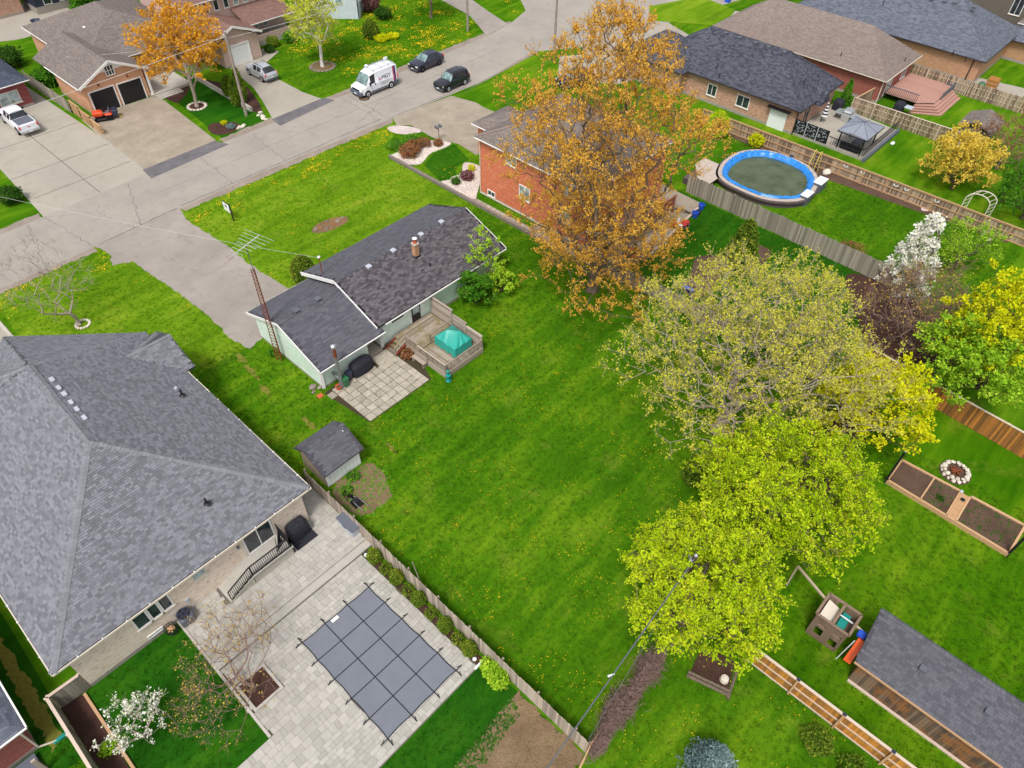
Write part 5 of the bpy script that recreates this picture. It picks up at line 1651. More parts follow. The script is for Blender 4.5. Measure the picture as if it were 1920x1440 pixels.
for x in (26.2, 29.4):
    m = MB(); m.lathe((x, 84.1, 2.75), [(.05, 0), (.1, .12), (.04, .3)], 8); m.build("wall_lamp", "rust", Q)
for u, v, z in ((142, 95, 4.3), (170, 110, 4.4), (159, 51, 4.9), (92, 57, 3.8), (188, 48, 5.2), (174, 35, 5.3), (165, 28, 5.3), (158, 25, 5.3)):
    p = G(u, v, z); roof_vent(RQ, p.x, p.y, z - .1, "plastic_white", .42)
m = MB(); m.box(31.2, 83.6, 0, 36, 88.1, .3); m.build("porch_slab", "concrete", Q)
for k in range(3):
    m = MB(); m.box(31.4, 83.2 - k * .3, 0, 34.4, 83.5 - k * .3, .24 - k * .08); m.build("porch_step", "concrete", Q)
win(Q, 'Y', 88.2, 34.0, 35.6, .9, 2.3, "white_trim", "glass", 1); win(Q, 'Y', 88.2, 37, 38.6, .9, 2.3, "white_trim", "glass", 1)
m = MB(); m.box(32.2, 88.1, .3, 33.2, 88.19, 2.4); m.build("door", "timber_red", Q)
for xx, yy in ((31.3, 83.8), (35.9, 83.8)):
    m = MB(); m.box(xx, yy, .3, xx + .2, yy + .2, 3.2); m.build("porch_column", "white_trim", Q)
# maroon brick house at the left edge
Z, RZ, pl = hip_house("brick_house", "maroon-brick house with navy roof at the upper left edge", 10, 91.2, 21.2, 106, 2.75, "brick_maroon", "roof_navy", .5)
win(Z, 'Y', 91.2, 18.0, 20.2, .75, 2.1, "cream_trim", "glass_pale", 1, True, bars=2)
# pink brick house with single garage
P2 = thing("brick_house", "two-storey pink brick house with white garage door across the street", "house", (47, 93, 0))
walls(P2, 41.2, 84.5, 46.2, 92, 2.8, "brick_pink", base=.15)
gable_end(P2, 'Y', 84.51, 41.2, 46.2, 2.78, 4.4, "brick_pink", am=43.0)
g1 = [(38.9, 84.1, 2.7), (43.0, 84.1, 4.55), (43.0, 92, 4.55), (38.9, 92, 2.7)]
g2 = [(43.0, 84.1, 4.55), (46.7, 84.1, 3.1), (46.7, 92, 3.1), (43.0, 92, 4.55)]
roof_solid([g1, g2], .16).build("roof", "roof_pinkbrown", P2)
m = MB(); m.beam((38.9, 84.05, 2.65), (43.0, 84.05, 4.5), .06, .24); m.beam((43.0, 84.05, 4.5), (46.7, 84.05, 3.05), .06, .24); m.build("rake_board", "white_trim", P2)
garage_door(P2, 'Y', 84.5, 42.1, 44.7, 2.25, "plastic_white", "white_trim")
walls(P2, 40.6, 90.5, 54.0, 102, 5.7, "brick_pink", base=.2)
pl = hip_polys(40.1, 90.0, 54.5, 102.5, 5.8, .4)
roof_solid(pl, .16).build("roof", "roof_pinkbrown", P2); gutter(P2, (40.1, 89.95, 5.72), (54.5, 89.95, 5.72)); gutter(P2, (40.04, 90.0, 5.72), (40.04, 102, 5.72))
pr = [(46.6, 87.2, 2.85), (53.6, 87.2, 2.85), (53.6, 90.5, 4.1), (46.6, 90.5, 4.1)]
roof_solid([pr], .14).build("roof", "roof_pinkbrown", P2); gutter(P2, (46.6, 87.15, 2.8), (53.7, 87.15, 2.8))
for k in range(6):
    win(P2, 'Y', 90.5, 43.2 + k * 1.35, 43.9 + k * 1.35, 4.25, 5.5, "white_trim", "glass" if k < 3 else "glass_pale", 0)
for k in range(2):
    win(P2, 'Y', 90.48, 49.2 + k * 1.4, 50.0 + k * 1.4, .9, 2.3, "white_trim", "glass_pale", 0)
m = MB(); m.box(47.0, 87.4, 0, 53.4, 90.4, .5); m.build("porch_slab", "concrete", P2)
m = MB(); m.box(47.4, 87.4, .5, 53.4, 87.5, 1.3); m.build("porch_parapet", "brick_pink", P2)
for x in (47.3, 53.2):
    m = MB(); m.box(x, 87.35, .0, x + .35, 87.7, 2.75); m.build("porch_column", "brick_pink", P2)
m = MB(); m.box(39.2, 93, 0, 40.4, 95, 8); m.build("chimney", "brick_pink", P2)
# pale blue sided house set at an angle
p0, p1 = Vector((56.6, 91.8)), Vector((62.6, 85.7)); dd = (p1 - p0).normalized(); bb = Vector((-dd.y, dd.x)) * 9
U2 = thing("siding_house", "pale blue sided house set at an angle behind the weeping birch", "house", (62, 92, 0))
NOGRASS.append(np.array([p0, p1, p1 + bb, p0 + bb]))
m = MB(); m.prism([p0, p1, p1 + bb, p0 + bb], 0, 4.6); m.build("wall", "siding_paleblue", U2)
a0, a1, b0, b1 = p0 - dd * .5 - bb * .06, p1 + dd * .5 - bb * .06, p1 + dd * .5 + bb * 1.06, p0 - dd * .5 + bb * 1.06
c0, c1 = (a0 + b1) / 2, (a1 + b0) / 2
V3 = lambda q, z: (q.x, q.y, z)
roof_solid([[V3(a0, 4.7), V3(a1, 4.7), V3(c1, 6.6), V3(c0, 6.6)], [V3(b0, 4.7), V3(b1, 4.7), V3(c0, 6.6), V3(c1, 6.6)]], .16).build("roof", "roof_taupe", U2)
m = MB(); q = p1 - dd * .1; m.beam((q.x, q.y, .1), (q.x, q.y, 4.6), .12); m.build("downpipe", "black_metal", U2)
for k in (.25, .7):
    q = p0.lerp(p1, k) - bb.normalized() * .03; m = MB(); m.beam((q.x - dd.x * .5, q.y - dd.y * .5, 2.4), (q.x + dd.x * .5, q.y + dd.y * .5, 2.4), .05, 1.2); w_ = m.build("window", "white_trim", U2)
    q2 = q - bb.normalized() * .03; m = MB(); m.beam((q2.x - dd.x * .42, q2.y - dd.y * .42, 2.4), (q2.x + dd.x * .42, q2.y + dd.y * .42, 2.4), .03, 1.04); m.build("pane", "glass_pale", w_)
# far background houses and sheds at top left
nv = thing("garden_house", "navy garden house with white framed doors at the top left", "garden house", (34.5, 120, 0))
walls(nv, 32.6, 117.0, 37.6, 121.5, 2.5, "plastic_navy", base=.9)
pl = hip_polys(32.2, 116.6, 38.0, 121.9, 2.6, .45); roof_solid(pl, .14).build("roof", "roof_bluegrey", nv)
for x in (33.8, 35.9):
    win(nv, 'Y', 117.0, x, x + 1.1, .95, 2.4, "white_trim", "glass", 0, False, name="door")
hip_house("brick_house", "red-brown brick house cut off by the top left corner", 22, 119, 31.6, 130, 4.2, "brick_mixed", "roof_taupe", .5)
hip_house("siding_house", "white sided house with brown roof at the top edge behind the salmon house", 39.5, 112.5, 46, 124, 3.6, "siding_white", "roof_pinkbrown", .5)
mq = thing("white_marquee", "white fabric shelter tent behind the salmon-brick house", "tent", (39.6, 106.5, 0))
m = MB(); m.hexa([(37.9, 104.9, 0), (41.4, 104.9, 0), (41.4, 108.2, 0), (37.9, 108.2, 0)], [(37.9, 104.9, 2.1), (41.4, 104.9, 2.1), (41.4, 108.2, 2.1), (37.9, 108.2, 2.1)]); m.build("side_panels", "cream_trim", mq)
m = MB(); m.hexa([(37.7, 104.7, 2.1), (41.6, 104.7, 2.1), (41.6, 108.4, 2.1), (37.7, 108.4, 2.1)], [(38.6, 105.4, 2.7), (40.7, 105.4, 2.7), (40.7, 107.6, 2.7), (38.6, 107.6, 2.7)]); m.build("canopy", "plastic_white", mq)
for (x, y) in ((37.85, 104.85), (41.45, 104.85), (37.85, 108.25), (41.45, 108.25)):
    m = MB(); m.tube((x, y, 0), (x, y, 2.1), .05, .05, 6); m.build("pole", "steel", mq)
fb = thing("fire_bowl", "dark fire bowl on the pale round patio at the top left", "fire bowl", (30.9, 113.4, 0))
m = MB(); m.lathe((30.9, 113.4, 0), [(.2, 0), (.15, .3), (.5, .5), (.62, .75), (.55, .75), (.3, .55)], 16); m.build("bowl", "plastic_navy", fb, smooth=True)
# driveway divider fence with stepped tan end panels
fence("board_fence", "weathered grey board fence between the two driveways across the street", (22.9, 97), (23.2, 86.3), 1.5, .3, .004, "fence_old", "rail_grey", "rail_grey", single=False, rails=(.4, 1.1), side=-1)
for k, (y0, y1, h) in enumerate(((86.2, 84.0, 1.45), (83.95, 81.6, 1.2), (81.55, 79.3, .95))):
    fence("driveway_fence", ("tallest tan fence panel at the end of the driveway fence beside the garage", "middle tan fence panel stepping down along the driveway", "lowest tan fence panel nearest the street along the driveway")[k], (23.3, y0), (23.3, y1), h, .28, .01, "fence_tan", "rail_tan", "rail_tan", rails=(.3, h - .2), cap=True, side=-1, post_step=2.2, group="stepped driveway fence panels")
m = MB(); m.box(37.0, 72.9, 0, 37.25, 84.6, .5); m.build("retaining_wall", "concrete", label="low concrete retaining wall between the round tree bed lawn and the cedars", category="wall")
m = MB(); m.box(41.2, 31.0, 0, 41.5, 54.6, .28); m.build("garden_kerb", "grey_stone", label="long low stone kerb along the lot line beside the bungalow lawn", category="kerb")
NOGRASS.append(np.array(rect(41.1, 27, 41.6, 54.6)))
for i in range(26):
    y = 42.3 - i * .62
    o = link("path_slab", box_mesh("path_slab", .55, .56, .05, "slab"), bpy.data.objects["side_path"]); o.location = (41.86, y, .0); o.rotation_euler = (0, 0, random.uniform(-.04, .04))
# ================================================================== vehicles
def loft_car(root, st, w, paint, glassmat="car_glass", screen="car_windscreen", zsill=.34):
    """st: stations (x, z_bottom, z_belt, z_top, top half width, kind) from nose to tail; kind of the bay behind it:
       h hood/boot, s windscreen, g side glass, r rear glass, p pillar"""
    def sec(s):
        x, zb, zl, zt, wt, _ = s
        k = 1.0 if 0.06 < (x - st[0][0]) / (st[-1][0] - st[0][0]) < .95 else .9
        hw = w / 2 * k
        cab = zt > zl + .08
        pts = [(hw * .86, zb), (hw * .985, zb + .08), (hw, (zb + zl) / 2), (hw * .985, zl - .04), (hw * .95, zl)]
        if cab:
            pts += [(wt + .03, zt - .1), (wt - .05, zt - .015), (wt * .5, zt + .015), (0, zt + .02)]
        else:
            pts += [(hw * .93, zl + .005), (hw * .8, zt), (hw * .45, zt + .015), (0, zt + .02)]
        return [(x, y, z) for y, z in pts] + [(x, -y, z) for y, z in pts[-2::-1]]
    secs = [sec(s) for s in st]
    n = len(secs[0])
    body, side, front, rear = MB(), MB(), MB(), MB()
    for i in range(len(st) - 1):
        kind = st[i][5]
        for j in range(n - 1):
            q = [secs[i][j], secs[i][j + 1], secs[i + 1][j + 1], secs[i + 1][j]]
            jj = j if j < n // 2 else n - 2 - j
            tgt = body
            if kind == 'g' and jj == 4: tgt = side
            if kind == 's' and jj >= 5: tgt = front
            if kind == 'r' and jj >= 5: tgt = rear
            tgt.face(q)
        body.face([secs[i][0], secs[i + 1][0], secs[i + 1][n - 1], secs[i][n - 1]])
    body.face(secs[0]); body.face(secs[-1][::-1])
    def weld(m):
        d = {}; nv = []; mp = []
        for v in m.v:
            k = tuple(round(c, 4) for c in v)
            if k not in d: d[k] = len(nv); nv.append(v)
            mp.append(d[k])
        m.v = nv; m.f = [tuple(dict.fromkeys(mp[i] for i in f)) for f in m.f]
        keep = [i for i, f in enumerate(m.f) if len(f) > 2]
        m.f = [m.f[i] for i in keep]; m.a = [m.a[i] for i in keep]
    for m in (body, side, front, rear): weld(m)
    b = body.build("body", paint, root, smooth=True, local=True)
    if side.v: side.build("side_window", glassmat, root, local=True)
    if front.v: front.build("windscreen", screen, root, smooth=True, local=True)
    if rear.v: rear.build("rear_window", glassmat, root, smooth=True, local=True)
    return b

def wheels(root, xs, track, r, wid=.22, rim="rim"):
    for x in xs:
        for s in (-1, 1):
            y = s * track / 2
            m = MB(); m.tube((x, y - wid / 2, r), (x, y + wid / 2, r), r, r, 20)
            a = MB(); a.tube((x, y + s * (wid / 2 - .12), r + .03), (x, y + s * (wid / 2 - .02), r + .03), r * 1.16, r * 1.16, 20); a.build("wheel_arch", "tyre", root, local=True)
            wh = m.build("wheel", "tyre", root, local=True, smooth=True)
            m = MB(); m.tube((x, y + s * (wid / 2 + .002), r), (x, y + s * (wid / 2 + .02), r), r * .66, r * .6, 16); m.build("rim", rim, wh, local=True)
            m = MB(); m.tube((x, y + s * (wid / 2 + .02), r), (x, y + s * (wid / 2 + .03), r), r * .2, r * .15, 10); m.build("hub", "bumper_grey", wh, local=True)

def lbox(root, name, mat, x0, y0, z0, x1, y1, z1, e=.03):
    m = MB(); m.rbox(x0, y0, z0, x1, y1, z1, e); return m.build(name, mat, root, local=True)

def suv(name, label, loc, rz, paint, L=4.55, Wd=1.84, Ht=1.68, rack=True, squarish=False, rim="rim", back_first=False):
    t = thing(name, label, "suv", loc, rz)
    h = L / 2
    if squarish:
        st = [(-h, .45, .82, .86, .6, 'h'), (-h + .12, .3, .98, 1.0, .6, 'h'), (-h + 1.2, .26, 1.06, 1.1, .6, 'h'), (-h + 1.28, .26, 1.06, 1.1, .6, 's'), (-h + 1.75, .26, 1.06, Ht - .05, .66, 'g'),
              (-h + 2.6, .26, 1.07, Ht, .68, 'p'), (-h + 2.7, .26, 1.07, Ht, .68, 'g'), (-h + 3.5, .26, 1.09, Ht - .02, .67, 'p'), (-h + 3.6, .26, 1.09, Ht - .02, .67, 'g'), (h - .32, .28, 1.1, Ht - .08, .64, 'r'), (h - .1, .34, 1.1, 1.14, .6, 'h'), (h, .45, .9, .94, .6, 'h')]
    else:
        st = [(-h, .42, .72, .76, .6, 'h'), (-h + .15, .28, .92, .94, .6, 'h'), (-h + 1.2, .25, 1.04, 1.08, .6, 'h'), (-h + 1.3, .25, 1.04, 1.08, .6, 's'), (-h + 2.0, .25, 1.06, Ht - .05, .62, 'g'),
              (-h + 2.7, .25, 1.08, Ht, .62, 'p'), (-h + 2.8, .25, 1.08, Ht, .62, 'g'), (-h + 3.55, .25, 1.12, Ht - .05, .6, 'p'), (-h + 3.7, .25, 1.14, Ht - .09, .58, 'r'), (h - .15, .32, 1.1, 1.16, .56, 'h'), (h, .5, .86, .9, .56, 'h')]
    loft_car(t, st, Wd, paint)
    wheels(t, (-h + .88, h - .95), Wd - .2, .35, .23, rim)
    for s in (-1, 1):
        lbox(t, "headlight", "lamp_clear", -h + .0, s * Wd * .36 - .17, .68, -h + .16, s * Wd * .36 + .17, .84)
        lbox(t, "tail_light", "lamp_red", h - .16, s * Wd * .42 - .07, .82, h + .005, s * Wd * .42 + .07, 1.12 if not squarish else 1.08)
        lbox(t, "mirror", paint, -h + 1.5, s * (Wd / 2 + .1) - .1, 1.05, -h + 1.66, s * (Wd / 2 + .1) + .1, 1.2)
    lbox(t, "grille", "tyre", -h - .02, -.5, .5, -h + .06, .5, .7); lbox(t, "front_bumper", "bumper_grey", -h - .03, -Wd * .42, .28, -h + .14, Wd * .42, .46); lbox(t, "rear_bumper", "bumper_grey", h - .14, -Wd * .42, .34, h + .03, Wd * .42, .56)
    lbox(t, "number_plate", "plastic_white", -h - .04, -.2, .42, -h - .02, .2, .53, .005); lbox(t, "number_plate", "plastic_white", h + .02, -.2, .6, h + .035, .2, .72, .005)
    if rack:
        for s in (-1, 1):
            m = MB(); m.path([(-h + 1.95, s * .56, Ht), (-h + 2.1, s * .56, Ht + .07), (h - .9, s * .56, Ht + .06), (h - .75, s * .56, Ht - .03)], .022, 6); m.build("roof_rail", "tyre", t, local=True)
    return t
# local +x is the tail; nose points to -x (towards the lower left of the photograph)
suv("parked_suv", "black boxy suv parked on the near side of the road with silver wheels", (57.2, 61.9, .02), math.radians(0), "paint_black", 4.45, 1.8, 1.76, True, True)
suv("parked_suv", "dark charcoal hatchback suv parked behind the white van", (58.7, 68.0, .02), math.radians(1), "paint_charcoal", 4.55, 1.84, 1.66, False, False, "black_metal")
suv("parked_suv", "silver suv with red tail lights parked in the driveway by the white garage door", (43.0, 79.7, .014), math.radians(-90), "paint_silver", 4.55, 1.82, 1.66, True)
t = suv("parked_suv", "dark suv parked by the black-roofed house half hidden by the maple", (68.0, 52.0, .02), math.radians(-20), "paint_black", 4.6, 1.85, 1.7, False)

# white cargo van
V = thing("cargo_van", "white high-roof cargo van with roof ladder rack and red-blue stripe livery", "van", (50.25, 67.55, .02), 0.0)
st = [(-2.75, .42, .92, .96, .7, 'h'), (-2.6, .3, 1.1, 1.12, .7, 'h'), (-2.1, .28, 1.22, 1.28, .75, 'h'), (-1.95, .28, 1.24, 1.3, .75, 's'), (-1.3, .28, 1.3, 2.28, .82, 'g'), (-.62, .28, 1.3, 2.46, .86, 'p'), (-.5, .28, 1.3, 2.5, .87, 'p'),
      (1.0, .28, 1.3, 2.52, .87, 'p'), (2.45, .28, 1.3, 2.5, .86, 'p'), (2.68, .3, 1.3, 2.42, .83, 'p'), (2.74, .4, 1.28, 2.3, .8, 'h')]
loft_car(V, st, 2.05, "paint_white")
wheels(V, (-1.85, 1.6), 1.86, .36, .24)
lbox(V, "front_bumper", "bumper_grey", -2.86, -.98, .25, -2.45, .98, .82, .12); lbox(V, "rear_bumper", "bumper_grey", 2.6, -.95, .3, 2.82, .95, .55)
lbox(V, "grille", "tyre", -2.8, -.62, .84, -2.66, .62, 1.0, .02)
for s in (-1, 1):
    lbox(V, "headlight", "lamp_clear", -2.66, s * .82 - .15, .88, -2.3, s * .82 + .16, 1.12, .06); lbox(V, "tail_light", "lamp_red", 2.66, s * .95 - .06, .9, 2.77, s * .95 + .06, 1.5)
    lbox(V, "mirror", "tyre", -1.55, s * 1.16 - .1, 1.25, -1.4, s * 1.16 + .1, 1.6); lbox(V, "side_trim", "bumper_grey", -1.35, s * 1.03 - .03, .42, 1.15, s * 1.03 + .03, .55, .01); lbox(V, "door_handle", "tyre", -.75, s * 1.035 - .02, 1.1, -.6, s * 1.035 + .02, 1.25, .008)
    lbox(V, "corner_cladding", "bumper_grey", 2.0, s * .98 - .06, .3, 2.74, s * .98 + .065, .72, .02)
rk = V
for s in (-.7, .7):
    m = MB(); m.path([(-.7, s, 2.62), (2.5, s, 2.66)], .03, 6); m.build("rack_rail", "steel", rk, local=True)
for x in (-.6, .6, 1.7, 2.4):
    m = MB(); m.path([(x, -.8, 2.5), (x, -.8, 2.68), (x, .8, 2.68), (x, .8, 2.5)], .025, 6); m.build("rack_bar", "steel", rk, local=True)
lbox(V, "rack_drop_arm", "plastic_white", 2.1, .5, 2.62, 2.6, .62, 2.9, .02); lbox(V, "rack_drop_arm", "plastic_white", -.6, .45, 2.6, -.3, .75, 2.8, .02)
lbox(V, "number_plate", "plastic_white", -2.88, -.22, .45, -2.862, .22, .58, .004)
def side_poly(name, mat, pts, y, d=.006):
    m = MB(); m.hexa([(x, y, z) for x, z in pts], [(x, y - d, z) for x, z in pts]); return m.build(name, mat, V, local=True)
ys = -.985
for k, (mat, x0, x1) in enumerate((("livery_red", 2.02, 2.2), ("livery_navy", 2.22, 2.4))):
    # stripes wrap up the side: follow the body in three pieces
    for (za, zb, ya, yb) in ((.75, 1.28, -1.036, -1.02), (1.28, 1.5, -1.018, -.995), (1.5, 2.38, -.995, -.9)):
        m = MB(); m.hexa([(x0, ya, za), (x1, ya, za), (x1 + .03, yb, zb), (x0 + .03, yb, zb)], [(x0, ya - .008, za), (x1, ya - .008, za), (x1 + .03, yb - .008, zb), (x0 + .03, yb - .008, zb)]); m.build("livery_stripe", mat, V, local=True)
def text_mesh(parent, body, size, mat, M4, name="lettering"):
    cu = bpy.data.curves.new("lettering", 'FONT'); cu.body = body; cu.size = size; cu.extrude = .004
    ob = bpy.data.objects.new("tmp", cu); COL.objects.link(ob)
    dg = bpy.context.evaluated_depsgraph_get()
    me = bpy.data.meshes.new_from_object(ob.evaluated_get(dg)); bpy.data.objects.remove(ob)
    me.materials.clear(); me.materials.append(MATS[mat])
    o = link(name, me, parent); o.matrix_local = M4; return o
tl = math.atan2(.115, 1.1)
def on_side(x, z, y):
    return Matrix.Translation((x, y, z)) @ Matrix.Rotation(math.radians(90) - tl * .9, 4, 'X')
text_mesh(V, "MGY", .62, "livery_teal", on_side(.32, 1.42, -1.02))
for k, L in enumerate((1.5, 1.3, 1.1)):
    lbox(V, "small_print_line", "livery_teal", .1, -1.042, 1.12 - k * .14, .1 + L, -1.032, 1.14 - k * .14, .002)
# red splash emblem in front of the lettering
m = MB()
for k in range(6):
    a = math.radians(60 * k + 15); b = math.radians(60 * k + 33); c = math.radians(60 * k - 3); r = .36 if k % 2 == 0 else .27
    zc, xc = 1.55, .05
    P = [(xc + .05 * math.cos(c), zc + .05 * math.sin(c)), (xc + .12 * math.cos(c), zc + .12 * math.sin(c)), (xc + r * math.cos(a), zc + r * math.sin(a)), (xc + .12 * math.cos(b), zc + .12 * math.sin(b)), (xc + .05 * math.cos(b), zc + .05 * math.sin(b))]
    yf = lambda z: -1.02 - .004 + (z - 1.35) * .1 if z > 1.35 else -1.034
    m.face([(x, yf(z) - .012, z) for x, z in P])
m.build("emblem", "livery_red", V, local=True)

# white pickup truck
T = thing("pickup_truck", "white pickup truck with dark bed cover parked nose-in at the upper left driveway", "pickup", (18.15, 87.3, .016), math.radians(-90))
st = [(-2.9, .5, .98, 1.02, .8, 'h'), (-2.75, .38, 1.14, 1.16, .8, 'h'), (-1.5, .36, 1.2, 1.25, .8, 'h'), (-1.4, .36, 1.2, 1.25, .8, 's'), (-.85, .36, 1.22, 1.86, .68, 'g'), (-.05, .36, 1.22, 1.92, .7, 'p'), (.05, .36, 1.22, 1.92, .7, 'g'), (.72, .36, 1.22, 1.88, .68, 'r'), (.95, .36, 1.22, 1.26, .7, 'h'), (2.8, .4, 1.2, 1.22, .8, 'h'), (2.9, .5, 1.18, 1.2, .8, 'h')]
loft_car(T, st, 2.0, "paint_white")
wheels(T, (-1.95, 1.75), 1.76, .39, .26)
m = MB(); m.box(1.02, -.82, 1.25, 2.72, .82, 1.28); m.build("bed_cover", "plastic_grey", T, local=True)
m = MB(); m.box(.98, -.9, 1.2, 2.8, -.82, 1.3); m.box(.98, .82, 1.2, 2.8, .9, 1.3); m.box(2.72, -.82, 1.2, 2.8, .82, 1.3); m.build("bed_rail", "paint_white", T, local=True)
for s in (-1, 1):
    lbox(T, "tail_light", "lamp_red", 2.8, s * .88 - .08, .85, 2.93, s * .88 + .08, 1.2); lbox(T, "mirror", "tyre", -1.1, s * 1.12 - .1, 1.22, -.95, s * 1.12 + .1, 1.42); lbox(T, "headlight", "lamp_clear", -2.92, s * .75 - .18, .85, -2.8, s * .75 + .18, 1.05)
lbox(T, "rear_bumper", "steel", 2.88, -.95, .45, 3.05, .95, .68); lbox(T, "number_plate", "plastic_white", 3.045, -.18, .5, 3.06, .18, .62, .004); lbox(T, "tailgate_badge", "plastic_red", 2.895, -.15, .95, 2.915, .15, 1.02, .004)

# orange ride-on tractor
q = thing("lawn_tractor", "orange and black ride-on mower with grey seat beside the stepped fence panels", "tractor", (25.0, 82.6, .014), math.radians(-25))
lbox(q, "hood", "paint_orange", -1.0, -.4, .45, .1, .4, .95, .12); lbox(q, "fender", "paint_orange", .2, -.55, .5, .95, .55, .72, .1); lbox(q, "seat", "plastic_grey", .3, -.28, .72, .75, .28, .8, .04); lbox(q, "seat_back", "plastic_grey", .68, -.28, .78, .8, .28, 1.15, .04); lbox(q, "mower_deck", "black_metal", -.7, -.65, .12, .35, .65, .32, .06); lbox(q, "grass_catcher", "plastic_navy", .95, -.5, .4, 1.5, .5, 1.0, .08)
m = MB(); m.path([(-.05, 0, .9), (.12, 0, 1.1)], .03, 6); m.lathe((.12, 0, 1.1), [(.2, 0), (.2, .03), (.16, .03)], 14); m.build("steering_wheel", "tyre", q, local=True)
for x, r in ((-.75, .2), (.65, .28)):
    for s in (-1, 1):
        m = MB(); m.tube((x, s * .5 - .1, r), (x, s * .5 + .1, r), r, r, 14); m.build("wheel", "tyre", q, local=True)
lbox(q, "tow_wedge", "rope_yellow", 1.5, -.2, .02, 1.8, .2, .12, .02)
# ================================================================== right-hand gardens
# fence between lots 41 and 57
fence("board_fence", "dark weathered fence with open rails under the maple and straw-coloured tree", (41.5, 27.4), (42.2, 15.5), 1.5, .14, .012, "fence_old", "rail_grey", "rail_grey", side=1, rails=(.3, .8, 1.3), post_step=2.5)
fence("board_fence", "long grey board fence in front of the oval pool", (57.3, 29.2), (56.9, 8.2), 1.85, .15, .002, "fence_old", "rail_grey", "rail_grey", side=-1, post_step=2.5, rails=(.4, 1.5), jitter=.04)
fence("board_fence", "tan panelled fence behind the oval pool with framed bays", (70.6, 36), (71.0, 2.0), 1.45, .15, .004, "fence_shadowbox", "rail_tan", "rail_tan", single=False, side=1, rails=(.08, .75, 1.4), post_step=2.3, cap=True, rail_h=.11)
fence("board_fence", "grey shadowbox fence behind the grey canopy gazebo", (84.9, 25.2), (85.2, 11.0), 1.6, .15, .015, "fence_shadowbox", "rail_pale", "rail_pale", single=False, side=1, rails=(.5, 1.1), cap=True, shadowbox=True)
fence("board_fence", "short fence section joining the red-brick bungalow to the shadowbox fence", (88.9, 24.6), (85, 25.0), 1.6, .15, .05, "fence_shadowbox", "rail_tan", "rail_tan", single=False, side=1, rails=(.5, 1.1), cap=True)
fence("board_fence", "far grey shadowbox fence behind the pink deck", (98.4, 24.4), (98.7, 2.0), 1.7, .17, .015, "fence_shadowbox", "rail_pale", "rail_pale", single=False, side=1, rails=(.5, 1.2), shadowbox=True)
fence("board_fence", "orange-brown stained fence running behind the fire pit", (46.2, 6.0), (45.2, -8.5), 1.85, .14, .004, "fence_rust", "rail_pale", "rail_pale", side=-1, rails=(.1,), cap=True)
F9 = fence("board_fence", "bright orange cedar fence with pale rails at the lower right", (20.5, 1.0), (20.55, -12), 1.6, .14, .004, "fence_orange", "rail_pale", "timber_tan", side=1, rails=(.12, .85), cap=True, post_step=2.45, posth=.1)
for k in range(6):
    m = MB(); m.rbox(20.42, 1.0 - k * 2.45 - .09, 1.7, 20.6, 1.0 - k * 2.45 + .09, 1.78, .03); m.build("post_cap", "plastic_navy", F9)
# rear lot fence with dead vine
RF = thing("rail_fence", "old wire and rail fence overgrown with dead pinkish vine at the back of the lot", "fence", (14, 4.5, 0))
for a, b in (((11.2, 4.35), (18.6, 4.6)), ((11.2, 4.35), (6.0, 3.2))):
    for z in (.5, 1.15):
        m = MB(); m.beam((a[0], a[1], z), (b[0], b[1], z), .06, .09); m.build("rail", "timber_tan", RF)
for x in (11.15, 13.6, 16.0, 18.4):
    m = MB(); m.tube((x, 4.4, 0), (x, 4.4, 1.35), .06, .055, 8); m.build("post", "rail_grey", RF)

# lower-right long shed
L = thing("long_shed", "long low shed with grey shingle roof and stained board walls at lower right", "shed", (25, -8, 0))
NOGRASS.append(np.array(rect(23.2, -16, 25.7, -3.2)))
m = MB(); m.hexa([(23.35, -16, 0), (25.6, -16, 0), (25.6, -3.4, 0), (23.35, -3.4, 0)], [(23.35, -16, 2.3), (25.6, -16, 3.2), (25.6, -3.4, 3.2), (23.35, -3.4, 2.3)]); m.build("wall_core", "foundation", L)
for k in range(84):
    y = -3.42 - k * .15
    o = link("wall_board", box_mesh("wall_board", .03, .143, 2.2, "shed_old"), L); o.location = Vector((23.33, y - .07, .05)) - L.location
for k in range(15):
    o = link("wall_board", box_mesh("wall_board_end", .143, .03, 2.2, "shed_old"), L); o.location = Vector((23.42 + k * .15, -3.39, .05)) - L.location
ls = [(22.95, -16.4, 2.35), (22.95, -3.05, 2.35), (25.75, -2.75, 3.45), (25.75, -16.4, 3.45)]
RL = roof_solid([ls], .1).build("roof", "shingle_slate_deck", L)
shingle_tabs([ls], "shingle_slate", RL, 300, row=.15, widths=(.18, .24, .3), lift=.024)
ridge_cap((25.75, -2.75, 3.45), (25.75, -16.4, 3.45), "shingle_slate", RL)
for u, v in ((1730, 1254), (1853, 1336)):
    p = G(u, v, 3.0); roof_vent(RL, p.x, p.y, 2.35 + (p.x - 22.95) * 1.1 / 2.8, "vent_dark", .34)
m = MB(); m.beam((22.92, -16.4, 2.3), (22.92, -3.05, 2.3), .05, .12); m.build("fascia", "timber_tan", L)
m = MB(); m.box(23.15, -16, 0, 23.3, -3.4, .1); m.build("base_timber", "rail_pale", L)
sl = thing("slide", "orange plastic slide with blue end leaning at the long shed corner", "slide", (23.7, -3.0, 0))
m = MB(); m.hexa([(23.55, -3.05, .9), (23.55, -2.68, .9), (23.62, -2.68, .88), (23.62, -3.05, .88)], [(24.4, -3.05, 2.1), (24.4, -2.68, 2.1), (24.5, -2.68, 2.05), (24.5, -3.05, 2.05)]); m.build("chute", "plastic_orange", sl)
m = MB(); m.rbox(24.5, -2.95, 1.95, 24.9, -2.5, 2.25, .06); m.build("top_end", "plastic_blue", sl)
m = MB(); m.path([(24.2, -2.6, 2.0), (23.9, -2.45, 0)], .03, 6); m.build("support", "plastic_white", sl)

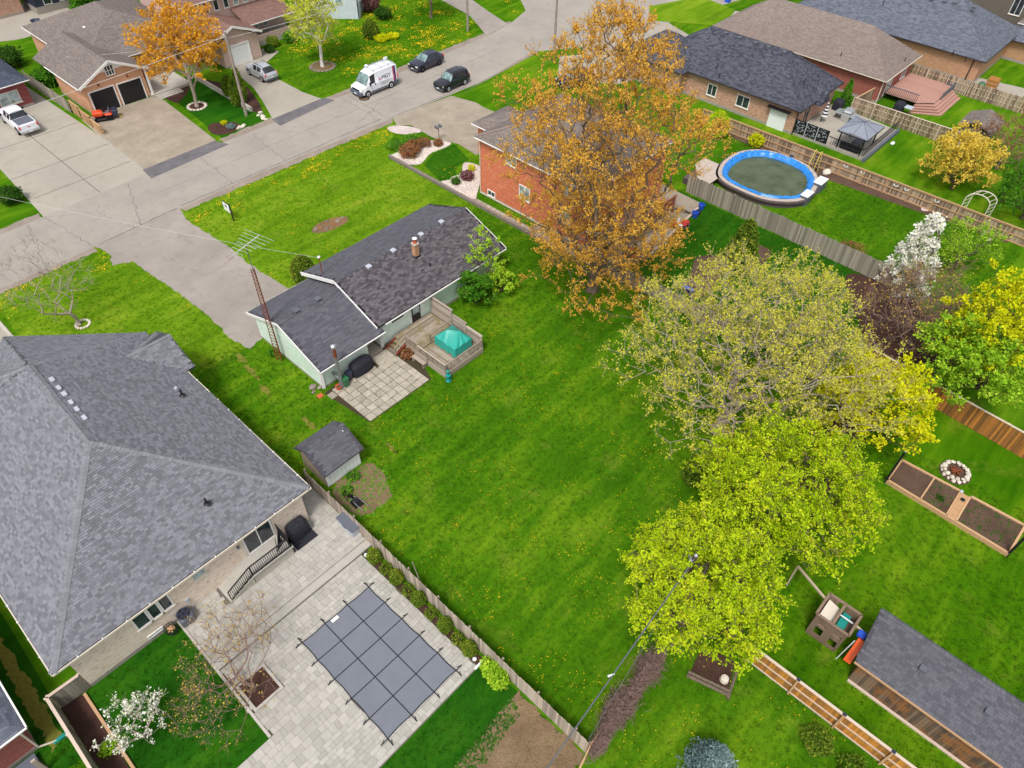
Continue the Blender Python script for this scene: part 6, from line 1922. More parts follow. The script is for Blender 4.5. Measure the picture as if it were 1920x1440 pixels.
# play house tower
PH = thing("play_house", "brown wooden play house with open top and teal slide beside the long shed", "play house", (24.8, -1.3, 0))
x0, x1, y0, y1 = 24.15, 25.6, -2.2, -.5
nb = 12
for k in range(nb):
    y = y0 + (k + .5) * (y1 - y0) / nb
    door = .3 < (k + .5) / nb < .0
    for (za, zb) in (((.05, .35), (.95, 1.25), (1.6, 2.15)) if k in (1, 2, 3) else ((.05, .5), (1.15, 1.35), (1.6, 2.15)) if k in (7, 8, 9) else ((.05, 2.15),)):
        m = MB(); m.box(x0 - .03, y - .068, za, x0, y + .068, zb); m.build("wall_board", "play_wood", PH)
for k in range(10):
    x = x0 + (k + .5) * (x1 - x0) / 10
    for yy in (y0, y1):
        m = MB(); m.box(x - .07, yy - .015, .05, x + .07, yy + .015, 2.15); m.build("wall_board", "play_wood", PH)
for k in range(nb):
    y = y0 + (k + .5) * (y1 - y0) / nb
    m = MB(); m.box(x1, y - .068, .05, x1 + .03, y + .068, 1.0 if 4 < k < 8 else 2.15); m.build("wall_board", "play_wood", PH)
m = MB(); m.box(x0, y0, 1.28, x1, y1, 1.32); m.build("floor", "play_wood", PH)
for (a, b) in (((x0 - .05, y0 - .05), (x1 + .05, y0 - .05)), ((x0 - .05, y1 + .05), (x1 + .05, y1 + .05)), ((x0 - .05, y0 - .05), (x0 - .05, y1 + .05)), ((x1 + .05, y0 - .05), (x1 + .05, y1 + .05)), ((x0, -1.35), (x1, -1.35))):
    m = MB(); m.beam((a[0], a[1], 2.2), (b[0], b[1], 2.2), .14, .09); m.build("top_rail", "play_wood", PH)
m = MB(); m.hexa([(x0 + .2, -1.25, 1.75), (x1 - .1, -1.25, 1.75), (x1 - .1, -.6, 1.95), (x0 + .2, -.6, 1.9)], [(x0 + .2, -1.25, 1.77), (x1 - .1, -1.25, 1.77), (x1 - .1, -.6, 1.97), (x0 + .2, -.6, 1.92)]); m.build("canvas", "cream_trim", PH)
m = MB(); m.rbox(x0 + .45, -1.95, 1.5, x1 + .1, -1.5, 1.62, .05); m.build("slide_seat", "plastic_teal", PH)
m = MB(); m.box(x0 + .9, -2.15, 1.9, x0 + .96, -1.4, 1.96); m.build("grab_bar", "plastic_white", PH)
sw = thing("swing_beam", "long pale beam with yellow swing passing over the play house", "swing", (25.2, -2.6, 0))
m = MB(); m.beam((25.0, -2.25, 2.05), (24.85, -3.25, 2.0), .1, .12); m.beam((25.25, -.45, 2.1), (26.0, 1.6, 2.15), .1, .12); m.beam((26.0, 1.6, 0), (26.0, 1.6, 2.15), .09); m.build("beam", "plank_pale", sw)
m = MB(); m.path([(24.9, -2.9, 2.0), (24.6, -2.85, .9)], .012, 5); m.path([(24.87, -3.1, 2.0), (24.55, -3.25, .9)], .012, 5); m.build("rope", "wire_pale", sw)
m = MB(); m.rbox(24.42, -3.32, .84, 24.62, -2.78, .9, .03); m.build("swing_seat", "rope_yellow", sw)

# raised vegetable beds with posts
RBd = thing("raised_bed", "long timber raised vegetable bed with black corner posts at right", "raised bed", (38.2, -3.3, 0))
NOGRASS.append(np.array([(37.0, .5), (39.4, .5), (39.6, -7.3), (36.8, -7.1)]))
def plank(a, b, w=.14, h=.34, mat="timber_tan", par=None, nm="side_board"):
    m = MB(); m.beam((a[0], a[1], h / 2), (b[0], b[1], h / 2), w, h); return m.build(nm, mat, par or RBd)
plank((37.05, .45), (36.85, -7.1)); plank((39.3, .4), (39.45, -3.3)); plank((39.5, -4.0), (39.6, -7.2)); plank((37.0, .45), (39.3, .42)); plank((36.85, -7.1), (39.6, -7.2)); plank((37.0, -1.7), (39.35, -1.72), .1); plank((36.95, -3.35), (39.4, -3.35), .12); plank((36.95, -3.95), (39.4, -3.95), .12)
m = MB(); m.prism([(37.1, .38), (39.25, .35), (39.35, -3.28), (36.95, -3.3)], .02, .24); m.build("bed_soil", "soil", RBd)
m = MB(); m.prism([(36.98, -4.02), (39.45, -4.02), (39.52, -7.1), (36.9, -7.05)], .02, .24); m.build("bed_soil", "soil", RBd)
m = MB(); m.prism([(36.98, -3.42), (39.38, -3.42), (39.38, -3.9), (36.98, -3.9)], .02, .3); m.build("stepping_board", "timber_tan", RBd)
for i, (x, y) in enumerate(((37.05, .5), (39.25, .45), (36.85, -7.1), (39.6, -7.2))):
    if i == 1: continue
    m = MB(); m.beam((x, y, 0), (x, y, 3.2), .13); m.build("corner_post", "black_metal", RBd)
    m = MB(); m.rbox(x - .07, y - .07, 3.2, x + .07, y + .07, 3.28, .02); m.build("post_cap", "plastic_white", RBd)
m = MB(); m.rbox(39.3, -3.5, .3, 39.5, -3.3, .42, .03); m.build("solar_lamp", "plastic_lightgrey", RBd)
m = MB(); m.rbox(38.7, -3.8, .31, 38.95, -3.55, .4, .04); m.build("small_tray", "black_metal", RBd)
# fire pit
FP = thing("fire_pit", "ring of pale stones around a fire pit on the lawn", "fire pit", (41, -2.55, 0))
NOGRASS.append(np.array([(41 + 1.05 * math.cos(a), -2.55 + 1.05 * math.sin(a)) for a in np.linspace(0, 6.28, 14)]))
m = MB(); m.prism([(41 + 1.0 * math.cos(a), -2.55 + 1.0 * math.sin(a)) for a in np.linspace(0, 6.0, 16)], .0, .02); m.build("ash_bed", "soil", FP)
for ring, (r, z, n) in enumerate(((.82, .1, 15), (.72, .26, 13))):
    for k in range(n):
        a = 2 * math.pi * k / n + ring * .2; s = random.uniform(.13, .2)
        m = MB(); m.blob((41 + r * math.cos(a), -2.55 + r * math.sin(a), z), s, s * random.uniform(.7, 1), s * .6, 8, 5, .4); m.build("stone", "pale_stone", FP)
for k in range(5):
    a = k * 1.3; m = MB(); m.tube((41 - .35 * math.cos(a), -2.55 - .35 * math.sin(a), .08 + .04 * k), (41 + .35 * math.cos(a), -2.55 + .35 * math.sin(a), .14 + .04 * k), .06, .05, 7); m.build("charred_log", "rust", FP)

# firewood/compost frame at the back of the lot
cp = thing("log_frame", "low log-edged bed under the back corner tree", "garden bed", (18.5, 2.2, 0))
m = MB(); m.tube((17.6, 2.9, .1), (18.2, .8, .1), .1, .09, 9); m.build("log", "bark", cp, smooth=True)
m = MB(); m.tube((17.8, 2.95, .12), (18.4, .85, .12), .09, .09, 9); m.build("log", "bark", cp, smooth=True)
m = MB(); m.tube((18.0, .7, .1), (20.0, 1.2, .1), .09, .08, 9); m.build("log", "bark", cp, smooth=True)
m = MB(); m.prism([(18.0, 2.9), (18.5, .95), (20, 1.4), (19.6, 3.2)], .01, .06); m.build("bed_soil", "mulch", cp)
cp = thing("stone_pot", "pale round pot standing in the log-edged bed", "plant pot", (18.75, 1.35, .06))
m = MB(); m.lathe((18.75, 1.35, .06), [(.24, 0), (.2, .24), (.1, .26), (.1, .32), (.04, .32)], 16); m.build("pot", "pale_stone", cp, smooth=True)

# oval above-ground pool with timber surround
OP = thing("above_ground_pool", "above-ground pool with blue liner and green water inside a plank surround", "swimming pool", (64, 24.3, 0))
op = [(61.0, 28.4), (64.6, 29.0), (66.6, 28.6), (68.8, 26.4), (68.7, 22.2), (66.2, 19.9), (62.2, 19.5), (59.6, 22.2), (59.5, 25.2), (60.0, 27.0)]
inner = smooth_poly([(x + .6, y + .25) for x, y in ((61.5, 27.7), (63.6, 28.25), (66.2, 27.9), (67.9, 26.0), (67.9, 22.6), (65.9, 20.6), (62.6, 20.2), (60.5, 22.3), (60.2, 25.0), (60.5, 26.7))], 4)
NOGRASS.append(np.array(op)); NOGRASS.append(np.array([(57.6, 28.2), (62, 31), (65, 30), (63, 19), (59, 22)]))
c = Vector((64.8, 24.45))
def ringband(outer, inn, z0, z1, z2):
    """flat ring between two loops with walls down to z0 on both sides"""
    m = MB(); n = len(inn)
    for k in range(n):
        j = (k + 1) % n
        a, b, cc, d = outer[k], outer[j], inn[j], inn[k]
        m.face([(a[0], a[1], z1), (b[0], b[1], z1), (cc[0], cc[1], z1), (d[0], d[1], z1)])
        m.face([(a[0], a[1], z0), (b[0], b[1], z0), (b[0], b[1], z1), (a[0], a[1], z1)])
        m.face([(d[0], d[1], z1), (cc[0], cc[1], z1), (cc[0], cc[1], z2), (d[0], d[1], z2)])
    return m
sc_ = lambda L, k: [(c.x + (x - c.x) * k, c.y + (y - c.y) * k) for x, y in L]
ringband(sc_(inner, 1.03), inner, 0.0, .82, .2).build("pool_wall", "pool_liner", OP)
# crumpled liner over the rim
m = MB(); n = len(inner) * 3
rimv = []
for ring, (kk, zz) in enumerate(((1.06, .74), (1.05, .85), (1.01, .89), (.97, .8), (.93, .52), (.9, .35))):
    for i in range(n):
        t = i / 3; a, b = inner[int(t) % len(inner)], inner[(int(t) + 1) % len(inner)]; f = t - int(t)
        x, y = a[0] + (b[0] - a[0]) * f, a[1] + (b[1] - a[1]) * f
        w = random.uniform(-.025, .025) if ring in (1, 2, 3, 4) else 0
        rimv.append((c.x + (x - c.x) * (kk + w), c.y + (y - c.y) * (kk + w), zz + random.uniform(-.05, .05) * (ring in (1, 2, 3, 4))))
fs = [(r * n + i, r * n + (i + 1) % n, (r + 1) * n + (i + 1) % n, (r + 1) * n + i) for r in range(5) for i in range(n)]
m.grid(rimv, fs); m.build("liner", "pool_liner", OP, smooth=True)
m = MB(); m.face([(x, y, .46) for x, y in sc_(inner, .965)]); m.build("water", "pool_water", OP)
# plank surround: pieces laid round the rim
orr = sc_(inner, 1.05)
outer2 = []
for x, y in orr:
    d = (Vector((x, y)) - c).normalized(); outer2.append((x + d.x * .45, y + d.y * .45))
nI = len(inner)
for k in range(nI):
    j = (k + 1) % nI
    a, b, cc, d = Vector(outer2[k]), Vector(outer2[j]), Vector(orr[j]), Vector(orr[k])
    for s in range(5):
        f0, f1 = s / 5 + .01, (s + 1) / 5 - .01
        P = [d.lerp(a, f0), cc.lerp(b, f0), cc.lerp(b, f1), d.lerp(a, f1)]
        m = MB(); m.prism([(q.x, q.y) for q in P], 0.68, .72); m.build("plank", "pool_deck_white", OP)
ringband(outer2, sc_(inner, 1.2), 0, .66, .5).build("skirt", "pool_wall", OP)
for k in range(22):
    m = MB(); y = 30.9 - k * .14; xa = 57.9 + max(0, (28.6 - y)) * .4; m.box(58.0 + max(0, (y - 28.4) * 1.3), y - .13, .62, 63.0 - max(0, (29.2 - y) * .5), y, .66); m.build("deck_plank", "pool_deck_white", OP)
m = MB(); m.box(58.4, 28.2, 0, 62.2, 30.4, .6); m.build("deck_frame", "pool_wall", OP)
for i, (x, y, s) in enumerate(((66.8, 20.1, .75), (63.7, 19.95, .65))):
    t = thing("pool_step_box", ("larger white-topped step box beside the pool rim", "smaller white-topped step box beside the pool rim")[i], "step box", (x, y, 0))
    m = MB(); m.box(x - s, y - s * .55, 0, x + s, y + s * .55, .95); m.build("body", "plastic_grey", t)
    m = MB(); m.rbox(x - s * 1.04, y - s * .6, .95, x + s * 1.04, y + s * .6, 1.03, .02); m.build("lid", "plastic_white", t)
pl_ = thing("pool_ladder", "yellowish A-frame pool ladder between the pool and the tan fence", "ladder", (68.9, 22.3, 0))
for s in (-.3, .3):
    m = MB(); m.path([(68.2, 21.9 + s, .9), (68.6, 21.9 + s, 2.6), (69.0, 21.9 + s, 2.6), (69.6, 21.9 + s, 0)], .035, 6); m.build("side_rail", "rope_yellow", pl_)
for k in range(5):
    m = MB(); z = .4 + k * .4; x = 69.55 - k * .1; m.box(x - .1, 21.62, z, x + .1, 22.18, z + .04); m.build("rung", "black_metal", pl_)
pp = thing("pool_pump", "dark pool pump on a pale slab behind the pool", "pump", (69.6, 24.2, 0))
m = MB(); m.box(69.1, 23.6, 0, 70.2, 25.2, .1); m.build("slab", "slab", pp)
m = MB(); m.lathe((69.5, 24.6, .1), [(.28, 0), (.3, .5), (.2, .7), (.08, .75)], 14); m.build("filter_tank", "plastic_navy", pp, smooth=True)
m = MB(); m.tube((69.6, 23.8, .3), (69.6, 24.3, .3), .16, .16, 12); m.build("motor", "black_metal", pp)
bo = thing("boulder", "cream round boulder against the tan fence behind the pool", "boulder", (70.0, 20.8, 0))
m = MB(); m.blob((70.0, 20.8, .25), .5, .4, .36, 10, 7, .2); m.build("stone", "cream_trim", bo, smooth=True)

# terrace with gazebo behind the tan fence
gt = thing("gazebo_terrace", "paved terrace with black railing and grey edge under the gazebo", "terrace", (78, 23, 0))
NOGRASS.append(np.array([(75, 19.2), (84.2, 19.4), (84.6, 27), (75, 27.4)]))
m = MB(); m.prism([(75.2, 19.3), (83.8, 19.4), (84.6, 27.3), (75.2, 27.3)], 0, .28); m.build("slab", "drive_concrete", gt)
m = MB(); m.box(75.0, 19.05, 0, 83.9, 19.35, .42); m.build("edge_board", "plastic_grey", gt)
for k in range(34):
    x = 75.3 + k * .25; m = MB(); m.beam((x, 19.5, .28), (x, 19.5, 1.2), .03); m.build("baluster", "black_metal", gt)
m = MB(); m.beam((75.2, 19.5, 1.2), (83.8, 19.5, 1.2), .07); m.beam((75.25, 19.5, 1.2), (75.25, 23.4, 1.2), .07); m.build("handrail", "black_metal", gt)
for k in range(15):
    y = 19.6 + k * .25; m = MB(); m.beam((75.25, y, .28), (75.25, y, 1.2), .03); m.build("baluster", "black_metal", gt)
for k in range(3):
    y0_, y1_ = 23.5 + k * 1.3, 24.72 + k * 1.3
    pn = MB(); pn.box(75.2, y0_, .3, 75.24, y1_, 1.75); pn_ = pn.build("privacy_panel", "black_metal", gt)
    m = MB()
    for q in range(40):
        yy, zz = random.uniform(y0_ + .1, y1_ - .1), random.uniform(.4, 1.65); m.box(75.18, yy - .06, zz - .02, 75.199, yy + .06, zz + .02)
    m.build("cut_pattern", "vent_grey", pn_)
    m = MB(); m.box(75.14, y1_, .1, 75.26, y1_ + .08, 1.85); m.build("panel_post", "vent_grey", gt)
gz = thing("gazebo", "grey canopy gazebo with dark posts on the terrace", "gazebo", (77, 21.2, .28))
gx0, gx1, gy0, gy1 = 74.9, 79.0, 19.5, 22.7
for x, y in ((75.4, 19.9), (78.6, 19.9), (75.4, 22.4), (78.6, 22.4)):
    m = MB(); m.beam((x, y, .28), (x, y, 2.4), .12); m.build("post", "black_metal", gz)
cpk = ((gx0 + gx1) / 2, (gy0 + gy1) / 2, 3.05)
P4 = [(gx0, gy0, 2.35), (gx1, gy0, 2.35), (gx1, gy1, 2.35), (gx0, gy1, 2.35)]
m = MB()
for k in range(4):
    a, b = P4[k], P4[(k + 1) % 4]; mid = ((a[0] + b[0]) / 2, (a[1] + b[1]) / 2, 2.42)
    m.face([a, mid, cpk]); m.face([mid, b, cpk]); m.face([a, (a[0], a[1], 2.15), (b[0], b[1], 2.15), b])
m.build("canopy", "canopy_grey", gz)
m = MB()
for k in range(4):
    a = P4[k]; m.beam((a[0], a[1], 2.36), (cpk[0], cpk[1], 3.07), .05, .03); b = P4[(k + 1) % 4]; m.beam(((a[0] + b[0]) / 2, (a[1] + b[1]) / 2, 2.44), (cpk[0], cpk[1], 3.07), .04, .03)
m.build("canopy_seam", "plastic_grey", gz)
for k in range(4):
    a, b = P4[k], P4[(k + 1) % 4]; m = MB(); m.beam((a[0], a[1], 2.22), (b[0], b[1], 2.22), .08); m.build("roof_beam", "black_metal", gz)
sf = thing("outdoor_sofa", "dark outdoor sofa set under the gazebo", "sofa", (76.4, 21, .28))
m = MB(); m.rbox(75.6, 20.1, .28, 76.4, 22.2, .7, .08); m.build("seat", "black_fabric", sf)
m = MB(); m.rbox(75.4, 20.1, .5, 75.65, 22.2, 1.1, .06); m.build("backrest", "black_fabric", sf)
ct = thing("coffee_table", "low grey table in front of the dark sofa under the gazebo", "table", (77.4, 21, .28))
m = MB(); m.rbox(76.9, 20.5, .62, 77.9, 21.5, .72, .03); m.build("table_top", "plastic_grey", ct)
for a_ in (77.0, 77.8):
    for b_ in (20.6, 21.4):
        m = MB(); m.beam((a_, b_, .28), (a_, b_, .62), .07); m.build("leg", "black_metal", ct)
um = thing("striped_parasol", "closed black and white striped parasol on a tilted pole by the brick wall", "parasol", (79.7, 26.1, 0))
m = MB(); m.tube((79.5, 26.3, .28), (79.7, 26.1, 2.6), .035, .03, 8); m.build("pole", "black_metal", um)
for k in range(9):
    m = MB(); z0_ = 1.0 + k * .17; r0, r1 = .36 - k * .035, .36 - (k + 1) * .035; m.lathe((79.66, 26.1, z0_), [(r0, 0), (r1, .165)], 12); m.build("stripe", "plastic_white" if k % 2 == 0 else "black_metal", um)
gr = thing("steel_barbecue", "stainless steel gas barbecue with side tables on the terrace", "barbecue", (82.2, 24.4, .28))
m = MB(); m.rbox(81.4, 24.0, .3, 82.6, 24.9, 1.1, .04); m.build("cabinet", "steel", gr)
m = MB(); m.rbox(81.35, 23.95, 1.12, 82.65, 24.95, 1.5, .18); m.build("hood", "steel", gr)
m = MB(); m.rbox(81.3, 23.2, 1.0, 82.5, 23.95, 1.08, .03); m.rbox(81.3, 24.95, 1.0, 82.5, 25.7, 1.08, .03); m.build("side_table", "steel", gr)
for y in (23.3, 25.6):
    m = MB(); m.beam((81.9, y, .28), (81.9, y, 1.0), .08); m.build("leg", "black_metal", gr)
sk = thing("covered_smoker", "black covered smoker beside the steel barbecue", "barbecue", (83.8, 26.4, .28))
soft_cover(83.2, 25.8, 84.4, 26.9, 1.15, 9, z0=.28).build("cover", "black_fabric", sk, smooth=True)
m = MB(); m.box(83.3, 25.9, .28, 84.3, 26.8, .36); m.build("base", "black_metal", sk)
# pink deck
pk2 = thing("rear_deck", "pinkish composite deck with curved steps behind the brown-roofed bungalow", "deck", (94, 20.8, 0))
NOGRASS.append(np.array([(88.5, 17.5), (98.3, 17.5), (98.3, 24), (88.5, 24)]))
for k in range(38):
    x = 90.6 + k * .2
    ylo = 18.6 if x > 92.0 else 18.6 + (92.0 - x) * 1.0
    m = MB(); m.box(x, ylo, .75, x + .19, 23.9, .79); m.build("deck_board", "deck_red", pk2)
for k in range(4):
    o = .35 * (k + 1); z = .62 - k * .17
    m = MB(); m.prism([(90.6 - o, 20.2), (92 - o * .6, 18.6 - o), (97.4, 18.6 - o), (97.4, 18.7), (92.1, 18.7), (90.7, 20.2)], z - .1, z); m.build("step", "deck_red", pk2)
for k in range(20):
    y = 20.2 + k * .19; m = MB(); m.beam((90.55, y, .75), (90.55, y, 1.7), .035); m.build("baluster", "black_metal", pk2)
m = MB(); m.beam((90.55, 20.1, 1.7), (90.55, 23.9, 1.7), .08); m.build("handrail", "plastic_grey", pk2)
for k in range(24):
    x = 92.6 + k * .2; m = MB(); m.box(97.95, 18.5, .1, 98.0, 19.5, 1.0) if k == 0 else m.box(93.5 + k * .19, 18.45, .1, 93.66 + k * .19, 18.5, 1.4); m.build("privacy_slat", "plastic_grey", pk2)
cg = thing("covered_barbecue", "dark covered barbecue with grey side shelf beside the pink deck railing", "barbecue", (88.9, 21.2, 0))
soft_cover(88.2, 20.7, 89.4, 21.8, 1.15, 4).build("cover", "black_fabric", cg, smooth=True)
m = MB(); m.rbox(88.3, 19.8, .8, 89.2, 20.65, .9, .03); m.build("side_shelf", "plastic_lightgrey", cg)
# small grey-roofed garden shed beyond the yellow shrub
gs = thing("garden_shed", "little shed with taupe roof half hidden by the yellow tree at right", "shed", (88, 12.4, 0))
walls(gs, 86.4, 11.2, 89.8, 14.0, 1.9, "siding_grey", base=.05)
roof_solid(hip_polys(86.0, 10.8, 90.2, 14.4, 1.95, .45, (False, False)), .1).build("roof", "roof_taupe", gs)
# white garden arch
ga = thing("garden_arch", "white curved metal garden arch by the tan fence at right", "garden arch", (72.3, 7.6, 0))
for off in (0, 1.0):
    m = MB(); pts = [(71.9 + off, 8.5 - off * .3, 0), (71.9 + off, 8.5 - off * .3, 1.9)] + [(71.9 + off, 7.45 - off * .3 + 1.05 * math.cos(a), 1.9 + .75 * math.sin(a)) for a in np.linspace(.2, 2.94, 9)] + [(71.9 + off, 6.4 - off * .3, 1.9), (71.9 + off, 6.4 - off * .3, 0)]
    m.path(pts, .045, 6); m.build("hoop", "cream_trim", ga)
for a in np.linspace(.1, 3.04, 7):
    y = 7.45 + 1.05 * math.cos(a); z = 1.9 + .75 * math.sin(a); m = MB(); m.path([(71.9, y, z), (72.9, y - .3, z)], .025, 5); m.build("cross_bar", "cream_trim", ga)
for z in (.4, .8, 1.2, 1.6):
    for y in (8.5, 6.4):
        m = MB(); m.path([(71.9, y, z), (72.9, y - .3, z)], .02, 5); m.build("cross_bar", "cream_trim", ga)
bin_("green bin standing below the white garden arch", 71.4, 6.9, "plastic_green", .85, .6)
for i, (x, y, r) in enumerate(((70.4, 5.6, .35), (69.9, 4.9, .28))):
    m = MB(); m.blob((x, y, r * .4), r, r * .8, r * .6, 9, 6, .3); m.build("rock", "pale_stone", label=("larger", "smaller")[i] + " white rock on the garden border by the arch", category="rock", group="rocks by the garden arch")
for i, (u, v) in enumerate(((1604, 297), (1634, 310), (1694, 335), (1714, 342), (1762, 372))):
    p = G(u, v, 1.1); t = thing("fence_ornament", ("leftmost white butterfly ornament on the tan fence", "white bird ornament on the tan fence behind the pool", "white lantern ornament on the tan fence", "white butterfly cluster on the tan fence", "rightmost white bird-house ornament on the tan fence")[i], "ornament", (70.85, p.y, 1.1), group="ornaments on the tan fence")
    for s in (-1, 1):
        m = MB(); m.hexa([(70.8, p.y, 1.0), (70.8, p.y + s * .24, 1.12), (70.8, p.y + s * .2, 1.36)], [(70.83, p.y, 1.0), (70.83, p.y + s * .24, 1.12), (70.83, p.y + s * .2, 1.36)]); m.build("wing", "plastic_white", t)
p = G(1673, 270, 0)
m = MB(); m.rbox(p.x - .3, p.y - .2, 0, p.x + .3, p.y + .2, .18, .08); m.build("lawn_ornament", "plastic_white", label="small white object lying on the lawn below the gazebo terrace", category="ornament")
bt = thing("plastic_bin", "bright blue recycling bin at the top edge by the far driveway", "bin", tuple(G(1364, 4, 0)))
q = bt.location; m = MB(); m.rbox(q.x - .35, q.y - .35, 0, q.x + .35, q.y + .35, .9, .05); m.build("body", "plastic_blue", bt)
m = MB(); m.rbox(q.x - .4, q.y - .4, .9, q.x + .4, q.y + .4, 1.0, .04); m.build("lid", "plastic_blue", bt)
# far right terrace things
ob = thing("wooden_crate", "orange wooden crate on the far right patio", "crate", (102.6, 15.6, 0))
m = MB(); m.rbox(102.0, 15.0, 0, 103.2, 16.2, 1.3, .05); m.build("crate", "fence_orange", ob)
for z in (.35, .8):
    m = MB(); m.box(101.97, 14.97, z, 103.23, 16.23, z + .1); m.build("batten", "rail_tan", ob)
gk = thing("green_tank", "rounded green tank beside the orange crate on the far right patio", "tank", (101.2, 16.4, 0))
m = MB(); m.lathe((101.2, 16.4, 0), [(.4, 0), (.42, .8), (.2, 1.0)], 14); m.build("tank", "plastic_green", gk, smooth=True)
m = MB(); m.lathe((101.2, 16.4, 1.0), [(.22, 0), (.2, .08), (.05, .1)], 12); m.build("lid", "plastic_grey", gk)
# mailbox on the drive and lamps
mx = thing("twin_mailbox", "pair of mailboxes on a thin post beside the stone bed and driveway", "mailbox", (47.4, 53.7, 0))
m = MB(); m.beam((47.4, 53.7, 0), (47.4, 53.7, 1.35), .07); m.beam((47.15, 53.7, 1.3), (47.65, 53.7, 1.3), .06); m.build("post", "pole_wood", mx)
for s in (-.25, .25):
    m = MB(); m.rbox(47.4 + s - .1, 53.45, 1.34, 47.4 + s + .1, 53.95, 1.62, .06); m.build("box", "plastic_grey", mx)
# stones
def stones(label, pts, mat="pale_stone", rmin=.2, rmax=.4, group=None):
    for i, (x, y) in enumerate(pts):
        r = random.uniform(rmin, rmax); m = MB(); m.blob((x, y, r * .3), r, r * random.uniform(.6, 1), r * .55, 8, 6, .35)
        m.build("stone", mat, label=("first", "second", "third", "fourth", "fifth", "last")[i] + " " + label, category="stone", group=group)
stones("pale landscaping stone from the road at the silver suv driveway corner", [(37.1 + random.uniform(-.1, .5), 70.2 + .35 * k) for k in range(6)], group="stones at the driveway corner")
stones("pale edging stone from the left by the small street lawn flower bed", [(33.9 + .25 * k, 70.6 + .1 * (k % 2)) for k in range(4)], group="stones at the street flower bed", rmax=.3)
tr = thing("tree_ring", "ring of pale stones around the foot of the amber tree", "stone edging", (33.5, 78.2, 0))
for k in range(16):
    a = 2 * math.pi * k / 16; m = MB(); m.blob((33.5 + .95 * math.cos(a), 78.2 + .95 * math.sin(a), .08), .22, .16, .12, 7, 5, .2); m.build("stone", "pale_stone", tr)
m = MB(); m.prism([(33.5 + .9 * math.cos(a), 78.2 + .9 * math.sin(a)) for a in np.linspace(0, 6.0, 16)], 0, .06); m.build("mulch", "mulch", tr)
br = thing("tree_ring", "low round bed of dry leaves at the foot of the weeping birch", "garden bed", (49.7, 76.9, 0))
m = MB(); m.prism([(49.7 + 1.4 * math.cos(a), 76.9 + 1.4 * math.sin(a)) for a in np.linspace(0, 6.0, 16)], 0, .05); m.build("mulch", "dry_garden", br)
for k in range(20):
    a = 2 * math.pi * k / 20; m = MB(); m.rbox(49.7 + 1.45 * math.cos(a) - .2, 76.9 + 1.45 * math.sin(a) - .1, 0, 49.7 + 1.45 * math.cos(a) + .2, 76.9 + 1.45 * math.sin(a) + .1, .1, .03); m.build("edging_block", "grey_stone", br)
t2 = thing("tree_ring", "small kerb ring at the foot of the bare front tree", "stone edging", (8.3, 52.1, 0))
for k in range(14):
    a = 2 * math.pi * k / 14; m = MB(); m.rbox(8.35 + .5 * math.cos(a) - .1, 52.1 + .5 * math.sin(a) - .1, 0, 8.35 + .5 * math.cos(a) + .1, 52.1 + .5 * math.sin(a) + .1, .12, .03); m.build("edging_block", "pale_stone", t2)
stones("grey stone from the left in the dry front flower bed", [(28.4, 49.5), (29.2, 49.0), (29.9, 49.8), (30.6, 49.2), (31.2, 49.3)], "grey_stone", .15, .28, group="stones in the front flower bed")

bb_ = thing("blue_bench", "bright blue plank bench beside the dark fence under the maple", "bench", tuple(G(1283, 545, 0)))
q = bb_.location; m = MB(); m.rbox(q.x - .2, q.y - .8, .38, q.x + .2, q.y + .8, .46, .02); m.build("seat", "plastic_blue", bb_)
for s_ in (-.6, .6):
    m = MB(); m.box(q.x - .15, q.y + s_ - .04, 0, q.x + .15, q.y + s_ + .04, .38); m.build("leg", "plastic_grey", bb_)
# ================================================================== trees and shrubs
def np_mesh(name, V, F, var, mat, parent, smooth=False, **props):
    """fast mesh from numpy: F is (n, 3 or 4)"""
    me = bpy.data.meshes.new(name)
    off = np.zeros(3)
    q = parent
    while q is not None:
        off += np.array(q.location); q = q.parent
    V = np.asarray(V, dtype=np.float32) - off.astype(np.float32)
    n, k = F.shape
    me.vertices.add(len(V)); me.vertices.foreach_set("co", V.ravel())
    me.loops.add(n * k); me.loops.foreach_set("vertex_index", F.astype(np.int32).ravel())
    me.polygons.add(n); me.polygons.foreach_set("loop_start", np.arange(0, n * k, k, dtype=np.int32))
    me.update(calc_edges=True)
    at = me.attributes.new("var", 'FLOAT', 'FACE'); at.data.foreach_set("value", np.asarray(var, dtype=np.float32))
    if smooth: me.polygons.foreach_set("use_smooth", np.ones(n, dtype=bool))
    me.materials.append(MATS[mat])
    return link(name, me, parent, **props)

def tubes(P0, P1, R0, R1, n=5):
    """many tapered tubes at once -> V, F"""
    D = P1 - P0; L = np.linalg.norm(D, axis=1, keepdims=True) + 1e-9; D = D / L
    U = np.where(np.abs(D[:, 2:3]) < .9, np.array([[0, 0, 1.0]]), np.array([[1.0, 0, 0]]))
    Sd = np.cross(D, U); Sd /= np.linalg.norm(Sd, axis=1, keepdims=True) + 1e-9
    Up = np.cross(Sd, D)
    a = np.arange(n) * 2 * np.pi / n
    ring = Sd[:, None, :] * np.cos(a)[None, :, None] + Up[:, None, :] * np.sin(a)[None, :, None]
    A = P0[:, None, :] + ring * R0[:, None, None]; B = P1[:, None, :] + ring * R1[:, None, None]
    V = np.concatenate([A, B], 1).reshape(-1, 3)
    base = (np.arange(len(P0)) * 2 * n)[:, None]
    k = np.arange(n); j = (k + 1) % n
    F = np.stack([base + k, base + j, base + n + j, base + n + k], -1).reshape(-1, 4)
    return V, F

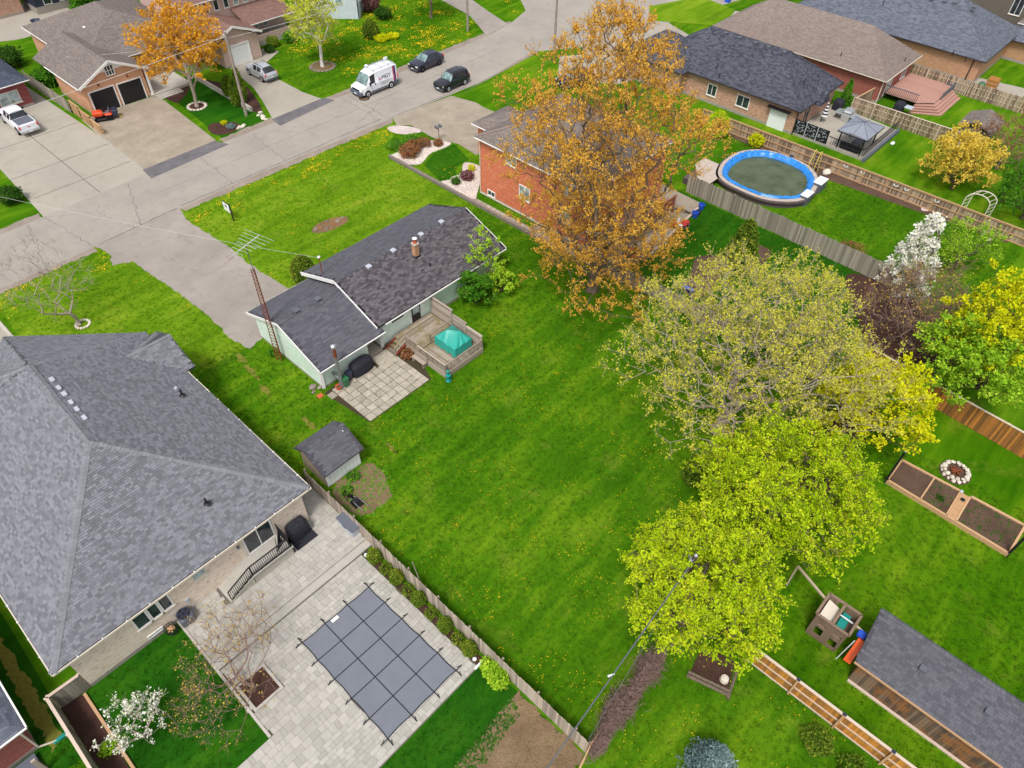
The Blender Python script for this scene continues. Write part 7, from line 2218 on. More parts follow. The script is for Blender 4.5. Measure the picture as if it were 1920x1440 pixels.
def leaves(C, size, rng, up=0.3, stretch=1.6):
    """small diamond leaves with random orientation at the points C"""
    n = len(C)
    d = rng.normal(size=(n, 3)); d[:, 2] = d[:, 2] * .8 + up; d /= np.linalg.norm(d, axis=1, keepdims=True)
    e = rng.normal(size=(n, 3)); e -= d * (e * d).sum(1, keepdims=True); e /= np.linalg.norm(e, axis=1, keepdims=True) + 1e-9
    s = size * rng.uniform(.45, 1.5, (n, 1))
    a = C; b = C + d * s * stretch * .5 + e * s * .5; c = C + d * s * stretch; f = C + d * s * stretch * .5 - e * s * .5
    V = np.stack([a, b, c, f], 1).reshape(-1, 3)
    F = np.arange(4 * n).reshape(-1, 4)
    return V, F

def skeleton(base, fork, targets, rng, step=.8, alpha=.45, sag=.0, up=.25):
    """branching skeleton joining every target to the nearest part of the tree"""
    base = np.array(base, float); fork = np.array(fork, float)
    nodes = []; par = []; dist = []
    nb = 5
    for k in range(nb + 1):
        t = k / nb
        nodes.append(base + (fork - base) * t + np.array([math.sin(t * 3) * .12, math.sin(t * 4 + 1) * .12, 0]) * min(1, t * 4))
        par.append(k - 1); dist.append(t * np.linalg.norm(fork - base))
    order = np.argsort(np.linalg.norm(targets - fork, axis=1))
    N = np.zeros((len(targets) * 14 + 50, 3)); Dn = np.zeros(len(N)); m = len(nodes)
    N[:m] = nodes; Dn[:m] = dist
    for i in order:
        t = targets[i]
        d = np.linalg.norm(N[2:m] - t, axis=1)
        # prefer attaching below the target so that branches ascend
        pen = np.maximum(0, N[2:m, 2] - t[2] + .3) * .8
        cost = d + alpha * Dn[2:m] * .35 + pen
        k = int(np.argmin(cost)) + 2
        L = d[k - 2]; ns = max(1, int(L / step)); p = N[k]; last = k
        for s in range(1, ns + 1):
            f = s / ns
            q = p + (t - p) * f + rng.normal(size=3) * .06 * L / ns * (s < ns)
            q[2] += up * math.sin(f * math.pi) * L * .25 - sag * 0
            if m >= len(N): break
            N[m] = q; Dn[m] = Dn[last] + L / ns; par.append(last); last = m; m += 1
    return N[:m], np.array(par[:m])

def crown_points(c, r, h0, h1, n, rng, lobes=9, spread=.55, squash=None, flat=1.0):
    """points in a lumpy crown: lobes scattered on an ellipsoid"""
    cz = (h0 + h1) / 2; hz = (h1 - h0) / 2
    out = []
    for k in range(lobes):
        a = 2.4 * k + rng.uniform(-.4, .4); z = -0.75 + 1.7 * (k + .5) / lobes
        rad = math.sqrt(max(.1, 1 - z * z * .85)) * rng.uniform(.5, .72)
        out.append(np.array([c[0] + math.cos(a) * rad * r, c[1] + math.sin(a) * rad * r, cz + z * hz * .8]))
    L = np.array(out)
    pts = []
    idx = rng.integers(0, lobes, n)
    d = rng.normal(size=(n, 3)); d /= np.linalg.norm(d, axis=1, keepdims=True)
    rr = rng.random((n, 1)) ** .45 * spread
    P = L[idx] + d * rr * np.array([[r, r, hz * flat]])
    P[:, 2] = np.maximum(P[:, 2], h0)
    return P

def tree(name, label, base, fork_h, targets, leaf, bark="bark", trunk_r=.25, tip_r=.012, twigs=3, twig_len=.6, lpt=7, leaf_size=.1, seed=1, group=None, category="tree", lean=(0, 0), up=.25, alpha=.45, leaf_up=.3, blossom=None, droop=0.0, sidesn=5, step=.8):
    rng = np.random.default_rng(seed)
    root = thing(name, label, category, (base[0], base[1], 0), group=group)
    b = np.array([base[0], base[1], 0.0]); fk = np.array([base[0] + lean[0], base[1] + lean[1], fork_h])
    N, par = skeleton(b, fk, targets, rng, step=step, up=up, alpha=alpha)
    m = len(N)
    cnt = np.zeros(m); haschild = np.zeros(m, bool)
    for i in range(m - 1, 0, -1):
        if not haschild[i]: cnt[i] += 1
        haschild[par[i]] = True; cnt[par[i]] += cnt[i]
    R = tip_r * np.maximum(cnt, 1) ** .5
    k = trunk_r / R[0]; R = np.maximum(tip_r, R * np.clip(k, .2, 3) ** (np.log(np.maximum(cnt, 1)) / np.log(max(cnt[0], 2))))
    ch = np.arange(1, m); pa = par[1:]
    pr_ = np.minimum(R[pa], R[ch] * 1.6)
    pr_[:5] = R[pa][:5]; pr_[0] *= 1.35
    V, F = tubes(N[pa], N[ch], pr_, R[ch], sidesn)
    np_mesh("trunk", V, F, np.zeros(len(F)), bark, root, True)
    tips = np.nonzero(~haschild)[0]
    outer = np.nonzero(cnt <= 3)[0]
    src = np.concatenate([np.repeat(tips, twigs), np.repeat(outer, max(1, twigs // 2))])
    d0 = N[src] - N[par[src]]; d0 /= np.linalg.norm(d0, axis=1, keepdims=True) + 1e-9
    d = d0 * .8 + rng.normal(size=(len(src), 3)) * .55 + np.array([[0, 0, up * .8 - droop]])
    d /= np.linalg.norm(d, axis=1, keepdims=True)
    L = twig_len * rng.uniform(.5, 1.25, (len(src), 1))
    A = N[src]; Bp = A + d * L
    V, F = tubes(A, Bp, np.full(len(A), tip_r * .8), np.full(len(A), tip_r * .35), 3)
    np_mesh("twigs", V, F, np.zeros(len(F)), bark, root, kind="stuff")
    if lpt and leaf:
        t = rng.random((len(A), lpt, 1)) ** .7
        C = (A[:, None, :] + (Bp - A)[:, None, :] * t + rng.normal(size=(len(A), lpt, 3)) * leaf_size * .45).reshape(-1, 3)
        V, F = leaves(C, leaf_size, rng, leaf_up)
        vv = np.clip(np.repeat(rng.random(len(A)), lpt) * .7 + rng.random(len(C)) * .3, 0, .999)
        np_mesh("crown", V, F, vv, leaf, root, kind="stuff") if False else np_mesh("crown", V, F, vv, leaf, root)
        if blossom:
            sel = rng.random(len(C)) < blossom[1]
            V, F = leaves(C[sel] + np.array([[0, 0, .02]]), leaf_size * blossom[2], rng, .6, 1.1)
            np_mesh("blossom", V, F, rng.random(sel.sum()), blossom[0], root)
    return root

def shrub(name, label, c, r, h, leaf, n=900, size=.07, seed=1, shape="ball", group=None, core="leaf_dark", category="shrub", twig=None, stems=8):
    """dense shrub: leafy shell over a few stems"""
    rng = np.random.default_rng(seed)
    root = thing(name, label, category, (c[0], c[1], 0), group=group)
    m = MB()
    for k in range(stems):
        a = rng.uniform(0, 6.28); q = r * rng.uniform(.2, .7)
        m.tube((c[0] + .06 * math.cos(a), c[1] + .06 * math.sin(a), 0), (c[0] + q * math.cos(a), c[1] + q * math.sin(a), h * rng.uniform(.5, .85)), .02, .008, 5)
    m.build("stem", twig or "bark_dark", root)
    u = rng.normal(size=(n, 3)); u /= np.linalg.norm(u, axis=1, keepdims=True)
    rad = rng.uniform(.55, 1.0, n) ** .5
    lump = 1 + .16 * np.sin(u[:, 0] * 5 + seed) * np.sin(u[:, 1] * 4 + 2 * seed) + .1 * np.sin(u[:, 2] * 7)
    if shape == "cone":
        z = rng.random(n) ** 1.25
        a = rng.uniform(0, 6.283, n); rr = r * (1 - z) ** .62 * rng.uniform(.7, 1.03, n) * (1 + .08 * np.sin(a * 5 + z * 9))
        C = np.stack([c[0] + np.cos(a) * rr, c[1] + np.sin(a) * rr, .05 + z * h], 1)
    elif shape == "col":
        z = rng.random(n)
        a = rng.uniform(0, 6.283, n); rr = r * np.sin(np.clip(z, .02, .98) ** .7 * np.pi) ** .55 * rng.uniform(.7, 1.03, n)
        C = np.stack([c[0] + np.cos(a) * rr, c[1] + np.sin(a) * rr, .05 + z * h], 1)
    else:
        C = np.stack([c[0] + u[:, 0] * r * rad * lump, c[1] + u[:, 1] * r * rad * lump, h * .52 + u[:, 2] * h * .5 * rad * lump], 1)
        C[:, 2] = np.abs(C[:, 2])
    V, F = leaves(C, size, rng, .5)
    np_mesh("foliage", V, F, rng.random(n) * .999, leaf, root)
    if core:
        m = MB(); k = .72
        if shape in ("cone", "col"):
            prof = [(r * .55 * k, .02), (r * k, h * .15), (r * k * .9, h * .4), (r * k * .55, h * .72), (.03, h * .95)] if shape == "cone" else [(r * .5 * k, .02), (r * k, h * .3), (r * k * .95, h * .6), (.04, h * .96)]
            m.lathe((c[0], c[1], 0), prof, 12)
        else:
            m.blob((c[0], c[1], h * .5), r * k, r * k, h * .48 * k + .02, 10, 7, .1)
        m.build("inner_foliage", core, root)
    return root

def crown_at(u, v, z, r, h0, h1, n, seed, lobes=9, spread=.55, squash=1.0):
    p = G(u, v, z)
    return crown_points((p.x, p.y), r, h0, h1, n, np.random.default_rng(seed), lobes, spread)

# big orange-bronze maple
rng0 = np.random.default_rng(5)
def vase(c, prof, n, rng, lump=.22):
    z0, z1 = prof[0][0], prof[-1][0]
    z = rng.uniform(z0, z1, n * 2); a = rng.uniform(0, 6.283, n * 2)
    rm = np.interp(z, [p[0] for p in prof], [p[1] for p in prof]) * (1 + lump * np.sin(a * 3 + z * .8) + lump * .7 * np.sin(a * 7 - z * 1.3))
    keep = rng.random(n * 2) < (rm / rm.max()) ** 1.2 + .06
    r = rm * np.sqrt(rng.random(n * 2))
    P = np.stack([c[0] + np.cos(a) * r, c[1] + np.sin(a) * r, z], 1)[keep]
    return P[:n]
tg = np.concatenate([vase((39.4, 27.0), ((4, 3.6), (7, 5.2), (10, 6.4), (13.5, 6.7), (16.5, 5.6), (19, 3.6), (21.4, 1.2)), 1650, rng0, .2), vase((38.8, 25.4), ((1.6, 4.6), (4, 5.2), (7, 4.6)), 320, rng0)])
tree("maple_tree", "huge orange-bronze budding maple in front of the orange brick house", (39.05, 26.35), 3.0, tg, "leaf_orange", "bark", .46, .012, 6, .95, 9, .085, 21, up=.6, alpha=.5, leaf_up=.8)
# straw-coloured spreading tree
rng0 = np.random.default_rng(6)
tg = np.concatenate([vase((34.5, 10.6), ((2.8, 5.8), (5, 7.6), (7.5, 8.2), (9.5, 6.6), (11.6, 2.8)), 1350, rng0, .16), vase((35.6, 9.4), ((6, 5), (8, 6.2), (10.8, 3.6)), 250, rng0, .2)])
tree("spreading_tree", "wide pale straw-yellow budding tree in the middle right of the lot", (33.1, 10.7), 3.2, tg, "leaf_straw", "bark_pale", .42, .012, 6, .85, 7, .075, 22, lean=(1.0, -.4), up=.3, alpha=.5)
# lime trees over the back of the lot
rng0 = np.random.default_rng(7)
tg = crown_points((20.0, 4.6), 4.5, 2.0, 7.8, 800, rng0, 22, .36)
tree("lime_leaved_tree", "bright yellow-green tree at the back corner crossed by the overhead wire", (20.9, 4.2), 2.2, tg, "leaf_lime", "bark", .28, .012, 6, .65, 13, .08, 23, up=.25)
tg = np.concatenate([crown_points((27.2, 4.1), 5.2, 2.6, 8.8, 980, rng0, 26, .34)])
tree("lime_leaved_tree", "broad lime-green tree between the straw-coloured tree and the back corner tree", (28.6, 4.4), 2.6, tg, "leaf_lime", "bark", .32, .012, 6, .65, 13, .08, 24, up=.25)
tg = crown_points((37.8, 3.3), 3.6, 1.6, 7.2, 420, rng0, 12, .46)
tree("yellow_leaved_tree", "golden yellow tree behind the lime-green tree near the raised bed", (37.4, 3.6), 1.8, tg, "leaf_yellow", "bark_dark", .2, .012, 5, .6, 10, .12, 25)
tg = crown_points((49.6, -.6), 4.0, 2.4, 9.5, 480, rng0, 13, .46)
tree("yellow_leaved_tree", "tall sulphur yellow tree cut by the right edge", (50.2, -1.0), 2.4, tg, "leaf_yellow", "bark_dark", .24, .012, 5, .6, 10, .125, 26)
tg = crown_points((46.6, .2), 3.7, 1.2, 6.8, 460, rng0, 13, .46)
tree("lime_leaved_tree", "lime-green tree behind the orange-brown fence at right", (47.2, .6), 1.4, tg, "leaf_fresh", "bark_dark", .2, .012, 5, .6, 10, .12, 27)
tg = crown_points((51.2, 4.8), 4.4, .8, 5.6, 480, rng0, 14, .46)
tree("bare_thicket_tree", "leafless pinkish-brown tangled tree behind the straw-coloured tree", (51.2, 4.6), .9, tg, "leaf_bud", "twig_pink", .2, .013, 8, 1.1, 1, .08, 28, alpha=.25)
tg = crown_points((42.5, 7.2), 3.0, .6, 3.6, 160, rng0, 8, .5)
tree("bare_thicket_tree", "low leafless brown thicket under the straw-coloured tree", (42.5, 7.2), .6, tg, "leaf_rust", "twig_pink", .12, .014, 5, .9, 1, .07, 29)
# white blossom tree
rng0 = np.random.default_rng(8)
z = rng0.random(260); a = rng0.uniform(0, 6.28, 260); rr = 2.3 * (1 - z) ** .6 * np.sqrt(rng0.random(260))
tg = np.stack([56.6 + np.cos(a) * rr, 7.8 + np.sin(a) * rr, .9 + z * 6.4], 1)
tree("blossom_tree", "upright white blossoming pear tree between the fences at right", (56.5, 7.9), 1.0, tg, "leaf_blossom", "bark", .16, .012, 5, .45, 9, .12, 30, up=.6, blossom=("leaf_fresh", .12, .7))
rng0 = np.random.default_rng(9)
tg = crown_points((62.8, 5.4), 2.2, .6, 4.6, 190, rng0, 8, .5)
tree("feathery_tree", "feathery chartreuse young tree beside the garden arch", (62.5, 5.6), .6, tg, "leaf_fresh", "bark", .1, .01, 4, .6, 7, .09, 31, up=.7)
tg = crown_points((75.6, 3.8), 3.6, .5, 5.4, 260, rng0, 9, .5)
tree("round_tree", "dark green bushy tree at the right edge behind the garden arch", (75.6, 3.8), .8, tg, "leaf_green", "bark_dark", .16, .012, 4, .6, 8, .12, 32)
tg = crown_points((76.4, 10.6), 3.5, .4, 5.4, 420, rng0, 10, .5)
tree("yellow_shrub_tree", "amber yellow leafing tree in front of the little taupe shed", (76.2, 10.5), .7, tg, "leaf_gold", "bark_dark", .16, .012, 4, .6, 8, .12, 33, up=.4)
tg = crown_points((83.5, 8.6), 3.4, .6, 5.4, 220, rng0, 9, .5)
tree("rust_tree", "rusty orange sparse tree at the right edge near the far fence", (83.5, 8.6), .8, tg, "leaf_rust", "twig_pink", .14, .012, 4, .7, 4, .1, 34)
# evergreen in the neighbour garden
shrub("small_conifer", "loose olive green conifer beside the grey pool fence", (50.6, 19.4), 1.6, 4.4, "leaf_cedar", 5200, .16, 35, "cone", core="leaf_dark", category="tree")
# amber tree across the street
rng0 = np.random.default_rng(10)
tg = crown_points((34.3, 79.4), 4.6, 2.4, 9.6, 620, rng0, 15, .46)
tree("amber_tree", "orange-amber tree in a stone ring on the lawn across the street", (33.5, 78.2), 2.4, tg, "leaf_amber", "bark_pale", .2, .015, 5, .7, 7, .15, 36, up=.3)
# weeping birch
rng0 = np.random.default_rng(12)
tg = crown_points((49.6, 77.6), 2.8, 2.4, 11.5, 380, rng0, 13, .48)
tree("weeping_birch", "white-trunked weeping birch with yellow-green foliage behind the van", (49.7, 76.9), 3.2, tg, "leaf_birch", "birch_bark", .2, .013, 6, 1.1, 9, .13, 37, droop=1.1, up=.5)
tg = crown_points((70.2, 79.6), 3.0, 2.4, 6.0, 180, rng0, 8, .5)
tree("plum_tree", "dark purple-leaved tree cut by the top edge", (69.8, 79.2), 2.0, tg, "leaf_plum", "bark", .18, .014, 4, .6, 6, .13, 38)
# bare tree on the left front lawn
rng0 = np.random.default_rng(13)
tg = vase((7.7, 52.8), ((1.5, 1.0), (3, 2.3), (5, 2.9), (6.6, 2.0)), 170, rng0)
tree("bare_tree", "leafless grey tree in a kerb ring on the left front lawn", (8.15, 52.2), 1.2, tg, None, "bark_pale", .13, .008, 6, .8, 0, .08, 39, lean=(-.2, .3), up=.6, alpha=.6)
# budding tree in the terrace planter and blossoming tree on the lawn
rng0 = np.random.default_rng(14)
tg = np.concatenate([crown_points((1.2, 19.6), 2.7, .7, 2.9, 150, rng0, 10, .5), crown_points((-.2, 19.0), 2.1, .6, 2.2, 100, rng0, 8, .5), crown_points((2.8, 21.0), 2.1, .9, 3.0, 110, rng0, 8, .5)])
tree("budding_tree", "low spreading twiggy tree with yellow buds in the terrace planter", (1.7, 18.7), .5, tg, "leaf_bud", "twig_pink", .08, .007, 6, .55, 1, .055, 40, up=.3, alpha=.5)
rng0 = np.random.default_rng(15)
tg = crown_points((-3.1, 20.9), 1.45, .5, 2.4, 90, rng0, 9, .5)
tree("blossom_shrub", "small white blossoming tree on the dark lawn at lower left", (-3.3, 20.7), .4, tg, "leaf_blossom", "bark_pale", .07, .008, 5, .4, 4, .065, 41, up=.4, blossom=("leaf_fresh", .3, .8))
# beside the bungalow
rng0 = np.random.default_rng(16)
tg = crown_points((32.9, 32.6), 1.5, 1.2, 5.4, 70, rng0, 7, .5)
tree("young_tree", "slim lime-green young tree rising above the bungalow eave", (32.6, 32.4), .8, tg, "leaf_fresh", "bark", .07, .01, 3, .5, 7, .12, 42, up=.5)
tg = crown_points((31.3, 32.0), 1.35, .3, 2.8, 110, rng0, 8, .5)
tree("lilac_bush", "dense green leafy bush against the bungalow back wall", (31.2, 32.1), .3, tg, "leaf_green", "bark_dark", .06, .01, 4, .4, 11, .13, 43, category="bush")
tg = crown_points((33.6, 31.6), 1.2, .2, 2.0, 70, rng0, 7, .5)
tree("lilac_bush", "lower yellow-green bush at the right corner of the bungalow", (33.6, 31.6), .25, tg, "leaf_fresh", "bark_dark", .05, .01, 4, .35, 9, .11, 44, category="bush")
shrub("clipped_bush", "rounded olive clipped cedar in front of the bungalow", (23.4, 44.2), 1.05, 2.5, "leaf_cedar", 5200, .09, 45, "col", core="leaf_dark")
shrub("dead_grass_clump", "rust-brown ornamental grass clump beside the bench at the deck", (23.3, 31.4), .42, .6, "leaf_rust", 500, .12, 46, core=None)
# hedge bed: clipped cedars with lighter shrubs between
for k, (x, y) in enumerate(((10.72, 20.0), (10.72, 18.05), (10.7, 16.15), (10.68, 14.0), (10.66, 12.1))):
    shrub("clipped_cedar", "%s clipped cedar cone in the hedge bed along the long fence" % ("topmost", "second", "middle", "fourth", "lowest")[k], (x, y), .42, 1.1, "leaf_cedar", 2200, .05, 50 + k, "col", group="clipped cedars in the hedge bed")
for k, (x, y) in enumerate(((10.75, 19.0), (10.75, 17.1), (10.72, 15.1), (10.7, 13.0))):
    shrub("small_shrub", "%s loose green shrub between the clipped cedars" % ("topmost", "second", "third", "lowest")[k], (x, y), .4, .5, "leaf_cedar", 420, .06, 60 + k, core=None, group="loose shrubs in the hedge bed")
for k, (x, y, r, h) in enumerate(((10.75, 10.65, .5, .75), (10.6, 9.9, .55, .8), (10.75, 10.3, .4, .6))):
    shrub("leafy_shrub", ("upper", "lower", "middle")[k] + " vivid light-green shrub below the hedge bed kerb", (x, y), r, h, "leaf_fresh", 700, .1, 66 + k, core=None, group="light green shrubs below the terrace")
# dead vine over the rear rail fence
for k, (x, y, r, h) in enumerate(((11.6, 4.2, .5, 1.2), (12.4, 4.4, .45, 1.25), (13.1, 4.5, .5, 1.4), (13.8, 4.5, .6, 1.5), (14.6, 4.4, .45, 1.2), (15.4, 4.5, .55, 1.45), (16.2, 4.6, .6, 1.45), (17.0, 4.6, .4, 1.2))):
    rngv = np.random.default_rng(80 + k); n = 1500
    A = np.stack([x + rngv.normal(size=n) * r * .6, y - .1 + rngv.normal(size=n) * r * (.5 if k in (2, 3, 6) else .2), np.abs(rngv.normal(size=n)) * h * .62 + .2], 1)
    d = rngv.normal(size=(n, 3)); d /= np.linalg.norm(d, axis=1, keepdims=True)
    V, F = tubes(A, A + d * rngv.uniform(.15, .4, (n, 1)), np.full(n, .013), np.full(n, .006), 3)
    np_mesh("dead_vine", V, F, np.zeros(len(F)), "twig_pink", RF)
# blue spruce at the bottom edge
rng0 = np.random.default_rng(17)
BS = thing("blue_spruce", "blue-grey spruce tree cut by the bottom edge", "tree", (14.3, -.4, 0))
m = MB(); m.tube((14.3, -.4, 0), (14.3, -.4, 3.2), .12, .02, 8); m.build("trunk", "bark_dark", BS)
A, Bq = [], []
for k in range(26):
    z = .25 + k * .115; rad = 1.5 * (1 - z / 3.4) + .1
    for j in range(13):
        a = j * 2 * math.pi / 13 + k * .7 + rng0.uniform(-.1, .1)
        A.append((14.3, -.4, z)); Bq.append((14.3 + math.cos(a) * rad * rng0.uniform(.8, 1.1), -.4 + math.sin(a) * rad * rng0.uniform(.8, 1.1), z + .12))
A, Bq = np.array(A), np.array(Bq)
V, F = tubes(A, Bq, np.full(len(A), .015), np.full(len(A), .006), 3); np_mesh("branches", V, F, np.zeros(len(F)), "bark_dark", BS)
t = rng0.uniform(.25, 1, (len(A), 60, 1)); C = (A[:, None] + (Bq - A)[:, None] * t + rng0.normal(size=(len(A), 60, 3)) * .045).reshape(-1, 3)
V, F = leaves(C, .055, rng0, .8, 2.4); np_mesh("needles", V, F, rng0.random(len(C)) * .999, "leaf_blue", BS)
# shrubs by the brick house drive
shrub("burgundy_shrub", "tall dark reddish-brown twiggy shrub in the stone bed", (42.9, 53.3), .95, 1.3, "leaf_rust", 1600, .09, 90, core=None, twig="bark_dark", stems=22)
shrub("burgundy_shrub", "second reddish-brown twiggy shrub beside the green juniper in the stone bed", (43.9, 53.7), .8, 1.2, "leaf_rust", 1300, .09, 91, core=None, twig="bark_dark", stems=18)
shrub("rust_shrub", "rusty tan shrub beside the twin mailbox", (45.4, 53.8), .7, .8, "leaf_rust", 1000, .08, 92, core=None)
shrub("rust_shrub", "small tan ornamental grass at the foot of the twin mailbox", (46.5, 52.9), .5, .6, "leaf_rust", 600, .09, 93, core=None)
shrub("juniper_mound", "low green juniper mound on the lawn edge by the stone bed", (43.2, 55.6), 1.1, .6, "leaf_green", 1500, .08, 94)
shrub("juniper_mound", "second green juniper mound nearer the mailbox", (45.2, 55.4), 1.0, .55, "leaf_green", 1300, .08, 95)
shrub("barberry", "plum coloured barberry against the orange brick wall", (44.0, 46.0), .7, .8, "leaf_plum", 1100, .08, 96, core=None)
shrub("yellow_shrub", "small golden shrub at the orange brick wall corner", (45.4, 46.8), .4, .6, "leaf_yellow", 500, .07, 97, core=None)
shrub("green_shrub", "small green shrub on the corner of the orange brick house lawn", (42.6, 46.2), .5, .5, "leaf_dark", 500, .07, 98)
# shrubs across the street
for k, (x, y, h, r) in enumerate(((36.75, 75.2, 3.0, .5), (37.7, 75.6, 3.8, .65), (37.4, 77.6, 2.4, .7))):
    shrub("cedar_column", ("small cedar column right beside the leaning utility pole", "tallest cedar column beside the silver suv driveway", "broad cedar at the back of the cedar row")[k], (x, y), r, h, "leaf_cedar", 3200, .1, 100 + k, "col", category="tree", group="cedar columns by the driveway")
shrub("foundation_hedge", "rounded green hedge under the pink house porch", (49.0, 86.2), .8, 1.2, "leaf_cedar", 1400, .1, 104); shrub("foundation_hedge", "bright green hedge ball at the end of the pink house porch", (51.2, 85.8), .8, 1.3, "leaf_green", 1400, .1, 105); shrub("foundation_hedge", "dark low shrub at the corner of the pink house walk", (47.6, 84.9), .6, .9, "leaf_dark", 900, .1, 106)
shrub("cone_yew", "olive cone-shaped yew on the dandelion lawn behind the van", (59.6, 79.6), 1.1, 2.2, "leaf_cedar", 2600, .12, 107, "col", category="shrub")
shrub("yellow_spirea", "spreading bright yellow shrub in front of the cone-shaped yew", (59.9, 77.9), .9, .7, "leaf_yellow", 1000, .11, 108, core=None); shrub("yellow_spirea", "smaller end of the yellow shrub row beside the yew", (61.6, 77.6), .8, .55, "leaf_yellow", 800, .11, 109, core=None)
shrub("purple_bush", "dark purple bush at the corner of the pale blue house", (65.6, 86.8), 1.3, 2.2, "leaf_plum", 1500, .14, 110); shrub("dark_hedge", "dark green hedge beside the pale blue house", (65.0, 83.6), 1.2, 1.4, "leaf_dark", 1500, .12, 111)
shrub("pine_bush", "dark green round pine bush at the left edge across the street", (11.6, 73.2), 1.1, 1.4, "leaf_dark", 2200, .1, 112, core="leaf_dark")
shrub("yellow_flower_clump", "small yellow flower clump in the bed on the street lawn", (33.4, 72.6), .32, .35, "leaf_yellow", 350, .07, 113, core=None); shrub("grey_green_clump", "grey-green groundcover clump in the bed on the street lawn", (33.5, 71.4), .5, .3, "leaf_blue", 450, .07, 114, core=None)
shrub("green_bush", "large green bush behind the driveway fence beside the salmon house", (24.6, 95.0), 1.5, 2.0, "leaf_green", 2000, .14, 115); shrub("dark_bush", "dark green bush at the side of the maroon-brick house", (23.4, 103), 1.8, 2.2, "leaf_dark", 1800, .15, 116); shrub("green_tree", "round dark green tree at the top edge behind the salmon house", (38.0, 113.5), 2.3, 4.2, "leaf_green", 2800, .2, 117, category="tree")
shrub("chartreuse_shrub", "yellow-green shrub by the tan fence behind the orange brick house", (69.0, 33.2), 1.3, 2.6, "leaf_lime", 1800, .12, 118, "col", core=None); shrub("golden_shrub", "round golden yellow shrub by the tan fence", (70.0, 28.9), .8, 1.3, "leaf_yellow", 1100, .1, 119, core=None)
shrub("pyramid_cedar", "bright green pyramid cedar beside the steel barbecue", (85.6, 26.4), .75, 3.0, "leaf_green", 2600, .1, 120, "cone", category="tree")
shrub("lilac_hedge", "low green hedge column hidden at the edge of the straw-coloured tree", (28.4, 9.6), .8, 2.6, "leaf_cedar", 2200, .1, 121, "col")
shrub("olive_bush", "low olive bush at the foot of the bright orange cedar fence", (19.2, -3.6), .8, .7, "leaf_cedar", 1100, .08, 122, core=None); shrub("olive_bush", "second olive bush lower along the bright orange cedar fence", (19.0, -5.6), .85, .7, "leaf_cedar", 1100, .08, 123, core=None)
shrub("bed_plant", "green plant in the dark bed at lower left", (-4.7, 21.4), .4, .35, "leaf_fresh", 350, .09, 124, core=None); shrub("green_weed", "small dark green plant in the middle of the raised bed", (38.0, -2.6), .28, .4, "leaf_dark", 350, .07, 125, core=None)
shrub("brush_tuft", "dry brown brush on the lawn beyond the grey pool fence", (59.2, 13.2), 1.3, .7, "leaf_rust", 900, .08, 126, core=None, stems=24)
shrub("weedy_growth", "green weeds at the foot of the small white shed", (13.6, 25.6), .45, .3, "leaf_green", 300, .08, 127, core=None); shrub("weedy_growth", "taller weeds beside the tipped wheelbarrow", (12.6, 25.0), .4, .4, "leaf_green", 260, .08, 128, core=None); shrub("weedy_growth", "weeds growing by the garage side wall below the tower", (16.55, 38.8), .4, .4, "leaf_green", 260, .08, 129, core=None)
# ================================================================== poles and wires
def pole(label, x, y, h, mat="pole_wood", r=.17, arm=True):
    t = thing("utility_pole", label, "utility pole", (x, y, 0))
    m = MB(); m.tube((x, y, 0), (x, y, h), r, r * .7, 12); m.build("pole", mat, t, smooth=True)
    m = MB(); m.tube((x, y, h - .5), (x, y + .35, h - .3), .04, .04, 6); m.lathe((x, y + .1, h - .9), [(.14, 0), (.16, .5), (.05, .55)], 10); m.build("bracket", "grey_metal", t)
    for k in range(2):
        m = MB(); m.lathe((x, y, h + .02 - k * .55), [(.05, 0), (.09, .05), (.04, .14)], 8); m.build("insulator", "plastic_lightgrey", t)
    return t
pole("leaning pale utility pole in front of the pink house driveway", 36.2, 72.6, 8.8)
pole("utility pole on the dandelion lawn at the top edge", 70.2, 72.4, 9.0)
pole("utility pole on the street corner behind the maple", 73.0, 59.6, 9.0)
pole("utility pole hidden in the back corner tree", 19.3, 5.2, 7.4, "bark_dark")
def wire(label, a, b, sag, r=.02, mat="wire_grey", n=18):
    a, b = Vector(a), Vector(b); t = thing("overhead_wire", label, "wire", tuple(a))
    P = [a.lerp(b, k / n) + Vector((0, 0, -sag * 4 * (k / n) * (1 - k / n))) for k in range(n + 1)]
    m = MB(); m.path(P, r, 5); m.build("strand", mat, t)
    return t
wire("thick overhead wire crossing the back corner of the lot", (19.3, 5.2, 7.3), (-6, 3.4, 7.2), .25, .035)
wire("thin second overhead wire beside the thick one at the back corner", (19.3, 5.2, 7.1), (11.1, 4.5, 1.6), .1, .012)
wire("pale service wire running from the bungalow mast over the driveway", (2.0, 74.5, 7.8), (22.75, 40.1, 4.9), .5, .009, "wire_pale")
wire("upper street wire from the left to the leaning pole", (-40, 73.4, 7.8), (36.2, 72.6, 8.4), .8, .022, "wire_pale", 26)
wire("street wire from the leaning pole past the birch to the lawn pole", (36.2, 72.6, 8.2), (70.2, 72.4, 8.6), .6, .02, "wire_pale", 26)
wire("service wire from the leaning pole over the amber tree to the salmon house", (36.2, 72.6, 8.3), (26.0, 90.0, 4.2), .3, .014, "wire_pale")
# spherical bird-like clip on the thick wire
m = MB(); p = Vector((12.15, 4.72, 7.05)); m.tube(p + Vector((-.15, .1, 0)), p + Vector((.12, -.05, .02)), .05, .03, 8); m.build("wire_clip", "plastic_white", label="small white splice clip on the thick overhead wire", category="clip")

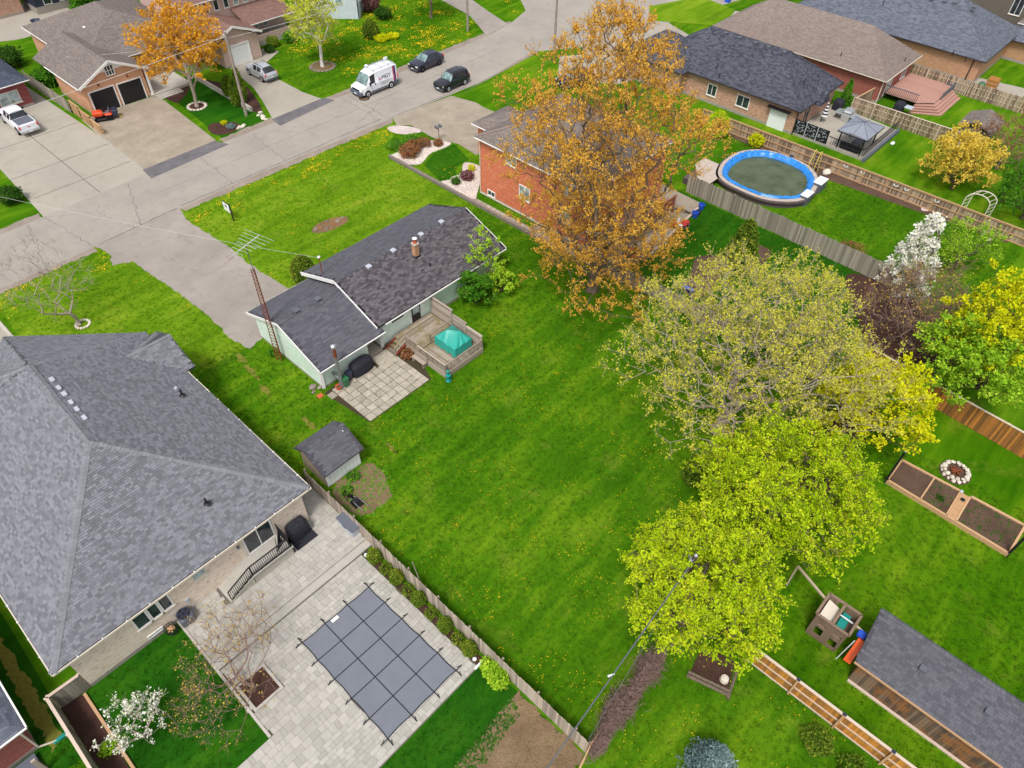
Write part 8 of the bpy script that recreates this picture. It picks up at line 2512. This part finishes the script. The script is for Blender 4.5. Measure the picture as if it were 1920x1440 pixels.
# ================================================================== grass blades and dandelions
def scatter(x0, y0, x1, y1, n, rng, dens=None):
    P = np.stack([rng.uniform(x0, x1, n), rng.uniform(y0, y1, n)], 1)
    ok = np.ones(n, bool)
    for poly in NOGRASS:
        bb0, bb1 = poly.min(0), poly.max(0)
        c = (P[:, 0] >= bb0[0]) & (P[:, 0] <= bb1[0]) & (P[:, 1] >= bb0[1]) & (P[:, 1] <= bb1[1]) & ok
        if c.any():
            idx = np.nonzero(c)[0]
            ok[idx[inpoly([tuple(q) for q in poly], P[idx, 0], P[idx, 1])]] = False
    P = P[ok]
    # keep what the photograph's surroundings can see
    d = np.stack([P[:, 0], P[:, 1], np.full(len(P), -CAM_H)], 1)
    w = d @ _f
    u, v = (d @ RIGHT) / w * FPX, (d @ UP) / w * FPX
    P = P[(w > 0) & (np.abs(u) < 1120) & (np.abs(v) < 860)]
    return P
def instances(name, label, pts, z, proto_v, proto_f, mat, scale, rng, category, tilt=.25):
    n = len(pts); k = len(proto_v)
    a = rng.uniform(0, 6.283, n); s = scale * rng.uniform(.6, 1.4, n)
    ca, sa = np.cos(a) * s, np.sin(a) * s
    X = proto_v[None, :, 0] * ca[:, None] - proto_v[None, :, 1] * sa[:, None] + pts[:, 0:1]
    Y = proto_v[None, :, 0] * sa[:, None] + proto_v[None, :, 1] * ca[:, None] + pts[:, 1:2]
    Z = proto_v[None, :, 2] * s[:, None] + z
    V = np.stack([X, Y, Z], -1).reshape(-1, 3)
    F = (proto_f[None] + (np.arange(n) * k)[:, None, None]).reshape(-1, proto_f.shape[1])
    var = np.repeat(rng.random(n), len(proto_f)) * .999
    o = np_mesh(name, V, F, var, mat, None, kind="stuff", label=label, category=category)
    return o
rg = np.random.default_rng(77)
def tuft_proto(n, seed):
    r = np.random.default_rng(seed); V = []; F = []
    for k in range(n):
        a = r.uniform(0, 6.28); b = r.uniform(0, 6.28); R_ = r.uniform(0, .1); x, y = R_ * math.cos(a), R_ * math.sin(a)
        dx, dy = math.cos(b) * .012, math.sin(b) * .012; lx, ly = r.normal() * .04, r.normal() * .04; h = r.uniform(.04, .085)
        i = len(V); V += [(x - dx, y - dy, 0), (x + dx, y + dy, 0), (x + lx, y + ly, h)]; F.append((i, i + 1, i + 2))
    return np.array(V), np.array(F)
tv, tf = tuft_proto(7, 1)
areas = [("lawn grass blades of the long back yard", 11.3, -14, 41, 41.5, 48000, "tuft"), ("lawn grass blades of the front yards", 2, 41, 47.5, 61, 20000, "tuft_front"), ("dark lawn grass blades beside the pool terrace", -8, 0, 10.9, 25, 9000, "tuft_deep"), ("lawn grass blades of the neighbouring back yards", 41.6, 2, 70, 30, 20000, "tuft"), ("lawn grass blades across the street", 44, 69, 76, 90, 8000, "tuft")]
for lab, x0, y0, x1, y1, n, mt in areas:
    P = scatter(x0, y0, x1, y1, n, rg); instances("grass_blades", lab, P, 0.004, tv, tf, mt, 1.15, rg, "grass")
# dandelion heads: little flat rosettes, denser in patches
dv = np.array([(math.cos(a) * (.03 if k % 2 else .022), math.sin(a) * (.03 if k % 2 else .022), .075) for k, a in enumerate(np.linspace(0, 2 * math.pi, 8, endpoint=False))] + [(0, 0, .1)])
df = np.array([(k, (k + 1) % 8, 8) for k in range(8)])
def dandelions(label, x0, y0, x1, y1, n, clump, spread, seed, sc=1.0):
    r = np.random.default_rng(seed)
    c = np.stack([r.uniform(x0, x1, clump), r.uniform(y0, y1, clump)], 1)
    P = c[r.integers(0, clump, n)] + r.normal(size=(n, 2)) * spread * r.random((n, 1))
    ok = np.ones(n, bool)
    for poly in NOGRASS: ok &= ~inpoly([tuple(q) for q in poly], P[:, 0], P[:, 1])
    P = P[ok]; instances("dandelions", label, P, .0, dv, df, "dandelion", sc, r, "dandelions")
dandelions("yellow dandelions scattered over the long back yard", 11.5, 3, 41, 32, 2800, 170, 1.1, 201, .75)
dandelions("yellow dandelions on the front lawns near the road", 5, 43, 46, 60.5, 500, 40, .9, 202, 1.0)
dandelions("dense yellow dandelions along the near road verge", 5, 57.5, 46, 60.3, 1500, 70, .7, 203, 1.15)
dandelions("dense yellow dandelions on the lawn behind the parked van", 50, 70.4, 73, 86, 3000, 110, 1.0, 204, 1.5)
dandelions("yellow dandelions on the lawn by the orange cedar fence", 11.5, -12, 20.3, 3.6, 450, 60, .8, 205, .8)
dandelions("yellow dandelions on the lawn at the top right road corner", 78, 72, 92, 90, 900, 40, 1.0, 206, 1.6)
# weeds in the patio joints and soil clods
def clods(label, poly, n, mat, seed, size=.07, cat="soil"):
    r = np.random.default_rng(seed); poly = [tuple(q[:2]) for q in poly]; A = np.array(poly)
    P = np.stack([r.uniform(A[:, 0].min(), A[:, 0].max(), n), r.uniform(A[:, 1].min(), A[:, 1].max(), n)], 1); P = P[inpoly(poly, P[:, 0], P[:, 1])]
    v = np.array([(1, 0, 0), (0, 1, 0), (-1, 0, 0), (0, -1, 0), (0, 0, .7)]) * size; f = np.array([(0, 1, 4), (1, 2, 4), (2, 3, 4), (3, 0, 4)])
    instances("ground_litter", label, P, .015, v, f, mat, 1.0, r, cat)
clods("dry stalks and clods in the vegetable plot", [(10.9, 8.8), (2.5, 8.3), (2.5, 3.0), (10.9, 4.5)], 2600, "dry_garden", 301)
clods("grey-green weeds along the edge of the vegetable plot", [(10.6, 8.9), (3, 8.5), (3, 7.2), (10.2, 8.0)], 1500, "leaf_dark", 309, .07, "weeds")
clods("white river stones in the shrub bed", [(41.5, 54.9), (45.2, 54.6), (47.8, 52.3), (44.8, 52.2), (42.6, 51.4)], 1500, "pale_stone", 302, .09, "gravel")
clods("white river stones along the orange brick wall", [(41.7, 47.4), (44.4, 47.2), (46.4, 46.4), (43.0, 43.6), (41.8, 43.2)], 900, "pale_stone", 303, .09, "gravel")
clods("dark soil clods in the raised beds", [(36.98, .4), (39.3, .4), (39.5, -7.1), (36.9, -7.1)], 1600, "soil", 304, .06)
for o in bpy.data.objects:
    if o.name.startswith("ground_litter") and "raised" in o["label"]: o.location.z = .23
clods("green weeds in the raised beds", [(37.0, -1.75), (39.3, -1.75), (39.5, -7.1), (36.9, -7.1)], 260, "leaf_dark", 306, .06, "weeds")
for o in bpy.data.objects:
    if o.name.startswith("ground_litter") and "weeds in the raised" in o["label"]: o.location.z = .25
clods("weeds and dry stems on the bare patch beside the shed", [(12.2, 25.9), (14.6, 25.9), (15.6, 24.6), (14.6, 22.7), (12.6, 22.4), (11.8, 23.8)], 520, "leaf_green", 307, .06, "weeds")
clods("dry leaves and stems in the front flower bed", [(28.0, 49.6), (29.0, 50.2), (30.6, 50.0), (31.6, 49.3), (31.2, 48.6), (29.6, 48.5)], 400, "leaf_rust", 308, .07, "leaf litter")

# weeds sprouting in the slab patio joints
r = np.random.default_rng(310)
wp_ = np.array([(17.35 + .61 * r.integers(1, 9) + r.normal() * .02, r.uniform(28.6, 33)) if r.random() < .5 else (r.uniform(17.4, 22.8), 28.5 + .61 * r.integers(1, 7) + r.normal() * .02) for _ in range(170)])
wv, wf = tuft_proto(6, 9)
instances("joint_weeds", "tiny weeds sprouting in the joints of the slab patio", wp_, .045, wv, wf, "tuft", .8, r, "weeds")
